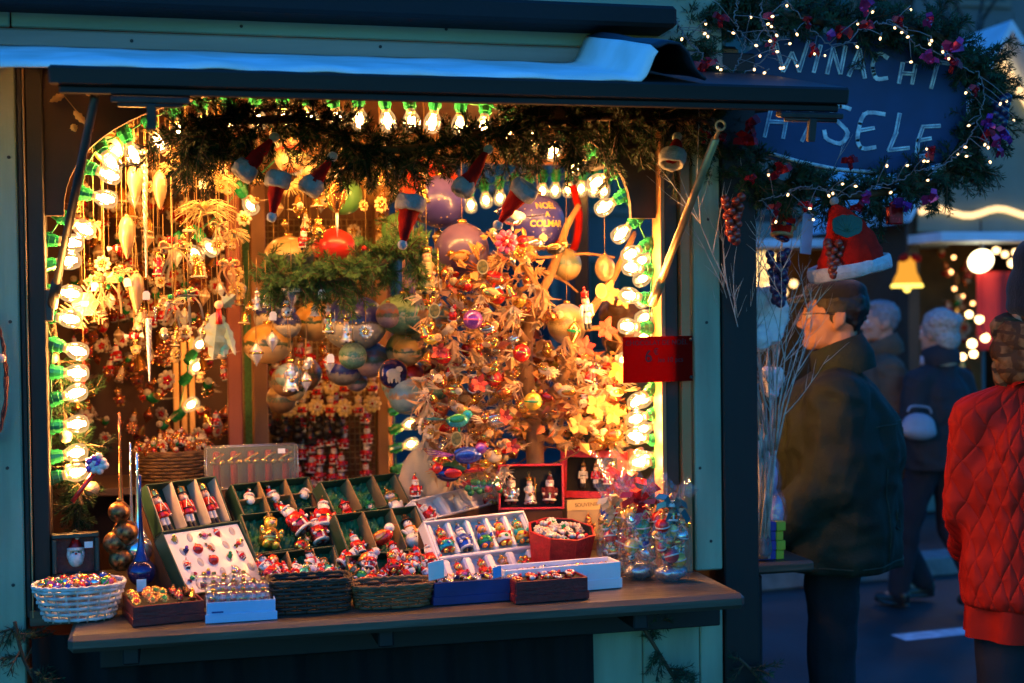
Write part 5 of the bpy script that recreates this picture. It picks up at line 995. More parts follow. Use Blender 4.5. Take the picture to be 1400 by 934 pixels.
# christmas bouquet by the lowest left bulbs
p = P(128, 640, .02); t = thing('candy_cane', 'red candy cane topped by a white and violet flower by the lowest left bulbs', 'ornament', p); s_ = mpp(p); mb = MB(); mb.tube([V(-28*s_, -.02, -44*s_), V(2*s_, 0, -4*s_)], .0065, 8, 0); mb.build('stick', RED, t); mb = MB()
for k in range(14): a = k*2.4; q = 12*s_*math.sqrt(k/14); mb.sph(.011, Matrix.Translation((q*math.cos(a)+4*s_, -.01, q*math.sin(a)+6*s_)), 0 if k % 3 else 1, 8, 6)
mb.build('flower', [WHITE, VIOLETG], t)
for px, py, r_, lb in ((73, 490, 7, 'small cream bauble in the fir behind the upper left bulbs'), (90, 597, 9, 'cream bauble in the fir between the lower left bulbs'), (126, 668, 10, 'cream bauble in the fir below the candy cane'), (93, 640, 6, 'tiny cream bauble in the fir behind the lowest left bulb')):
    p = P(px, py, .10); s_ = mpp(p); o = MB().sph(r_*s_, None, 0, 14, 10).build('bauble', pm('cream_bauble', (.55, .42, .25), .3, .2), None, T(p)); tag(o, lb, 'bauble')

# ---------------------------------------------------------------- large baubles and painted globes
def painted(name, cols, scale=1., star=0.):
    """glass painted in bands: sky above, hills and snow below"""
    if name in _M: return _M[name]
    m = bpy.data.materials.new(name); m.use_nodes = True; N = m.node_tree.nodes; L = m.node_tree.links; b = N['Principled BSDF']; tc = N.new('ShaderNodeTexCoord'); sx = N.new('ShaderNodeSeparateXYZ'); L.new(tc.outputs['Generated'], sx.inputs[0])
    n = N.new('ShaderNodeTexNoise'); n.inputs['Scale'].default_value = 5*scale; n.inputs['Detail'].default_value = 5; L.new(tc.outputs['Generated'], n.inputs['Vector']); ma = N.new('ShaderNodeMath'); ma.operation = 'MULTIPLY_ADD'; ma.inputs[1].default_value = .42; L.new(n.outputs[0], ma.inputs[0]); L.new(sx.outputs['Z'], ma.inputs[2])
    ad = N.new('ShaderNodeMath'); ad.operation = 'SUBTRACT'; ad.inputs[1].default_value = .21; L.new(ma.outputs[0], ad.inputs[0]); cr = N.new('ShaderNodeValToRGB'); cr.color_ramp.interpolation = 'EASE'; el = cr.color_ramp.elements
    while len(el) < len(cols): el.new(.5)
    for e, (p_, c_) in zip(el, cols): e.position = p_
    for e, (p_, c_) in zip(el, cols): e.color = (*c_, 1)
    L.new(ad.outputs[0], cr.inputs[0]); last = cr.outputs[0]
    if star:
        v = N.new('ShaderNodeTexVoronoi'); v.inputs['Scale'].default_value = star; L.new(tc.outputs['Generated'], v.inputs['Vector']); lt = N.new('ShaderNodeMath'); lt.operation = 'LESS_THAN'; lt.inputs[1].default_value = .13; L.new(v.outputs['Distance'], lt.inputs[0]); mx = N.new('ShaderNodeMix'); mx.data_type = 'RGBA'; mx.inputs[7].default_value = (.8, .6, .25, 1); L.new(lt.outputs[0], mx.inputs[0]); L.new(last, mx.inputs[6]); last = mx.outputs[2]
    L.new(last, b.inputs['Base Color']); b.inputs['Roughness'].default_value = .34; b.inputs['Coat Weight'].default_value = .25; b.inputs['Coat Roughness'].default_value = .1; _M[name] = m; return m
VB = painted('violet_starry_paint', [(0, (.03, .03, .24)), (.5, (.055, .045, .30)), (1, (.14, .10, .36))], 1, 9); MB_ = painted('mauve_matt_paint', [(0, (.06, .04, .15)), (.6, (.09, .06, .20)), (1, (.16, .10, .24))])
BB = painted('blue_starry_paint', [(0, (.02, .025, .26)), (.5, (.035, .035, .30)), (1, (.09, .08, .36))], 1, 13)
YS = painted('yellow_winter_scene', [(0, (.45, .24, .10)), (.42, (.55, .36, .16)), (.47, (.03, .06, .02)), (.56, (.06, .08, .03)), (.60, (.50, .24, .04)), (1, (.46, .28, .07))]); BS = painted('blue_night_scene', [(0, (.10, .12, .16)), (.3, (.30, .30, .30)), (.45, (.55, .50, .42)), (.52, (.10, .07, .05)), (.58, (.01, .02, .16)), (1, (.01, .02, .22))], 1, 9)
GS = painted('green_swirl_paint', [(0, (.03, .08, .07)), (.3, (.10, .28, .20)), (.45, (.45, .45, .30)), (.55, (.06, .22, .12)), (.7, (.25, .42, .25)), (1, (.05, .15, .10))], 2.2); BRS = painted('brown_village_scene', [(0, (.16, .07, .04)), (.35, (.30, .16, .08)), (.5, (.06, .10, .08)), (.6, (.22, .12, .06)), (.75, (.45, .28, .10)), (1, (.10, .09, .16))], 1.8)
VS = painted('violet_winter_scene', [(0, (.18, .12, .22)), (.35, (.35, .26, .32)), (.5, (.08, .10, .06)), (.62, (.30, .10, .06)), (.8, (.16, .16, .26)), (1, (.10, .10, .24))], 1.6); TS = painted('teal_winter_scene', [(0, (.10, .22, .24)), (.4, (.28, .40, .36)), (.5, (.40, .20, .08)), (.62, (.16, .32, .36)), (1, (.40, .55, .50))], 1.6); FS = painted('flower_paint', [(0, (.55, .12, .05)), (.35, (.75, .55, .30)), (.55, (.12, .25, .08)), (.65, (.7, .10, .05)), (1, (.75, .58, .35))], 2.4)
MR = pm('matt_red_bauble', (.42, .02, .016), .32, .1, .15, 10, coat=.3); MG = pm('matt_green_bauble', (.10, .30, .10), .35, .1, .15, 10, coat=.3)
def ball(px, py, r, Y, mat, label, sq=1., group=None, stars=True, cordlen=.25):
    p = P(px, py, Y); s_ = mpp(p); t = thing('glass_ball', label, 'bauble', T(p, (0, 0, U(-.4, .4)), (1, 1, sq)), group); R_ = r*s_; MB().sph(R_, None, 0, 28, 18).build('ball', mat, t); MB().lathe([(R_*.17, R_*.96), (R_*.18, R_*1.12), (R_*.05, R_*1.14)], None, 0, 12).build('cap', GOLD, t); MB().tube([(0, 0, R_*1.1), (0, 0, R_*1.1+cordlen)], .001, 4).build('cord', PEG, t); return t, R_
ball(601, 276, 36, .62, VB, 'large violet bauble with tiny gold stars behind the tilted santa hat'); ball(632, 342, 37, .50, MB_, 'large mauve bauble with a cluster of gold stars left of the ornament tree')
t, R_ = ball(735, 303, 37, .60, BB, 'blue bauble lettered in gold with town greetings under the open santa hat')
# gold lettering wrapped on the ball's near side, seen from the front of the stall
GINK = pm('gold_paint', (.75, .48, .10), .4, .2)
for tx, z_, sz in (('NOËL', .52, .30), ('A', .20, .27), ('COLMAR', -.14, .32)):
    me = text_mesh(tx, R_*sz, .0002, GINK, R_*.008)
    for v in me.vertices: x_, zz, dd = v.co.x, v.co.y+z_*R_, v.co.z; q = math.sqrt(max(0, R_*R_-zz*zz)); a = x_/q; rr_ = q+.0012+dd; v.co = V(rr_*math.sin(a), -rr_*math.cos(a), zz)
    ob('lettering', me, t, Matrix.Rotation(-t.rotation_euler.z+.12, 4, 'Z'))
me = MB(); 
for x_, z_, r_ in ((632, 336, 6), (644, 338, 5), (628, 346, 5), (640, 348, 4)):
    pass
ball(588, 262, 44, .75, pm('matt_red_orange', (.55, .05, .02), .4, 0, .2, 10), 'big red orange bauble behind the violet one', 1.0); ball(456, 338, 30, .48, MR, 'red bauble with a gold ribbon above the middle fir branch', .85); ball(470, 268, 26, .7, MG, 'pale green bauble behind the amber lattice drop'); ball(397, 213, 22, .42, FS, 'flower painted disc shaped bauble behind the second santa hat', 1.1); ball(395, 350, 34, .62, painted('dark_gold_dome', [(0, (.04, .05, .10)), (.5, (.06, .08, .09)), (.55, (.55, .38, .15)), (1, (.35, .22, .08))], 2), 'dome shaped bauble with dark base behind the left end of the fir branch', .8)
ball(585, 235, 24, .8, MR, 'red bauble glowing behind the garland', 1); ball(520, 255, 28, .85, pm('amber_ball', (.5, .28, .08), .3, .2), 'amber bauble at the back behind the garland'); ball(430, 235, 22, .85, pm('cream_ball', (.6, .45, .25), .3, .1), 'cream bauble behind the third santa hat'); ball(545, 315, 24, .7, MG, 'green bauble above the middle fir branch beside the upside down hat')
for q in ((366, 470, 40, .62, YS, 'painted bauble of a yellow sunset over snow, largest below the fir branch', .8), (485, 442, 52, .60, BS, 'large painted bauble of a snowy village under a starry blue night', .85), (553, 430, 44, .56, GS, 'large bauble with swirling green and cream bands right of the village bauble', .75), (376, 432, 34, .75, BS, 'dark blue bauble hidden behind the left end of the fir branch', 1), (418, 512, 26, .9, BRS, 'brown village bauble low under the fir branch', 1), (470, 506, 28, .66, painted('blue_roof_scene', [(0, (.12, .10, .09)), (.35, (.35, .30, .25)), (.45, (.01, .02, .22)), (.7, (.02, .03, .26)), (.75, (.5, .08, .04)), (1, (.4, .06, .03))], 1.4), 'painted bauble with dark blue roofs and red top below the village bauble', .9), (508, 492, 30, .64, VS, 'painted bauble with violet snow and a red house', .95), (552, 478, 29, .60, YS, 'painted bauble with an orange sunset in the cluster right of centre', 1), (540, 525, 22, .66, GS, 'small green banded bauble at the bottom of the painted cluster', .9), (586, 470, 32, .58, BRS, 'brown painted bauble with a church at the right of the cluster', .95), (596, 440, 30, .62, TS, 'pale teal painted bauble behind the paper seal', 1), (556, 542, 29, .50, TS, 'pale blue glass globe with a snowy village beside the rear bulbs', 1), (560, 515, 24, .62, MR, 'plain red bauble behind the polar bear disc', 1), (385, 545, 24, .95, BRS, 'brown painted bauble low before the pegboard', 1), (430, 440, 34, .68, YS, 'painted bauble with amber sky beside the crystal figures', .9), (602, 500, 30, .7, MR, 'red bauble half hidden at the left edge of the ornament tree', 1), (590, 555, 28, .56, painted('red_sheen', [(0, (.35, .03, .02)), (.5, (.55, .12, .05)), (1, (.55, .35, .18))]), 'copper red globe at the lower left of the ornament tree', 1), (570, 400, 26, .7, VB, 'violet bauble behind the end of the fir branch', 1)): ball(q[0], q[1], q[2]*.86, *q[3:])
rs = random.Random(77)
for k in range(16):
    x, y = rs.uniform(375, 600), rs.uniform(420, 540); mt = (BRS, GS, VS, YS, TS, BS)[k % 6]; ball(x, y, rs.uniform(15, 22), rs.uniform(.48, .72), mt, f'small {("brown", "green banded", "violet", "amber", "pale teal", "dark blue")[k % 6]} painted bauble packed in the cluster under the fir branch', rs.uniform(.85, 1.05), f'small painted baubles {k % 6}')
t, s_ = hang('bear_disc', 'round dark disc painted with a pale polar bear', 'ornament', 537, 492, .48, None, None); MB().lathe([(.001, -.006), (19*s_, -.004), (19*s_, .004), (.001, .006)], T((0, 0, -19*s_), (PI/2, 0, 0)), 0, 28).build('disc', NAVYG, t); mb = MB(); ell(mb, (0, -.006, -19*s_), (10*s_, .004, 7*s_)); ell(mb, (8*s_, -.007, -13*s_), (5*s_, .004, 4*s_)); 
for k in (-6, -2, 4, 8): ell(mb, (k*s_, -.006, -27*s_), (2*s_, .003, 5*s_))
mb.build('bear_figure', CREAM, t); MB().lathe([(19*s_, -.004), (20.5*s_, -.003), (20.5*s_, .003), (19*s_, .004)], T((0, 0, -19*s_), (PI/2, 0, 0)), 0, 28).build('rim', COPPER, t)

# ---------------------------------------------------------------- the ornament tree
BARK = pm('bare_branch_bark', (.30, .15, .06), .75, 0, .3, 20, .8, 60, (1, 1, .25)); YT = .52
t = thing('ornament_tree', 'bare branched tree in the stall crowded with glass birds and feathers', 'ornament tree', P(732, 650, YT)); inv = Matrix.Translation(-P(732, 650, YT)); s_ = mpp(P(732, 500, YT)); mb = MB()
BP = []
br = [([(733, 660), (731, 610), (727, 560), (720, 510), (722, 450), (730, 415)], (13, 12, 11, 10, 8.5, 7)), ([(730, 420), (748, 385), (762, 350), (775, 310), (792, 280)], (7, 6.5, 6, 5, 3.5)), ([(727, 580), (752, 545), (775, 505), (795, 450), (815, 415), (838, 380), (858, 340), (868, 318)], (8, 7.5, 7, 6.5, 6, 5.5, 5, 3)), ([(720, 470), (690, 430), (660, 400), (640, 360)], (7, 5, 4, 2.5)), ([(722, 540), (680, 520), (640, 515), (600, 500)], (6, 4.5, 3.5, 2)), ([(726, 585), (690, 575), (650, 590), (610, 600)], (6, 4.5, 3.5, 2)), ([(740, 400), (715, 360), (700, 330)], (5, 3.5, 2)), ([(775, 505), (810, 520), (840, 555)], (5, 3.5, 2)), ([(800, 450), (830, 450), (850, 470)], (4, 3, 2)), ([(700, 350), (740, 352), (770, 350), (800, 347), (840, 352)], (2, 2, 2, 2, 1.5)), ([(745, 372), (772, 385), (790, 400)], (3, 2, 1.2))]
for pts, rr in br:
    q = [P(x, y, YT+(.05*noise.noise(V(x*.02, y*.02, 1))*2)) for x, y in pts]; n = len(q)*4; c_ = bez([inv @ a for a in q], n); rad = [s_*(rr[min(len(rr)-1, int(i/n*(len(rr)-1)))]*(1-(i/n*(len(rr)-1)) % 1)+rr[min(len(rr)-1, int(i/n*(len(rr)-1))+1)]*((i/n*(len(rr)-1)) % 1))*(1+.12*noise.noise(V(i*.9, n, 3))) for i in range(n+1)]; mb.tube(c_, rad, 9); BP += c_
rt = random.Random(5)
TRK = [(733, 660), (731, 610), (727, 560), (722, 500), (722, 450), (735, 415), (750, 382), (764, 345)]; TRK2 = [(727, 580), (752, 545), (775, 505), (795, 450), (815, 415), (838, 380)]
def segd(x, y, L_): return min((V(x, y, 0)-V(*a, 0).lerp(V(*b, 0), max(0, min(1, (V(x, y, 0)-V(*a, 0)).dot(V(*b, 0)-V(*a, 0))/((V(*b, 0)-V(*a, 0)).length_squared))))).length for a, b in zip(L_, L_[1:]))
def crown_y(x, y, lo, hi):
    # ornaments hang round the trunk and forks, leaving their front bare
    return rt.uniform(.06, .28) if segd(x, y, TRK) < 12 or segd(x, y, TRK2) < 8 else rt.uniform(lo, hi)
def crown_pt(r=rt):
    while True:
        x, y = r.uniform(570, 862), r.uniform(318, 655)
        # outline of the crowded crown, with its bare gaps
        lo = 575+max(0, (y-600)*.6) if y > 400 else 575+(400-y)*.9
        hi = 735 if y < 400 else 720+(y-400)*1.1 if y < 480 else 855 if y < 610 else 700-(y-610)*.3
        if lo < x < hi and not (742 < x < 800 and 430 < y < 480): return x, y
for k in range(150):
    x, y = crown_pt(); p = inv @ P(x, y, YT+rt.uniform(-.2, .2)); q0 = min(BP, key=lambda v: (v-p).length); mb.tube(bez([q0, q0.lerp(p, .5)+V(rt.uniform(-.03, .03), rt.uniform(-.02, .02), rt.uniform(-.01, .03)), p], 5), [.0034, .0028, .0024, .002, .0016, .001], 4)
mb.build('trunk', BARK, t); lf = MB()
DRY = pm('dry_golden_leaves', (.46, .16, .03), .5, 0, .4, 3, sheen=.1, col2=(.68, .34, .09)); DRYR = pm('dry_russet_leaves', (.30, .05, .02), .5, 0, .4, 3, col2=(.48, .13, .04))
for k in range(1200):
    x, y = crown_pt(); p = inv @ P(x, y, YT+crown_y(x, y, -.24, .28)); d = V(rt.uniform(-1, 1), rt.uniform(-1, 1), rt.uniform(-1, .8)).normalized(); sd = d.cross(V(rt.uniform(-1, 1), rt.uniform(-1, 1), rt.uniform(-1, 1))).normalized(); L = rt.uniform(.022, .055); W_ = L*rt.uniform(.2, .38); up = d.cross(sd)
    lf.add([p, p+d*L*.4+sd*W_+up*W_*.6, p+d*L, p+d*L*.4-sd*W_+up*W_*.6, p+d*L*.45], [(0, 1, 4), (1, 2, 4), (2, 3, 4), (3, 0, 4)], None, 0 if rt.random() < .86 else 1)
lf.build('leaves', [DRY, DRYR], t)
# feather tufts
FEATH = pm('cream_feather', (.58, .32, .12), .85, 0, .2, 20, sheen=.4); FEATHW = pm('white_feather', (.58, .43, .26), .85, 0, .2, 20, sheen=.4)
def feather_mesh(seed, mats):
    r = random.Random(seed); mb = MB()
    for k in range(34):
        a = r.uniform(-.75, .75); L = r.uniform(.018, .055); d = V(math.sin(a)*.8, r.uniform(-.5, .5), -math.cos(a)).normalized(); c_ = bez([V(0, 0, 0), d*L*.5+V(r.uniform(-.006, .006), r.uniform(-.01, .01), 0), d*L+V(r.uniform(-.014, .014), r.uniform(-.012, .012), .012*r.random())], 5); w0 = r.uniform(.0012, .0036); sd = d.cross(V(r.uniform(-1, 1), r.uniform(-1, 1), r.uniform(-1, 1))).normalized()
        for i in range(5):
            a_, b_ = c_[i], c_[i+1]; wa = w0*math.sin(PI*(.15+.8*i/5)); wb = w0*math.sin(PI*(.15+.8*(i+1)/5)); mb.add([a_-sd*wa, a_+sd*wa, b_+sd*wb, b_-sd*wb], [(0, 1, 2, 3)], None, 0, True)
    return mb.mesh('feathers', mats)
fm = [feather_mesh(k, [FEATH if k % 2 else FEATHW]) for k in range(6)]
for k in range(88):
    x, y = crown_pt(); o = ob('feather_tuft', fm[k % 6], None, T(P(x, y, YT+crown_y(x, y, -.28, .05)), (rt.uniform(-.9, .9), rt.uniform(-1.3, 1.3), rt.uniform(-1, 1)), rt.uniform(.75, 1.35))); wt = 'cream' if (k % 6) % 2 else 'white'
    tag(o, f'{wt} feather tuft caught in the crowded crown of the ornament tree', 'feather tuft', f'{wt} feather tufts in the ornament tree')
for x, y, sc_, lb in ((700, 420, 1.9, 'large pale feather tuft in front of the tree trunk'), (620, 465, 1.7, 'large golden feather tuft at the left of the tree crown'), (772, 462, 1.6, 'white feather tuft hanging across the pine cone bauble'), (587, 545, 1.8, 'fluffy gold feather tuft over the copper red globe'), (742, 395, 1.9, 'soft feather plume beside the fork of the tree')):
    o = ob('feather_tuft', fm[1], None, T(P(x, y, YT-.24), (.2, U(-.6, .6), 0), sc_)); tag(o, lb, 'feather tuft')
# glass birds, balls, flowers
tk = [('bird', (GOLD, GOLD, FEATH)), ('bird', (RED, FEATHW, GOLD)), ('bird', (GOLD, FEATHW, COPPER)), ('bird', (SILVER, FEATHW, SILVER)), ('bird', (SILVER, FEATH, COPPER)), ('bauble', (RED, GOLD, GOLD)), ('bauble', (GOLD, COPPER, GOLD)), ('rosette', (GOLD, CREAM, ORANGEG)), ('bird', (CREAM, FEATH, GOLD)), ('drop', (COPPER, GOLD, GOLD)), ('bell', (GOLD, RED, GOLD)), ('bird', (COPPER, ORANGEG, RED)), ('santa', ()), ('rosette', (CREAM, GOLD, GOLD)), ('bird', (COPPER, FEATHW, GOLD)), ('bird', (YELLOWG, FEATH, GOLD)), ('drop', (SILVER, GOLD, GOLD))]
tn = {'bird': 'bird with a spread tail', 'bauble': 'ball', 'rosette': 'flower', 'drop': 'drop', 'bell': 'bell', 'santa': 'santa'}
for k in range(230):
    x, y = crown_pt(); kd, cl = tk[k % len(tk)]; nm_ = (cl[0].name.split('_')[0] if cl else 'red and white'); sz = rt.uniform(.055, .082)*(1.15 if kd == 'bird' else .8)
    M = T(P(x, y, YT+crown_y(x, y, -.30, .18))-V(0, 0, sz*.5), (rt.uniform(-.5, .5), rt.uniform(-.6, .6), rt.uniform(-2.6, 2.6)), sz)
    place(kd, 'tree_ornament', f'{nm_} {"paper" if nm_ == "cream" else "glass"} {tn[kd]} clipped in the crowded ornament tree', 'ornament', M, f'{nm_} {tn[kd]} ornaments in the tree', False, cl)
for px, py, kd, cl, sz, rz, lb in ((640, 622, 'bird', (BLUEG, VIOLETG, BLUEG, BLACK), .12, 1.5, 'deep blue and violet glass bird lowest on the left of the tree'), (612, 648, 'bird', (NAVYG, RED, RED, BLACK), .11, -1.4, 'dark blue glass bird with red wings just above the white tray'), (628, 575, 'bird', (TEALG, TEALG, GREENG, BLACK), .10, 1.7, 'teal glass dragonfly like bird over the cream flowers'), (728, 548, 'bauble', (YELLOWG, GREENG, GOLD, BLACK), .065, 0, 'lime yellow glass egg against the tree trunk'), (646, 436, 'bauble', (VIOLETG, PINKG, GOLD, BLACK), .07, 0, 'violet glass ball bright among the gold leaves'), (700, 298, 'bird', (SILVER, NAVYG, WHITE, BLACK), .11, -1.3, 'black and white glass penguin like bird at the top of the crown'), (760, 340, 'bird', (BLACK, GOLD, GOLD, BLACK), .08, 1.2, 'dark glass bird perched on the upper branch'), (804, 425, 'nutcracker', (WHITE, WHITE, RED, BLACK), .12, .3, 'black and white glass figure hanging from the forked branch'), (690, 330, 'rosette', (PINKG, WHITE, RED, BLACK), .09, 0, 'pink glass flower near the top of the crown'), (782, 455, 'drop', (GOLD, GREENG, GOLD, BLACK), .08, 0, 'golden drop ornament left of the red maple leaf')):
    place(kd, 'tree_ornament', lb, 'ornament', T(P(px, py, YT-.32)-V(0, 0, sz*.45), (0, U(-.2, .2), rz), sz), None, True, cl)
ball(775, 443, 27, YT-.1, painted('pinecone_globe', [(0, (.22, .20, .24)), (.3, (.20, .13, .05)), (.45, (.42, .30, .12)), (.55, (.16, .10, .04)), (.7, (.36, .26, .10)), (1, (.26, .27, .36))], 7), 'globe with a gold pine cone pattern hanging in the gap of the ornament tree', 1.05); ball(775, 362, 20, YT+.05, painted('speckled_gold', [(0, (.26, .16, .05)), (.45, (.36, .28, .16)), (.5, (.05, .12, .12)), (1, (.32, .22, .09))], 8), 'speckled gold bauble beside the upper branch', 1.1); ball(827, 367, 14, YT-.1, pm('pale_gold_facets', (.36, .26, .15), .2, .4, .3, 60, .8, 120), 'faceted pale gold lantern ball hanging from the thin twig', 1.3)
# maple leaves and lilies
def flower(px, py, r, mat, lb, n=5, Y=YT-.3):
    p = P(px, py, Y); s_ = mpp(p); mb = MB()
    for k in range(n): a = 2*PI*k/n+U(-.2, .2); leafmesh(mb, V(0, 0, 0), V(math.cos(a), -.3, math.sin(a)), r*s_*U(.85, 1.1), r*s_*.30, .25)
    mb.sph(r*s_*.16, None, 0, 8, 6); tag(mb.build('artificial_flower', mat, None, T(p, (U(-.3, .3), U(-.3, .3), 0))), lb, 'artificial flower')
LILY = pm('yellow_silk_petals', (.36, .16, .04), .55, 0, .25, 14, sheen=.2); MAP = pm('red_silk_leaf', (.52, .03, .015), .55, 0, .2, 14, sheen=.2)
for q in ((815, 555, 21, LILY, 'yellow silk lily in the lower right of the tree'), (838, 565, 19, LILY, 'yellow silk lily nearest the lower right bulbs'), (790, 580, 18, LILY, 'yellow silk lily drooping lowest by the seller hand'), (853, 408, 15, LILY, 'yellow silk lily by the right bulbs above the price card'), (832, 400, 18, LILY, 'small yellow silk lily beside the round seal'), (828, 450, 17, MAP, 'red silk leaf on the right side of the tree'), (800, 475, 16, MAP, 'small red silk leaf in the middle right of the tree'), (655, 525, 14, MAP, 'red silk leaf in the left part of the tree'), (600, 480, 14, MAP, 'red silk leaf at the left edge of the tree'), (700, 610, 13, MAP, 'red silk leaf low beside the trunk'), (845, 505, 18, pm('orange_silk', (.62, .22, .04), .55, 0, .2, 14), 'orange silk flower beside the price card'), (690, 570, 13, MAP, 'red silk leaf left of the lime yellow egg'), (620, 640, 18, pm('olive_silk', (.25, .24, .05), .55, 0, .2, 14), 'olive silk leaf behind the blue winged bird')): flower(*q)
SEAL = pm('green_gold_seal', (.03, .06, .015), .6, .1, .3, 90, col2=(.22, .17, .04))
for px, py, lb in ((594, 425, 'round green paper seal at the left edge of the tree'), (660, 365, 'round green paper seal near the mauve bauble'), (624, 600, 'round green paper seal low on the left of the tree'), (822, 398, 'round gold paper seal on the right branch')):
    p = P(px, py, YT-.34); s_ = mpp(p); t = thing('paper_seal', lb, 'paper seal', T(p, (PI/2, U(-.1, .1), U(-.3, .3)))); MB().lathe([(.0005, .0006), (9*s_, .0006), (9*s_, -.0006), (.0005, -.0006)], Matrix.Diagonal((.9, 1.15, 1, 1)), 0, 20, False).build('rim', GOLDLEAF, t); MB().lathe([(.0005, .0012), (7.4*s_, .0012), (7.4*s_, .0008)], Matrix.Diagonal((.9, 1.15, 1, 1)), 0, 20, False).build('face', SEAL if px < 800 else LILY, t)
p = P(655, 402, YT-.36)
# small craft clutter and the cloth bag at the tree's foot
bag_me = blob(lambda mb: [ell(mb, (0, 0, .10), (.095, .07, .12)), ell(mb, (.02, 0, .20), (.05, .04, .06)), ell(mb, (.01, 0, .255), (.022, .02, .04)), ell(mb, (-.05, -.02, .07), (.06, .06, .07)), ell(mb, (.05, -.02, .06), (.06, .06, .06))], pm('cream_cloth', (.62, .50, .32), .75, 0, .15, 10, .4, 30, sheen=.2), .008, 4, 'bag'); wob(bag_me, .012, 14, 2)
o = ob('cloth_bag', bag_me, None, T(P(580, 690, .62), None, .85)); tag(o, 'tied cream cloth bag standing behind the white trays', 'cloth bag')
t = thing('cookie_bag', 'clear bag of green and red sweets lying behind the small white tray', 'gift bag', P(660, 678, .32)); me = MB().sph(1, T((0, 0, .03), None, (.085, .05, .045)), 0, 24, 14).mesh('film', CELLO); wob(me, .012, 24); ob('film', me, t)
mb = MB()
for k in range(26): mb.sph(.011, Matrix.Translation((U(-.06, .06), U(-.03, .03), U(.012, .05))), k % 3, 8, 6)
mb.build('sweets', [GREENG, GREENG, RED], t)
place('santa', 'santa_ornament', 'small santa in a round red cap standing left of the small white tray', 'ornament', T(P(568, 682, .30), (0, 0, .3), .075), None, True)

# ---------------------------------------------------------------- crowded back wall
bk = [('santa', ()), ('bird', (RED, CREAM, GOLD)), ('bear', (COPPER, MAROON, GOLD)), ('bear', (COPPER, RED, COPPER)), ('rosette', (CREAM, GOLD, RED)), ('drop', (COPPER, MAROON, GOLD)), ('bell', (GOLD, COPPER, GOLD)), ('king', (MAROON, CREAM, GOLD)), ('rosette', (COPPER, RED, GOLD)), ('bird', (GREENG, CREAM, GOLD))]
rb = random.Random(9)
for k in range(270):
    x, y = rb.uniform(95, 312), rb.uniform(285, 610)
    if 232 < x < 270 and y > 470: continue
    kd, cl = bk[k % 10]; sz = rb.uniform(.05, .095); Y = rb.uniform(1.2, 1.6); n_ = cl[0].name.split('_')[0] if cl else 'red and white'; w_ = {'bird': 'bird', 'bauble': 'ball', 'rosette': 'rosette', 'drop': 'drop', 'bell': 'bell', 'santa': 'santa', 'bear': 'bear', 'king': 'robed figure'}[kd]
    place(kd, 'wall_ornament', f'{n_} {w_} hanging blurred on the crowded dark wall behind the icicles', 'ornament', T(P(x, y, Y), (rb.uniform(-.3, .3), rb.uniform(-.4, .4), rb.uniform(-.8, .8)), sz), f'{n_} {w_} ornaments on the dark wall', False, cl)
# small stock strung between the front icicles and the back wall
fl_k = [('drop', (GOLD, CREAM, GOLD)), ('rosette', (CREAM, GOLD, GOLD)), ('bird', (CREAM, FEATHW, GOLD)), ('drop', (CRYST, CRYST, GOLD)), ('bell', (GOLD, CREAM, GOLD)), ('king', (CREAM, GOLD, GOLD)), ('rosette', (STRAW, CREAM, GOLD)), ('drop', (FROST, CREAM, GOLD)), ('bear', (STRAW, CREAM, GOLD)), ('king', (CRYST, CREAM, GOLD))]
fn = {'drop': 'drop', 'rosette': 'rosette', 'bird': 'bird', 'bell': 'bell', 'king': 'angel', 'bear': 'bear'}
rf = random.Random(31)
for k in range(150):
    x, y = (rf.uniform(105, 345), rf.uniform(165, 500)) if k < 100 else (rf.uniform(345, 600), rf.uniform(170, 345))
    kd, cl = fl_k[k % 10]; sz = rf.uniform(.045, .08); Y = rf.uniform(.35, 1.05); p = P(x, y, Y); M = T(p, (0, rf.uniform(-.2, .2), rf.uniform(-.9, .9)), sz); n_ = cl[0].name.split('_')[0]; zone = 'behind the icicles' if k < 100 else 'above the middle fir branch'
    o = place(kd, 'hanging_ornament', f'small {n_} {fn[kd]} on a fine thread {zone}', 'ornament', M, f'small {n_} {fn[kd]} ornaments {zone}', True, cl); ob('cord', MB().tube([M.inverted() @ (M @ V(0, 0, .98)), M.inverted() @ V(p.x, p.y, p.z+sz+rf.uniform(.12, .35))], .0008/sz, 4).mesh('cord', PEG), o)
# pegboard figures
mb = MB(); x0, x1, z0, z1 = P(332, 500, 1.66).x, P(512, 500, 1.66).x, P(400, 680, 1.66).z, P(400, 300, 1.66).z
for k in range(26): x = x0+(x1-x0)*k/25; mb.tube([(x, 1.66, z0), (x, 1.66, z1)], .0022, 4)
for k in range(46): z = z0+(z1-z0)*k/45; mb.tube([(x0, 1.664, z), (x1, 1.664, z)], .0022, 4)
tag(mb.build('wire_grid', pm('yellow_wire', (.42, .30, .12), .5, .3)), 'yellow wire display grid on the rear wall', 'wire grid')
tag(MB().bounds(P(334, 500, 1.6).x, P(345, 500, 1.6).x, 1.60, 1.605, zc+.02, P(340, 250, 1.6).z).build('green_net', pm('green_net', (.05, .16, .06), .7, 0, .4, 90)), 'strip of green netting between the two rear posts', 'netting')
cols_ = [412, 432, 440, 452, 462, 482]
for c_, (x, n, y0) in enumerate(((413, 5, 585), (436, 6, 560), (455, 6, 560), (470, 6, 570), (500, 5, 580), (425, 3, 625))):
    for k in range(n): place('santa', 'peg_santa', 'small red santa hooked on the yellow wire grid', 'ornament', T(P(x+U(-4, 4), y0+k*25+U(-5, 5), 1.58), (0, U(-.1, .1), U(-.4, .4)), .088), 'santas on the wire grid', False, ())
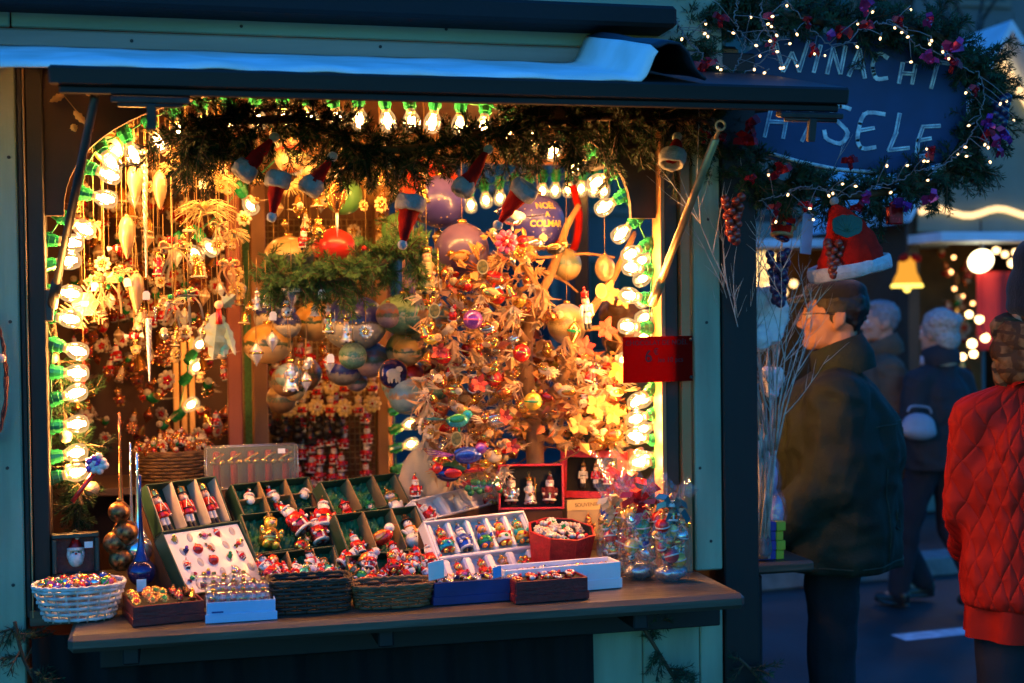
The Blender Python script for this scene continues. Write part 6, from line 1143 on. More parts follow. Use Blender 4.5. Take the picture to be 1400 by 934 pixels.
for k in range(16): place(['nutcracker', 'santa', 'bear'][k % 3], 'peg_figure', 'red and gold wooden figure hanging in the cluster above the wire grid santas', 'ornament', T(P(360+(k % 6)*17+U(-6, 6), 505+(k//6)*22+U(-8, 8), 1.5), (0, U(-.2, .2), U(-.5, .5)), .115), 'figures above the wire grid santas', False, ((RED, WHITE, GOLD, BLACK) if k % 3 != 2 else (COPPER, RED, GOLD, BLACK)))
for k in range(8): place('snowman' if k % 2 else 'santa', 'peg_figure', 'dark chimney sweep figure hanging on the wire grid left of the santas', 'ornament', T(P(365+k*14+U(-4, 4), 605+U(-14, 10), 1.55), (0, 0, U(-.4, .4)), .10), 'dark figures on the wire grid', False, (BLACK, BLACK, RED, BLACK))
for k in range(14): place(['bear', 'rosette'][k % 2], 'peg_figure', 'straw coloured figure hanging in the row above the santas', 'ornament', T(P(395+(k % 7)*19, 545+(k//7)*26+U(-6, 6), 1.5), (0, 0, U(-.4, .4)), .09), 'straw figures above the santas', False, (STRAW, RED, CREAM, BLACK))
C = P(238, 655, .85); basket('wicker_basket', 'round wicker basket of tiny ornaments on the back shelf', C, .13, .10, .09, .2, WICKB, 8, 26, 2)
for k in range(60):
    an = k*2.4; q = math.sqrt((k+.5)/60); kd, cl = bk[(k*3) % 10]; place(kd, 'basket_ornament', f'tiny {cl[0].name.split("_")[0] if cl else "red and white"} ornament heaped in the back shelf basket', 'ornament', T(C+V(.12*q*math.cos(an), .09*q*math.sin(an), .08+.05*(1-q)), (U(-.8, .8), U(-.8, .8), U(-1, 1)), .05), f'tiny {cl[0].name.split("_")[0] if cl else "red and white"} ornaments in the back basket', False, cl)
bs = MB(); bs.bounds(P(90, 640, .8).x, P(330, 640, .8).x, .70, 1.05, C.z-.03, C.z-.002, 0, .004); bs.bounds(P(90, 640, .8).x, P(330, 640, .8).x, 1.04, 1.06, zc, C.z-.032, 0, .004); tag(bs.build('back_shelf', DARKW), 'dark wooden shelf under the back basket', 'shelf')
# ---------------------------------------------------------------- sign, wreath and things at the stall corner
YS_ = .06
SIGN = pm('blue_chalkboard', (.009, .042, .125), .6, 0, .3, 5, .2, 30); CHALK = pm('pale_blue_chalk_paint', (.52, .68, .80), .8, 0, .45, 40)
c0 = P(1155, 145, YS_); t = thing('sign_board', 'oval dark blue board with hand painted lettering framed by a fir wreath', 'sign', c0); inv = Matrix.Translation(-c0)
out = bez([inv @ P(x, y, YS_) for x, y in ((998, 140), (1004, 90), (1050, 58), (1150, 48), (1250, 58), (1300, 88), (1318, 135), (1310, 190), (1275, 226), (1200, 238), (1105, 228), (1040, 212), (1008, 185), (998, 140))], 60)
mb = MB(); n = len(out)-1; mb.add([V(p.x, -.012, p.z) for p in out[:-1]]+[V(p.x, .012, p.z) for p in out[:-1]], [list(range(n)), list(range(2*n-1, n-1, -1))]+[[i, n+i, n+(i+1) % n, (i+1) % n] for i in range(n)]); mb.build('board', SIGN, t)
strokes = [[(1058, 60), (1068, 98), (1080, 74), (1090, 98), (1103, 57)], [(1119, 64), (1110, 99)], [(1128, 101), (1136, 67), (1146, 101), (1153, 65)], [(1158, 104), (1172, 69), (1179, 107)], [(1163, 93), (1177, 93)], [(1210, 80), (1198, 75), (1190, 90), (1195, 108), (1209, 108)], [(1231, 88), (1226, 114)], [(1249, 90), (1244, 115)], [(1229, 101), (1246, 102)], [(1279, 86), (1270, 121)], [(1262, 84), (1294, 88)],
    [(1053, 143), (1043, 187)], [(1076, 146), (1068, 189)], [(1048, 167), (1072, 168)], [(1108, 150), (1103, 175), (1094, 193)], [(1159, 150), (1143, 146), (1133, 158), (1148, 172), (1156, 184), (1146, 197), (1128, 191), (1124, 180)], [(1206, 157), (1180, 156), (1171, 178), (1170, 196), (1178, 204), (1193, 202)], [(1174, 179), (1191, 176)], [(1227, 157), (1222, 182), (1212, 206), (1239, 203)], [(1281, 173), (1259, 174), (1252, 194), (1250, 214), (1263, 214)], [(1252, 193), (1269, 190)]]
mb = MB()
for st_ in strokes:
    curvy = len(st_) > 5 or st_[0] in ((1210, 80),); q = bez(st_ and [V(x, y, 0) for x, y in st_], 18) if curvy else [V(x, y, 0) for x, y in st_]
    for a, b in zip(q, q[1:]):
        k = 6; d = (b-a).normalized(); nrm = V(-d.y, d.x, 0)*2.8
        a2, b2 = a-d*1.6, b+d*1.6; vs = [inv @ P(v.x, v.y, YS_) for v in (a2-nrm, b2-nrm*.9, b2+nrm*.9, a2+nrm)]; off = -.0135-.0006*(hash((round(a.x), round(a.y))) % 5); mb.add([V(v.x, off, v.z) for v in vs]+[V(v.x, -.0122, v.z) for v in vs], [(0, 1, 2, 3), (0, 4, 5, 1), (1, 5, 6, 2), (2, 6, 7, 3), (3, 7, 4, 0)])
mb.build('lettering', CHALK, t); mb = MB()
for st_ in strokes:
    for a, b in zip(st_, st_[1:]):
        if len(st_) > 5 or st_[0] == (1210, 80): continue
        a, b = V(*a, 0), V(*b, 0); d = (b-a).normalized(); nrm = V(-d.y, d.x, 0)*.9; vs = [inv @ P(v.x, v.y, YS_) for v in (a-nrm, b-nrm*.5, b+nrm*.5, a+nrm)]; mb.add([V(v.x, -.0172, v.z) for v in vs]+[V(v.x, -.0160, v.z) for v in vs], [(0, 1, 2, 3), (0, 4, 5, 1), (1, 5, 6, 2), (2, 6, 7, 3), (3, 7, 4, 0)])
mb.build('brush_streaks', pm('thin_chalk_streak', (.16, .26, .38), .85, 0, .4, 50), t)
mb = MB(); mb.tube([inv @ (P(x, y, YS_)+V(0, -.016, 0)) for x, y in ((1048, 210), (1090, 222), (1140, 232), (1200, 237))], .006, 6); mb.build('chalk_rim', CHALK, t)
mb = MB(); mb.tube([inv @ V(XR-.02, .05, P(1000, 150, YS_).z), V(0, .03, 0)], .016, 8); mb.build('bracket', DARKW, t)
# wreath
wp = [P(x, y, YS_-.03) for x, y in ((970, 170), (958, 120), (945, 70), (960, 20), (1015, 4), (1080, 22), (1150, 32), (1220, 36), (1285, 52), (1335, 88), (1352, 140), (1338, 195), (1295, 240), (1230, 258), (1160, 268), (1090, 258), (1030, 240), (988, 222), (970, 170))]
fir_thing('fir_wreath', 'large fir wreath with fairy lights and red foil ornaments around the blue sign board', 'wreath', garland_fill(wp, 560, .090, .026, .0030, 720, .05, None, .014), wp[0], FIRB)
wl = [P(x, y, YS_) for x, y in ((935, 100), (930, 60), (945, 25), (975, 5), (1000, -20))]
fir_thing('fir_branch', 'bushy fir boughs spilling over the fascia at the upper left of the wreath', 'fir branch', garland_fill(wl, 150, .10, .026, .0030, 720, .05), wl[0], FIRB)
WIRE = pm('white_wire', (.16, .18, .20), .5); FL = glow('fairy_light', (1, .62, .28), 4.5)
fl_me = MB().sph(.0034, T(V(0, 0, 0), None, (1, 1, 1.5)), 0, 8, 6).mesh('bulb', FL); fb_me = MB().tube([(0, 0, .018), (0, 0, .004)], .0022, 5).mesh('holder', WIRE)
def fairy(label, pts, n, spread, Y, seed):
    r = random.Random(seed); q = bez([P(x, y, Y) for x, y in pts], 80); t = thing('fairy_lights', label, 'fairy lights', q[0]); iv = Matrix.Translation(-q[0]); MB().tube([iv @ (p+V(r.uniform(-.006, .006), 0, r.uniform(-.006, .006))) for p in q], .0018, 4).build('wire', WIRE, t)
    for k in range(n):
        p = q[min(79, int(80*(k+r.random())/n))]; e = p+V(r.uniform(-1, 1), r.uniform(-.6, -.1), r.uniform(-1, .8))*spread*1.7; h = ob('holder', fb_me, t, iv @ T(e, (r.uniform(-1, 1), r.uniform(-2, 2), 0))); ob('bulb', fl_me, h); MB().tube([iv @ p, iv @ (p*.5+e*.5+V(0, 0, .01)), iv @ e+V(0, 0, .012)], .0012, 4).build('lead', WIRE, t)
fairy('fairy lights looped through the upper left boughs of the wreath', [(1010, -5), (1005, 30), (1018, 55), (1010, 85), (1000, 105)], 12, .06, YS_-.16, 1)
fairy('fairy lights looping down over the first letter of the board', [(1040, 5), (1042, 35), (1055, 55), (1050, 75), (1012, 105)], 9, .05, YS_-.17, 2)
fairy('fairy lights along the top of the wreath', [(1075, 0), (1100, 30), (1125, 55), (1150, 62), (1180, 38), (1210, 30), (1235, 34), (1250, 60), (1290, 75), (1330, 100)], 18, .045, YS_-.16, 3)
fairy('fairy lights down the right side of the wreath', [(1335, 95), (1345, 130), (1335, 170), (1315, 205), (1290, 225), (1250, 235)], 14, .05, YS_-.15, 4)
fairy('fairy lights along the bottom of the wreath', [(1245, 240), (1200, 255), (1150, 268), (1110, 255), (1075, 265), (1040, 275)], 13, .05, YS_-.15, 5)
fairy('fairy lights along the left boughs over the fascia', [(925, 30), (940, 55), (960, 75), (955, 100), (970, 110)], 9, .05, YS_-.13, 6)
FOIL = pm('red_foil', (.42, .012, .02), .25, .6, .3, 50); FOILP = pm('pink_foil', (.55, .03, .13), .2, .6, .3, 50); FOILV = pm('violet_foil', (.20, .02, .18), .25, .6, .3, 50)
fo_me = {}
def foil_mesh(seed, mt):
    r = random.Random(seed); mb = MB()
    for k in range(4):
        a = r.uniform(0, 6.3); d = V(math.cos(a), r.uniform(-.5, .2), math.sin(a)); sd = V(-math.sin(a), .3, math.cos(a))*.009; L = r.uniform(.02, .045); m_ = d*L*.5+V(0, -.01, .005); mb.add([-sd, sd, m_+sd*1.2, d*L+sd, d*L-sd, m_-sd*1.2], [(0, 1, 2, 5), (5, 2, 3, 4)])
    mb.sph(.007, None, 0, 8, 6); return mb.mesh('foil', mt)
for k, (x, y, m_) in enumerate(((985, 25, 0), (1050, 25, 0), (1055, 65, 0), (1105, 30, 0), (1132, 48, 1), (1112, 68, 0), (1230, 30, 0), (1272, 30, 1), (1300, 68, 1), (1272, 85, 1), (1302, 85, 0), (1333, 125, 0), (1350, 170, 2), (1345, 185, 0), (1275, 210, 0), (1160, 220, 0), (1170, 285, 0), (1180, 275, 1), (1270, 275, 1), (1235, 278, 2), (1100, 280, 0), (960, 95, 0), (968, 88, 0), (1022, 170, 0), (1020, 195, 0), (962, 185, 0), (985, 190, 0), (1065, 235, 0), (1150, 40, 0), (1185, 38, 0), (1060, 285, 0), (1025, 245, 0), (1370, 185, 2), (1365, 200, 1), (1178, 12, 1))):
    cn = ('red', 'pink', 'violet')[m_]; tag(ob('foil_bow', foil_mesh(k % 5*3+m_, (FOIL, FOILP, FOILV)[m_]), None, T(P(x, y, YS_-.16), (U(-.4, .4), U(-1.5, 1.5), 0), U(.65, 1.05))), f'small shiny {cn} foil bow wired into the fir wreath', 'foil bow', f'{cn} foil bows in the wreath')
p = P(1223, 285, YS_-.12); t = thing('parcel_ornament', 'tiny red foil parcel hanging under the wreath at its lower right', 'ornament', p); MB().box(.045, .03, .055, Matrix.Translation((0, 0, -.02)), 0, .004).build('parcel', FOIL, t); MB().sph(.012, T((0, 0, .012), None, (1.6, .7, .8)), 0, 10, 6).build('bow', FOIL, t)
def grapes(px, py, n, r, h, mt, Y, label, leafm=None):
    p = P(px, py, Y); s_ = mpp(p); t = thing('grape_bunch', label, 'grape bunch', p, 'grape bunches on the wreath'); mb = MB(); rr = random.Random(px)
    for k in range(n): f = k/n; q = r*s_*(1.9-1.3*f); a = k*2.4; mb.sph(r*s_*rr.uniform(.85, 1.1), Matrix.Translation((q*math.cos(a), q*.7*math.sin(a)-.01, -h*s_*f)), 0, 10, 8)
    mb.build('grapes', mt, t)
    if leafm:
        mb = MB(); out_ = []
        for k in range(24): a = 2*PI*k/24; q = 1+.28*math.cos(a)-.12*math.cos(2*a)+.05*math.cos(7*a); out_.append((.95*math.sin(a)*q*21*s_, math.cos(a)*q*17*s_))
        mb.prism(out_, .004, T((8*s_, -.05, 24*s_), (PI/2, 0, 0)) @ Matrix.Rotation(PI, 4, 'Z')); [mb.tube([V(8*s_, -.0525, (24-13)*s_), V((8+18*math.sin(q))*s_, -.0525, (24+13*math.cos(q)*1.0-2)*s_)], .0011, 4, 1) for q in (-1.9, -1.1, -.5, 0, .5, 1.1, 1.9)]; mb.build('leaf', [leafm, pm('leaf_vein', (.05, .14, .10), .6)], t)
GR = pm('red_grape', (.30, .04, .02), .22, 0, .3, 30, coat=.4); GRB = pm('dark_grape', (.025, .02, .07), .28, 0, .3, 30, coat=.4); LEAFG = pm('dull_green_leaf', (.02, .085, .062), .6, 0, .3, 10, .4, 30)
grapes(1140, 330, 26, 6, 48, GR, -.12, 'red grape bunch with a heart shaped green leaf on the big santa hat', LEAFG); grapes(1000, 270, 22, 6.5, 62, GR, -.08, 'long red grape bunch hanging by the twigs at the wreath bottom'); grapes(1062, 345, 24, 7, 72, GRB, .0, 'dark grape bunch hanging behind the twigs beside the big santa hat'); grapes(1362, 135, 24, 7, 45, GRB, .0, 'dark grape bunch at the right end of the wreath')
santa_hat(1162, 372, 1141, 278, 132, -.05, 'large red santa hat with a wide pale fur brim hanging under the wreath', False, None)
place('santa', 'santa_doll', 'small stuffed santa doll hanging between the grapes and the big santa hat', 'doll', T(P(1068, 330, .06), (0, .2, .6), .15), None, True, (REDF, CREAMR, GOLD, NAVYG))
o = MB().bounds(-.02, .02, -.003, .003, -.06, .06).build('ribbon_strip', pm('pale_blue_ribbon', (.30, .48, .75), .5), None, T(P(1103, 320, .02), (0, .1, .2))); tag(o, 'pale blue ribbon strip beside the large santa hat', 'ribbon')
# twigs
TWIG = pm('silvery_birch_twig', (.48, .44, .40), .6, 0, .4, 30); rt2 = random.Random(21)
base = P(1042, 738, .20); base.z = zs+.01; t = thing('twig_bundle', 'tall bundle of bare silvery twigs standing on the side counter by the corner post', 'twigs', base); iv = Matrix.Translation(-base); mb = MB()
def twig(p, d, L, r, lvl):
    pts = [p]; n = 7
    for i in range(n): d = (d+V(rt2.uniform(-.10, .10), rt2.uniform(-.08, .08), rt2.uniform(-.03, .07))).normalized(); pts.append(pts[-1]+d*L/n)
    mb.tube(pts, [r*(1-.8*i/n) for i in range(n+1)], 5)
    if lvl < 2:
        for k in range(4 if lvl == 0 else 3):
            i = rt2.randint(2 if lvl == 0 else 1, n-1); d2 = (d+V(rt2.uniform(-.8, .8), rt2.uniform(-.4, .4), rt2.uniform(-.1, .3))).normalized(); twig(pts[i], d2, L*rt2.uniform(.25, .5), r*.55, lvl+1)
for k in range(28):
    tx, ty = rt2.uniform(950, 1108), rt2.uniform(240, 430)
    if k < 4: tx = 945+k*6
    e = iv @ P(tx, ty, rt2.uniform(-.06, .16)); s0 = V(rt2.uniform(-.02, .02), rt2.uniform(-.02, .02), 0); m_ = s0.lerp(e, .42); m_.x *= .38; d = (m_-s0).normalized(); L1 = (m_-s0).length; mb.tube([s0, s0.lerp(m_, .5)+V(rt2.uniform(-.006, .006), 0, 0), m_], [.0046, .004, .0034], 5); twig(m_, (e-m_).normalized(), (e-m_).length, .0034, 0); mb.build('twig', TWIG, t); mb = MB()
MB().lathe([(.024, .0), (.03, .02), (.026, .20), (.034, .26)], None, 0, 14).build('wrapping', film('blue_cellophane', (.55, .72, .95), .25, .15, .1, .8, 30), t)
FL_W = pm('white_cotton', (.90, .86, .88), 1, 0, .06, 20, 1., 60)
def puff(px, py, rx, ry, Y, lb):
    p = P(px, py, Y); s_ = mpp(p); rr = random.Random(px); me = blob(lambda m: [ell(m, (rr.uniform(-.6, .6)*rx*s_, rr.uniform(-.4, .4)*rx*s_, rr.uniform(-.7, .7)*ry*s_), (rx*s_*.6,)*3) for k in range(9)], FL_W, .007, 2, 'cotton'); wob(me, .008, 40, px)
    o = MB(); r2 = random.Random(px)
    o.v = [v.co.copy() for v in me.vertices]; o.f = [list(q.vertices) for q in me.polygons]; o.m = [0]*len(o.f); o.s = [True]*len(o.f)
    for q in list(me.polygons)[::3]:
        c = q.center; n_ = (q.normal+V(r2.uniform(-.8, .8), r2.uniform(-.8, .8), r2.uniform(-.8, .8))).normalized(); w2 = n_.cross(V(.3, .5, .8)).normalized()*.0005; e = c+n_*r2.uniform(.008, .02); o.add([c-w2, c+w2, e], [(0, 1, 2)])
    tag(o.build('cotton_puff', FL_W, None, T(p)), lb, 'cotton puff')
puff(1042, 436, 33, 38, .10, 'large fluffy white cotton puff among the upper twigs'); puff(1056, 525, 14, 26, .14, 'small white cotton puff lower in the twigs by the man')
LIL = pm('lilac_parcel_paper', (.42, .36, .62), .5, 0, .2, 10)
def parcel(px, py, w, h, lb):
    p = P(px, py, .27); s_ = mpp(p); t = thing('wrapped_parcel', lb, 'parcel', p, 'wrapped parcels by the twigs'); me = blob(lambda m: [ell(m, (0, 0, 0), (w*s_*.42, .045, h*s_*.45)), ell(m, (0, 0, h*s_*.3), (w*s_*.2, .03, h*s_*.3))], LIL, .006, 2, 'parcel'); ob('parcel', me, t); me = MB().sph(1, T((0, -.004, 0), None, (w*s_*.52, .058, h*s_*.56)), 0, 24, 16).mesh('film', CELLO); wob(me, .008, 30, px); ob('film', me, t)
parcel(1049, 652, 32, 60, 'lilac parcel in clear film standing upper most by the twigs'); parcel(1056, 700, 36, 62, 'lilac parcel in clear film resting on the stacked blue boxes')
BLB = pm('royal_blue_box', (.035, .045, .30), .45, 0, .15, 10); YEL = pm('lime_yellow_box', (.42, .48, .03), .5, 0, .15, 10)
for k in range(4):
    p = P(1032, 768, .24); s_ = mpp(p); hh = 12.6*s_; t = thing('stacked_box', ['lowest blue box with lime end in the stack on the side counter', 'second blue box from the bottom of the stack on the side counter', 'third blue box from the bottom of the stack, just under the top one', 'topmost blue box with lime end in the stack on the side counter'][k], 'box', T(V(p.x, .20, zs+.0015+k*(hh+.001)), (0, 0, U(-.05, .05))), 'stacked blue boxes')
    MB().bounds(-.07, 24*s_, 0, .12, 0, hh, 0, .002).build('box_body', BLB, t); MB().bounds(24*s_+.0005, 35*s_+U(-.006, .006), -.001, .121, 0, hh, 0, .002).build('box_end', YEL, t)
# thin wire wreath at the far left
p = P(-16, 515, -.03); t = thing('twig_wreath', 'thin dark red wire wreath hanging on the pale left post', 'wreath', p); mb = MB(); s_ = mpp(p); rr = random.Random(3)
for k in range(7): mb.tube([((24+rr.uniform(-3, 3))*s_*math.cos(a), -.01+.012*math.sin(a*5+k), (88+rr.uniform(-4, 4))*s_*math.sin(a)) for a in [2*PI*i/40 for i in range(41)]], .0022, 4)
mb.build('wire_ring', pm('dark_red_twig', (.10, .02, .015), .7, 0, .3, 20), t); p2 = P(2, 490, -.05); tag(MB().sph(.012, None, 0, 12, 8).build('bauble', pm('pale_pearl', (.6, .45, .4), .3), None, T(p2)), 'small pale pearl bauble on the wire wreath at the left post', 'bauble')
# ---------------------------------------------------------------- people
def folds(me, k):
    """sagging cloth: long vertical folds, bunching at elbows and hem"""
    for v in me.vertices:
        c = v.co; n1 = noise.noise(V(c.x*9, c.y*9, c.z*2.6+3)); n2 = noise.noise(V(c.x*20+c.z*6, c.y*20, c.z*11)); n3 = abs(noise.noise(V(c.x*7+9, c.y*7, c.z*15)))
        d = V(c.x, c.y, 0); d = d.normalized() if d.length > .02 else V(0, 0, 0); v.co += d*(n1*.022+n2*.009-n3*.012)*k
    me.update()
def person(label, at, yaw, H=1.75, skin=(.52, .26, .16), jacket=None, trousers=None, hem=.82, fit=1., arms=None, legs=None, hair=None, hairstyle='short', voxel=.006, tilt=0., female=False, details=None):
    k = H/1.75; t_m = pm('skin_%s' % str(skin), skin, .5, 0, .12, 20, .15, 90)
    arms = arms or {-1: ((-.25, .02, 1.12), (-.25, -.06, .88)), 1: ((.25, .02, 1.12), (.25, -.06, .88))}
    legs = legs or {-1: ((-.10, -.01, .48), (-.10, .02, .08)), 1: ((.10, -.01, .48), (.10, .02, .08))}
    def fill(m):
        ell(m, (0, .012, 1.650), (.074, .095, .105)); ell(m, (0, -.022, 1.595), (.060, .070, .078)); ell(m, (0, -.068, 1.545), (.032, .032, .026)); ell(m, (0, -.03, 1.56), (.055, .06, .04)); ell(m, (0, -.045, 1.60), (.056, .05, .06))
        cap(m, (0, -.086, 1.650), (0, -.106, 1.608), .011, .0140); ell(m, (-.012, -.100, 1.602), (.011, .012, .009)); ell(m, (.012, -.100, 1.602), (.011, .012, .009)); cap(m, (-.032, -.080, 1.664), (.032, -.080, 1.664), .013)
        cap(m, (-.018, -.086, 1.574), (.018, -.086, 1.574), .0085); cap(m, (-.015, -.083, 1.562), (.015, -.083, 1.562), .0085)
        for s in (-1, 1): ell(m, (s*.042, -.060, 1.61), (.022, .026, .026)); ell(m, (s*.077, .020, 1.624), (.009, .020, .030), (-.15, 0, s*.35)); ell(m, (s*.079, .036, 1.628), (.008, .010, .026), (-.15, 0, s*.5)); ell(m, (s*.074, .012, 1.598), (.009, .010, .012))
        cap(m, (0, .028, 1.57), (0, .022, 1.42), .056, .062); cap(m, (-.12, .01, 1.36), (.12, .01, 1.36), .05); ell(m, (0, .0, 1.22), (.165, .105, .24)); ell(m, (0, 0, .98), (.155, .105, .14))
        for s in (-1, 1):
            e, w_ = Vector(arms[s][0]), Vector(arms[s][1]); sh = V(s*.165, .01, 1.335); cap(m, sh, e, .046, .040); cap(m, e, w_, .040, .028)
            d = (w_-e).normalized(); sd = d.cross(V(s, .2, .1)).normalized(); up = sd.cross(d); pc = w_+d*.045; m.sph(1, along(pc, d) @ Matrix.Diagonal((.040, .020, .050, 1)), 0, 12, 8)
            A = along(w_, d)
            for f, (ox, ln) in enumerate(((-.027, .070), (-.009, .082), (.009, .078), (.026, .062))): p0 = A @ V(ox, 0, .085); p1 = A @ V(ox*1.1, -.010, .085+ln*.55); p2 = A @ V(ox*1.1, -.032, .085+ln*.9); cap(m, p0, p1, .0095, .009); cap(m, p1, p2, .009, .0075)
            p0 = A @ V(-.032*s, -.004, .035); p1 = A @ V(-.058*s, -.018, .075); p2 = A @ V(-.054*s, -.030, .105); cap(m, p0, p1, .013, .010); cap(m, p1, p2, .010, .008)
            kn, an = Vector(legs[s][0]), Vector(legs[s][1]); cap(m, (s*.09, 0, .92), kn, .082, .055); cap(m, kn, an, .055, .036); cap(m, an, an+V(0, -.10, -.035), .035, .025)
    me = blob(fill, t_m, voxel, 4, 'person'); b = ob('person', me, None, T(at, (0, 0, yaw), k)); tag(b, label, 'person')
    # clothes follow the limbs
    def jk(m):
        h = hem; m.lathe([(.001, h), (.225*fit, h), (.232*fit, h+.05), (.222*fit, h+.25), (.226*fit, 1.20), (.205*fit, 1.31), (.140*fit, 1.40), (.105, 1.455), (.085, 1.49), (.001, 1.49)], T((0, .012, 0), None, (1, .72, 1)), 0, 28)
        for s in (-1, 1):
            e, w_ = Vector(arms[s][0]), Vector(arms[s][1]); sh = V(s*.175*min(1.15, fit), .012, 1.345); cap(m, (0, .02, 1.41), sh, .075, .082*fit); cap(m, sh, e, .082*fit, .068*fit); cap(m, e, w_, .068*fit, .050*fit)
    jm = blob(jk, jacket, .011, 5, 'jacket'); folds(jm, fit); j = ob('jacket', jm, b)
    cm = MB(); cm.lathe([(.104, -.075), (.116, -.030), (.100, .045), (.092, .045), (.086, -.015)], T((0, .026, 1.505), (.34, 0, 0), (1, .95, 1)), 0, 24, True, False); c_me = cm.mesh('collar', jacket); wob(c_me, .006, 20, 3); ob('collar', c_me, b)
    def tr(m):
        for s in (-1, 1): kn, an = Vector(legs[s][0]), Vector(legs[s][1]); cap(m, (s*.092, 0, .93), kn, .102, .080); cap(m, kn, an+V(0, 0, .02), .080, .066)
        ell(m, (0, .005, .93), (.185, .13, .12))
    tm = blob(tr, trousers, .012, 4, 'trousers'); wob(tm, .008, 12, at[0]); ob('trousers', tm, b)
    for s in (-1, 1):
        an = Vector(legs[s][1]); sm = blob(lambda m: [cap(m, an+V(0, .03, -.03), an+V(0, -.14, -.048), .042, .034), ell(m, an+V(0, .02, -.01), (.045, .055, .05)), ell(m, an+V(0, -.05, -.066), (.046, .13, .014))], pm('black_leather', (.015, .013, .012), .35, 0, .2, 20), .008, 3, 'shoe'); ob('shoe', sm, b)
    em = MB()
    for s in (-1, 1): em.sph(.0125, Matrix.Translation((s*.031, -.0765, 1.640)), 0, 12, 8); em.sph(.0068, Matrix.Translation((s*.031, -.0835, 1.640)), 1, 10, 6)
    [em.tube([V(s*.014, -.098, 1.662), V(s*.032, -.094, 1.669), V(s*.050, -.080, 1.664)], [.003, .0042, .002], 5, 1) for s in (-1, 1)]; em.build('eyes', [pm('eye_white', (.6, .58, .55), .3), pm('iris', (.03, .02, .015), .2)], b)
    if hair:
        def hf(m):
            if hairstyle == 'short': ell(m, (0, .028, 1.672), (.084, .098, .096)); ell(m, (0, .066, 1.622), (.060, .034, .048)); ell(m, (-.070, .005, 1.635), (.010, .016, .026)); ell(m, (.070, .005, 1.635), (.010, .016, .026)); ell(m, (0, -.01, 1.735), (.06, .07, .03))
            else:
                ell(m, (0, .035, 1.672), (.102, .108, .108)); ell(m, (0, .085, 1.60), (.085, .055, .075))
                for q in range(9): a = q*.7; ell(m, (.07*math.cos(a), .045+.07*math.sin(a), 1.70+.02*math.sin(q*3)), (.045, .045, .04))
        hm = blob(hf, hair, .008, 2, 'hair'); wob(hm, .006, 45, 2); wob(hm, .003, 110, 5); ob('hair', hm, b)
    if details: details(b)
    return b
JG = pm('dark_olive_jacket', (.020, .027, .016), .75, 0, .25, 6, .5, 160, spec=.3); TRK = pm('black_trousers', (.010, .011, .018), .85, 0, .2, 10, .3, 120); NAVJ = pm('navy_jacket', (.014, .015, .018), .8, 0, .2, 8, .4, 100); BROWNJ = pm('brown_olive_coat', (.09, .07, .04), .85, 0, .2, 8, .4, 100)
GREYH = pm('grey_hair', (.20, .20, .21), .6, 0, .3, 60, .9, 90, (1, 1, .3)); WHH = pm('white_hair', (.36, .34, .31), .6, 0, .35, 60, 1., 90); BLKH = pm('black_hair', (.014, .011, .010), .5, 0, .3, 60, .5, 140); BRH = pm('brown_hair', (.09, .04, .018), .5, 0, .3, 60, .5, 140)
def man_bits(b):
    # flat peaked cap
    cm = blob(lambda m: [ell(m, (0, .010, 1.722), (.090, .108, .044)), ell(m, (0, -.095, 1.698), (.072, .060, .012), (.18, 0, 0)), ell(m, (0, .018, 1.705), (.086, .102, .030))], pm('black_wool_cap', (.012, .012, .013), .9, 0, .3, 40, .5, 120, sheen=.2), .007, 3, 'cap'); ob('cap', cm, b)
    g = MB()
    for s in (-1, 1):
        c_ = V(s*.033, -.112, 1.638); g.tube([c_+V(.024*math.cos(a), .012*abs(math.cos(a))*(1 if (math.cos(a) > 0) == (s > 0) else 0), .018*math.sin(a)) for a in [2*PI*i/18 for i in range(19)]], .0016, 5); g.tube([V(s*.057, -.105, 1.642), V(s*.078, -.04, 1.646), V(s*.080, .02, 1.640)], .0017, 5)
    g.tube([V(-.010, -.116, 1.642), V(0, -.122, 1.645), V(.010, -.116, 1.642)], .0016, 5); g.build('glasses', pm('dark_metal_frame', (.05, .04, .035), .3, .8), b)
    from mathutils.bvhtree import BVHTree
    jm = [c for c in b.children if c.name.startswith('jacket')][0].data; bvh = BVHTree.FromPolygons([v.co for v in jm.vertices], [p.vertices[:] for p in jm.polygons]); SEAM = pm('jacket_seam', (.045, .055, .035), .8, 0, .3, 60)
    for path in ([(a, .828) for a in range(-160, 201, 8)], [(a, 1.265+.02*math.sin(math.radians(a))) for a in range(28, 153, 6)], [(90+2*math.sin(z*9), z) for z in [.84+.03*i for i in range(15)]], [(38, z) for z in [.84+.03*i for i in range(11)]], [(52, 1.0), (56, .985), (62, .97), (68, .96), (74, .955), (74, .925), (68, .928), (62, .938), (56, .952), (52, .968), (52, 1.0)]):
        pts = []
        for a, z in path:
            d = V(math.cos(math.radians(a)), math.sin(math.radians(a)), 0); hit = bvh.ray_cast(d+V(0, .012, z), -d)
            if hit[0] is not None: pts.append(hit[0]+hit[1]*.0012)
        if len(pts) > 2: MB().tube(pts, .0026, 5).build('seam', SEAM, b)
    ob('coat_pocket', MB().bounds(.215, .222, -.08, .06, .98, .995, 0, .002).mesh('coat_pocket', JG), b)
fl = math.atan2(CR.y, CR.x)
hx = P(1128, 600, .62); person('man in dark olive jacket, black cap and glasses standing at the side counter', V(hx.x+.03, .62, 0), -PI/2+fl-.22, 1.785, (.50, .24, .14), JG, TRK, .80, 1.36, {-1: ((-.26, -.06, 1.10), (-.20, -.24, .98)), 1: ((.27, -.02, 1.09), (.25, -.20, .94))}, None, BLKH, 'short', .0055, 0, False, man_bits)
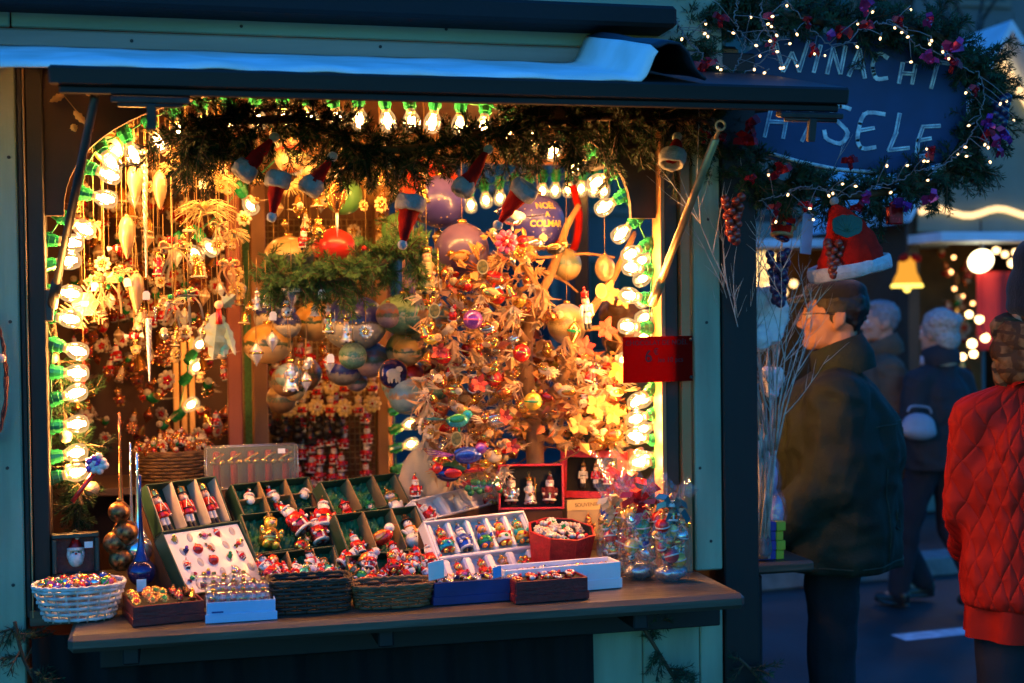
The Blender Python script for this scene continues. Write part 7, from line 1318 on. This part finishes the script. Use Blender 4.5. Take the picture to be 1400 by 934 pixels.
gx = G(1240, 832); person('grey haired man in a brown olive coat walking behind the man in the cap', V(gx.x, gx.y+.3, 0), -PI/2+fl, 1.72, (.50, .27, .18), BROWNJ, TRK, .72, 1.12, None, {-1: ((-.10, -.12, .48), (-.10, -.20, .10)), 1: ((.10, .02, .48), (.10, .22, .10))}, GREYH, 'short')
wx = G(1282, 836); person('woman with short fluffy white hair in a navy jacket walking with a pale handbag', V(wx.x, wx.y, 0), -PI*.80+fl, 1.66, (.52, .30, .20), NAVJ, pm('dark_blue_jeans', (.010, .012, .020), .85, 0, .2, 10, .3, 120), .84, 1.06, {-1: ((-.25, .06, 1.12), (-.26, -.04, .90)), 1: ((.26, .02, 1.12), (.16, -.22, 1.08))}, {-1: ((-.10, .02, .48), (-.10, .24, .12)), 1: ((.10, -.14, .48), (.10, -.20, .09))}, WHH, 'fluffy', .007, 0, True, lambda b: ob('scarf', wob(MB().lathe([(.080, 1.44), (.105, 1.45), (.10, 1.50), (.078, 1.51)], T((0, .015, 0)), 0, 20, True, False).mesh('scarf', pm('pale_scarf', (.5, .52, .55), .9)), .008, 20), b))
p = P(1256, 582, wx.y-.25); hb = thing('handbag', 'pale grey handbag carried by the white haired woman', 'handbag', T(p, (0, .1, .3))); me = blob(lambda m: [ell(m, (0, 0, 0), (.12, .05, .07)), ell(m, (0, 0, -.03), (.13, .06, .05))], pm('pale_leather', (.30, .32, .37), .5, 0, .1, 10), .012, 4, 'bag_body'); ob('bag_body', me, hb); MB().tube(bez([(-.09, 0, .07), (-.06, 0, .10), (.06, 0, .10), (.09, 0, .07)], 14), .006, 6).build('handle', pm('pale_leather', (.52, .54, .60), .5), hb)
# woman in the red quilted coat, seen from behind
def quilt(name, col):
    m = pm(name, col, .7, 0, .12, 8, 0, 60, spec=.2); N = m.node_tree.nodes; L = m.node_tree.links; tc = N.new('ShaderNodeTexCoord'); sp = N.new('ShaderNodeSeparateXYZ'); L.new(tc.outputs['Object'], sp.inputs[0]); hs = []
    at = N.new('ShaderNodeMath'); at.operation = 'ARCTAN2'; L.new(sp.outputs['X'], at.inputs[0]); L.new(sp.outputs['Y'], at.inputs[1])
    for sg in (1, -1):
        a = N.new('ShaderNodeMath'); a.operation = 'MULTIPLY'; a.inputs[1].default_value = sg*14.0; L.new(at.outputs[0], a.inputs[0]); b = N.new('ShaderNodeMath'); b.operation = 'MULTIPLY_ADD'; b.inputs[1].default_value = 30.; L.new(sp.outputs['Z'], b.inputs[0]); L.new(a.outputs[0], b.inputs[2]); nz = N.new('ShaderNodeTexNoise'); nz.inputs['Scale'].default_value = 6; L.new(tc.outputs['Object'], nz.inputs['Vector']); b3_ = N.new('ShaderNodeMath'); b3_.operation = 'MULTIPLY_ADD'; b3_.inputs[1].default_value = 1.6; L.new(nz.outputs[0], b3_.inputs[0]); L.new(b.outputs[0], b3_.inputs[2]); s = N.new('ShaderNodeMath'); s.operation = 'SINE'; L.new(b3_.outputs[0], s.inputs[0]); c = N.new('ShaderNodeMath'); c.operation = 'ABSOLUTE'; L.new(s.outputs[0], c.inputs[0]); p = N.new('ShaderNodeMath'); p.operation = 'POWER'; p.inputs[1].default_value = .45; L.new(c.outputs[0], p.inputs[0]); hs.append(p)
    mn = N.new('ShaderNodeMath'); mn.operation = 'MINIMUM'; L.new(hs[0].outputs[0], mn.inputs[0]); L.new(hs[1].outputs[0], mn.inputs[1]); bp = N.new('ShaderNodeBump'); bp.inputs['Strength'].default_value = .6; bp.inputs['Distance'].default_value = .010; L.new(mn.outputs[0], bp.inputs['Height']); L.new(bp.outputs[0], N['Principled BSDF'].inputs['Normal']); return m
REDC = quilt('red_quilted_cloth', (.55, .014, .005)); REDP = pm('red_plain_cloth', (.50, .013, .004), .75, 0, .15, 8, .4, 40, spec=.2)
def red_bits(b):
    sk = MB(); sk.grid(lambda u, v: V((.205+.012*math.sin(9*2*PI*u))*math.cos(2*PI*u)*(1+.03*(1-v)), (.205+.012*math.sin(9*2*PI*u))*.74*math.sin(2*PI*u), .745+.10*v), 72, 6); ob('coat_skirt', sk.mesh('coat_skirt', REDP), b)
    hm = blob(lambda m: [ell(m, (0, .02, 1.70), (.098, .112, .105)), ell(m, (.0, .03, 1.785), (.085, .095, .07)), ell(m, (0, .02, 1.66), (.10, .115, .05))], pm('black_knit_hat', (.010, .010, .012), .95, 0, .3, 60, .7, 160, sheen=.2), .009, 3, 'hat'); ob('hat', hm, b)
    m = MB()
    for k in range(4):
        R0 = .088+.022*((k*7) % 5)/5; z0 = 1.475+.036*k; tx, ty = .22*math.sin(k*2.1), .22*math.cos(k*1.3)
        pts = [V(R0*math.cos(a), .028+R0*math.sin(a)*1.02, z0+tx*R0*math.cos(a)+ty*R0*math.sin(a)+.008*math.sin(3*a+k)) for a in [2*PI*i/36 for i in range(37)]]
        m.tube(pts, [.040+.007*math.sin(i*.4+k*2) for i in range(37)], 12)
    SCF = pm('tan_patterned_scarf', (.16, .065, .022), .9, 0, .4, 22, .9, 60, col2=(.40, .22, .09), spec=.15)
    nt_ = SCF.node_tree; bs_ = nt_.nodes['Principled BSDF']; src_ = bs_.inputs['Base Color'].links[0].from_socket; tcs = nt_.nodes.new('ShaderNodeTexCoord'); prev = src_
    for ax, sc_ in (('X', 7.), ('Z', 9.)):
        wv = nt_.nodes.new('ShaderNodeTexWave'); wv.bands_direction = ax; wv.inputs['Scale'].default_value = sc_; wv.inputs['Distortion'].default_value = 7.; nt_.links.new(tcs.outputs['Object'], wv.inputs['Vector']); mr_ = nt_.nodes.new('ShaderNodeMapRange'); mr_.inputs['From Min'].default_value = .72; mr_.inputs['From Max'].default_value = .85; nt_.links.new(wv.outputs[1], mr_.inputs[0]); mx_ = nt_.nodes.new('ShaderNodeMix'); mx_.data_type = 'RGBA'; mx_.inputs[7].default_value = (.09, .045, .022, 1); nt_.links.new(mr_.outputs[0], mx_.inputs[0]); nt_.links.new(prev, mx_.inputs[6]); prev = mx_.outputs[2]
    nt_.links.new(prev, bs_.inputs['Base Color'])
    sm = m.mesh('scarf', SCF); wob(sm, .016, 13, 3); wob(sm, .003, 60, 1)
    ob('scarf', sm, b)
rx_ = P(1424, 600, -.32); person('woman in a long red quilted coat, tan scarf and black knit hat seen from behind', V(rx_.x, -.32, 0), PI-.25, 1.79, (.5, .28, .19), REDC, TRK, .83, .98, {-1: ((-.205, -.02, 1.10), (-.15, -.20, .95)), 1: ((.205, -.02, 1.10), (.15, -.20, .95))}, None, BRH, 'short', .008, 0, True, red_bits)
sx_ = P(868, 500, 1.05); person('stall keeper in a dark coat reaching out behind the ornament tree', V(sx_.x, 1.05, .08), .35, 1.66, (.55, .30, .19), pm('dark_green_coat', (.028, .032, .018), .85, 0, .2, 8, .4, 100), TRK, .80, 1.1, {-1: ((-.25, -.02, 1.12), (-.25, -.24, 1.16)), 1: ((.25, .02, 1.12), (.2, -.1, .9))}, None, BRH, 'fluffy', .006)
rb_ = P(783, 300, 1.0); t = MB(); t.tube(bez([(0, 0, .12), (.02, -.01, .02), (.0, -.02, -.10), (-.05, -.01, -.11), (-.06, 0, -.02)], 16), .014, 6); tag(t.build('red_ribbon', REDF, None, T(rb_)), 'red felt ribbon hanging behind the upper fork of the ornament tree', 'ribbon')
# ---------------------------------------------------------------- the market behind
BG = pm('bg_pale_green_boards', (.12, .165, .14), .7, 0, .15, 3, .3, 20); BGD = pm('bg_dark_boards', (.03, .022, .016), .7, 0, .3, 5, .3, 20); SNOWY = pm('pale_roof_edge', (.55, .68, .82), .6, 0, .1, 5); WARMG = pm('bg_warm_boards', (.22, .10, .04), .6, 0, .3, 5, .3, 20)
ROPE = glow('lit_rope', (1, .62, .28), 1.9)
def bstall(label, x0, x1, ye, Y, eave, apex=None, counter=610):
    A, Bq = P(x0, ye, Y), P(x1, ye, Y); X0, X1, Z = A.x, Bq.x, P((x0+x1)/2, ye, Y).z; t = thing('market_stall', label, 'market stall', V(X0, Y, 0)); iv = Matrix.Translation(V(-X0, -Y, 0)); s_ = mpp(A)
    def pt(n_, m_, *b): MB().bounds(*b).build(n_, m_, t, iv)
    pt('fascia', BG, X0, X1, Y-.03, Y, Z-eave*s_, Z); pt('roof_edge', SNOWY, X0-.1, X1+.1, Y-.55, Y-.031, Z-eave*s_-.10, Z-eave*s_-.03); pt('back_wall', WARMG, X0+.06, X1-.06, Y+1.4, Y+1.46, .1, Z); pt('ceiling', BGD, X0, X1, Y+.001, Y+1.5, Z+.002, Z+.08)
    zc_ = P((x0+x1)/2, counter, Y).z; pt('counter', BGD, X0, X1, Y-.3, Y+.4, zc_-.06, zc_); pt('lower_panel', BG, X0, X1, Y+.001, Y+.03, .02, zc_-.062)
    n_ = max(2, int((X1-X0)/1.3)+1)
    for k in range(n_): x = X0+(X1-X0)*k/(n_-1); MB().bounds(x-.05, x+.05, Y+.032, Y+.13, .02, Z-.001).build('post', BGD, t, iv)
    pt('side_wall', BGD, X0, X0+.04, Y+.14, Y+1.39, .05, Z); pt('side_wall', BGD, X1-.04, X1, Y+.14, Y+1.39, .05, Z)
    if apex:
        a = P(*apex, Y); tri = [(X0-a.x, Z-a.z+.005), (X1-a.x, Z-a.z+.005), (0, 0)]; M = iv @ T(a, (PI/2, 0, 0)); MB().prism(tri, .05, M).build('gable', BG, t)
        mb = MB(); mb.tube([iv @ V(a.x, Y-.07, a.z+.02), iv @ V(X1+.05, Y-.07, Z-.05)], .028, 8); mb.tube([iv @ V(X0+(X1-X0)*q, Y-.07, Z-.02+.03*math.sin(q*17)) for q in [i/20 for i in range(21)]], .026, 8); mb.build('rope_light', ROPE, t)
        mb = MB()
        for sgn, xe in ((1, X1+.25), (-1, X0-.25)): mb.add([V(a.x, Y-.35, a.z+.08), V(xe, Y-.35, Z-.12), V(xe, Y+1.6, Z-.12), V(a.x, Y+1.6, a.z+.08), V(a.x, Y-.35, a.z+.16), V(xe, Y-.35, Z-.04), V(xe, Y+1.6, Z-.04), V(a.x, Y+1.6, a.z+.16)], [(0, 1, 2, 3), (4, 5, 6, 7), (0, 1, 5, 4), (1, 2, 6, 5), (2, 3, 7, 6)], iv)
        mb.build('roof', SNOWY, t)
    return X0, X1, Z
bstall('pale green market stall with lit rope gable behind the woman in red', 1252, 1480, 288, 6.4, 30, (1350, 66))
bstall('farther market stall with a pale roof edge behind the man in the cap', 985, 1240, 305, 8.0, 22)
def lampset(name, label, pts, Y, r, st, col=(1, .66, .3), cat='string lights'):
    m_ = glow('glow_%s_%s' % (st, col), col, st); p0 = P(pts[0][0], pts[0][1], Y); t = thing(name, label, cat, p0); iv = Matrix.Translation(-p0)
    for x, y in pts:
        q = iv @ P(x, y, Y+U(-.15, .15)); MB().sph(r*U(.8, 1.15), Matrix.Translation(q), 0, 12, 8).build('bulb', m_, t)
    MB().tube([iv @ P(x, y, Y)+V(0, 0, r) for x, y in pts], .006, 4).build('cable', BGD, t)
lampset('string_lights', 'blurred cluster of lit bulbs beside the red banner', [(1325, 430), (1339, 437), (1347, 462), (1329, 470), (1316, 488), (1331, 484)], 5.9, .030, 9., (1, .62, .26))
lampset('string_lights', 'blurred row of lit bulbs above the red banner', [(1350, 348), (1362, 342), (1374, 348), (1388, 345), (1398, 352), (1384, 360)], 6.6, .033, 5., (1, .6, .25))
lampset('string_lights', 'faint scattered bulbs in the dark stall beside the banner', [(1304, 352), (1300, 372), (1305, 395), (1316, 405), (1300, 440), (1308, 440), (1330, 415)], 7.0, .018, 6., (1, .45, .15))
lampset('string_lights', 'blurred bulbs glowing behind the twigs', [(1010, 395), (1030, 385), (1052, 392), (1070, 400), (1085, 388)], 8.3, .045, 3.5, (1, .58, .22))
def lantern(px, py, w, h, Y, st, col, lb, shape):
    p = P(px, py, Y); s_ = mpp(p); t = thing('lantern', lb, 'lantern', p); m_ = glow('lantern_%d' % px, col, st); mb = MB()
    if shape == 'oval': mb.sph(1, T((0, 0, 0), (0, -.5, 0), (w*s_/2, w*s_/2*.8, h*s_/2)), 0, 20, 12)
    else:
        mb.lathe([(w*s_*.46, -h*s_*.34), (w*s_*.42, -h*s_*.22), (w*s_*.30, 0), (w*s_*.26, h*s_*.3), (w*s_*.08, h*s_*.46)], None, 0, 20); MB().lathe([(w*s_*.5, -h*s_*.46), (w*s_*.52, -h*s_*.42), (w*s_*.47, -h*s_*.35)], None, 0, 20).build('rim', glow('lantern_rim', (1, .72, .12), 2.6), t); MB().sph(w*s_*.12, Matrix.Translation((0, 0, -h*s_*.5)), 0, 10, 8).build('clapper', glow('lantern_rim', (1, .72, .12), 2.6), t)
        bw = MB(); [bw.sph(1, T((s2*w*s_*.22, -.05, h*s_*.42), (0, s2*.4, 0), (w*s_*.2, .03, h*s_*.12)), 0, 10, 8) for s2 in (-1, 1)]; bw.build('bow', REDF, t)
    mb.build('shade', m_, t); MB().tube([(0, 0, h*s_*.45), (0, 0, h*s_*.45+.25)], .008, 5).build('cord', BGD, t)
lantern(1341, 357, 36, 30, 6.1, 7., (1, .8, .45), 'bright oval lamp hanging under the eave of the pale green stall', 'oval')
lantern(1240, 372, 42, 46, 6.0, .95, (1, .40, .04), 'yellow bell shaped lantern glowing just right of the big santa hat', 'bell')
lantern(1042, 370, 60, 50, 9.0, 1.6, (1, .62, .22), 'soft yellow lamp behind the twigs in the farther stall', 'oval')
X = P(1362, 425, 6.25); s_ = mpp(X); mb = MB(); mb.grid(lambda u, v: V((u-.5)*62*s_, .02*math.sin(u*9), (v-.5)*108*s_), 20, 10); o = mb.build('banner', pm('bright_red_banner', (.75, .03, .025), .7, 0, .1, 5), None, T(X, (0, 0, .1))); md = o.modifiers.new('t', 'SOLIDIFY'); md.thickness = .006; tag(o, 'plain bright red banner hanging under the eave behind the woman in red', 'banner')
for k in range(34):
    x, y = U(1285, 1330), U(350, 560); kd, cl = bk[k % 10]; n_ = cl[0].name.split('_')[0] if cl else 'red and white'; place(kd, 'wall_ornament', f'blurred {n_} ornament in the pale green stall beside the banner', 'ornament', T(P(x, y, U(6.7, 7.4)), (0, U(-.4, .4), U(-1, 1)), .16), f'{n_} ornaments in the far stall', False, cl)
place('snowman', 'plush_figure', 'blue and violet plush figure standing in the farther stall above the grey haired man', 'toy', T(P(1186, 460, 7.7), (0, 0, -.6), .32), None, True, (VIOLETG, BLUEG, RED, BLACK))
# houses and a bare tree beyond
HW = pm('plaster_blue_dusk', (.12, .125, .13), .85, 0, .12, 1.5, .3, 8); HW2 = pm('plaster_dark', (.06, .06, .065), .85, 0, .15, 1.5, .3, 8); SH = pm('window_pane_dark', (.02, .025, .035), .15); FRM = pm('window_trim', (.16, .14, .12), .7)
def house(label, X0, X1, Y, Hh, mat, cols, rows_, roofm):
    t = thing('house', label, 'house', V(X0, Y, 0)); w_ = X1-X0; MB().bounds(0, w_, 0, 6, 0, Hh, 0, .01).build('wall', mat, t); mb = MB(); mb.prism([(-.4, 0), (6.4, 0), (3, 3.6)], w_+.3, Matrix(((0, 0, 1, w_/2), (1, 0, 0, 0), (0, 1, 0, Hh+.003), (0, 0, 0, 1)))); mb.build('roof', roofm, t)
    for i in range(cols):
        for j in range(rows_):
            x = w_*(i+.5)/cols; z = 1.0+(Hh-1.4)*j/rows_; wn = ob('window', MB().bounds(x-.5, x+.5, -.05, -.002, z, z+1.5, 0, .01).mesh('window', FRM), t); MB().bounds(x-.40, x-.03, -.058, -.051, z+.1, z+1.4, 0, 0).build('pane', SH, wn); MB().bounds(x+.03, x+.40, -.058, -.051, z+.1, z+1.4, 0, 0).build('pane', SH, wn)
    MB().bounds(-.1, w_+.1, -.18, -.001, Hh*.55, Hh*.55+.12).build('ledge', SNOWY, t)
RT = pm('snowy_tiles', (.10, .09, .09), .8, 0, .3, 3, .4, 10)
for k, (x0, x1, Y, Hh, m_, lb) in enumerate(((-7, -.6, 15, 7.2, HW2, 'dark plaster house beyond the rear opening of the stall'), (-.5, 4.4, 14.2, 8.2, HW2, 'tall dark house seen through the rear opening beside the keeper'), (4.5, 9.5, 15.5, 7.6, HW, 'blue grey house with snowy ledge rising behind the wreath'), (9.6, 16, 14.5, 9, HW, 'broad blue grey house behind the pale green stall gable'))): house(lb, x0, x1, Y, Hh, m_, 3, 3, RT)
t = thing('bare_tree', 'bare winter tree standing before the blue grey houses', 'tree', G(1330, 640)); ba = MB(); r3 = random.Random(4)
def limb(p, d, L, r, lv):
    q = [p]
    for i in range(5): d = (d+V(r3.uniform(-.18, .18), r3.uniform(-.18, .18), r3.uniform(-.02, .12))).normalized(); q.append(q[-1]+d*L/5)
    ba.tube(q, [r*(1-.11*i) for i in range(6)], 6)
    if lv < 4:
        for k in range(3): dd = (d+V(r3.uniform(-.9, .9), r3.uniform(-.9, .9), r3.uniform(-.1, .5))).normalized(); limb(q[r3.randint(3, 5)], dd, L*r3.uniform(.55, .75), r*.55, lv+1)
limb(V(0, 0, 0), V(0, 0, 1), 3.0, .13, 0); ba.build('trunk', pm('dark_bark', (.04, .032, .026), .9, 0, .3, 12, .6, 30), t)
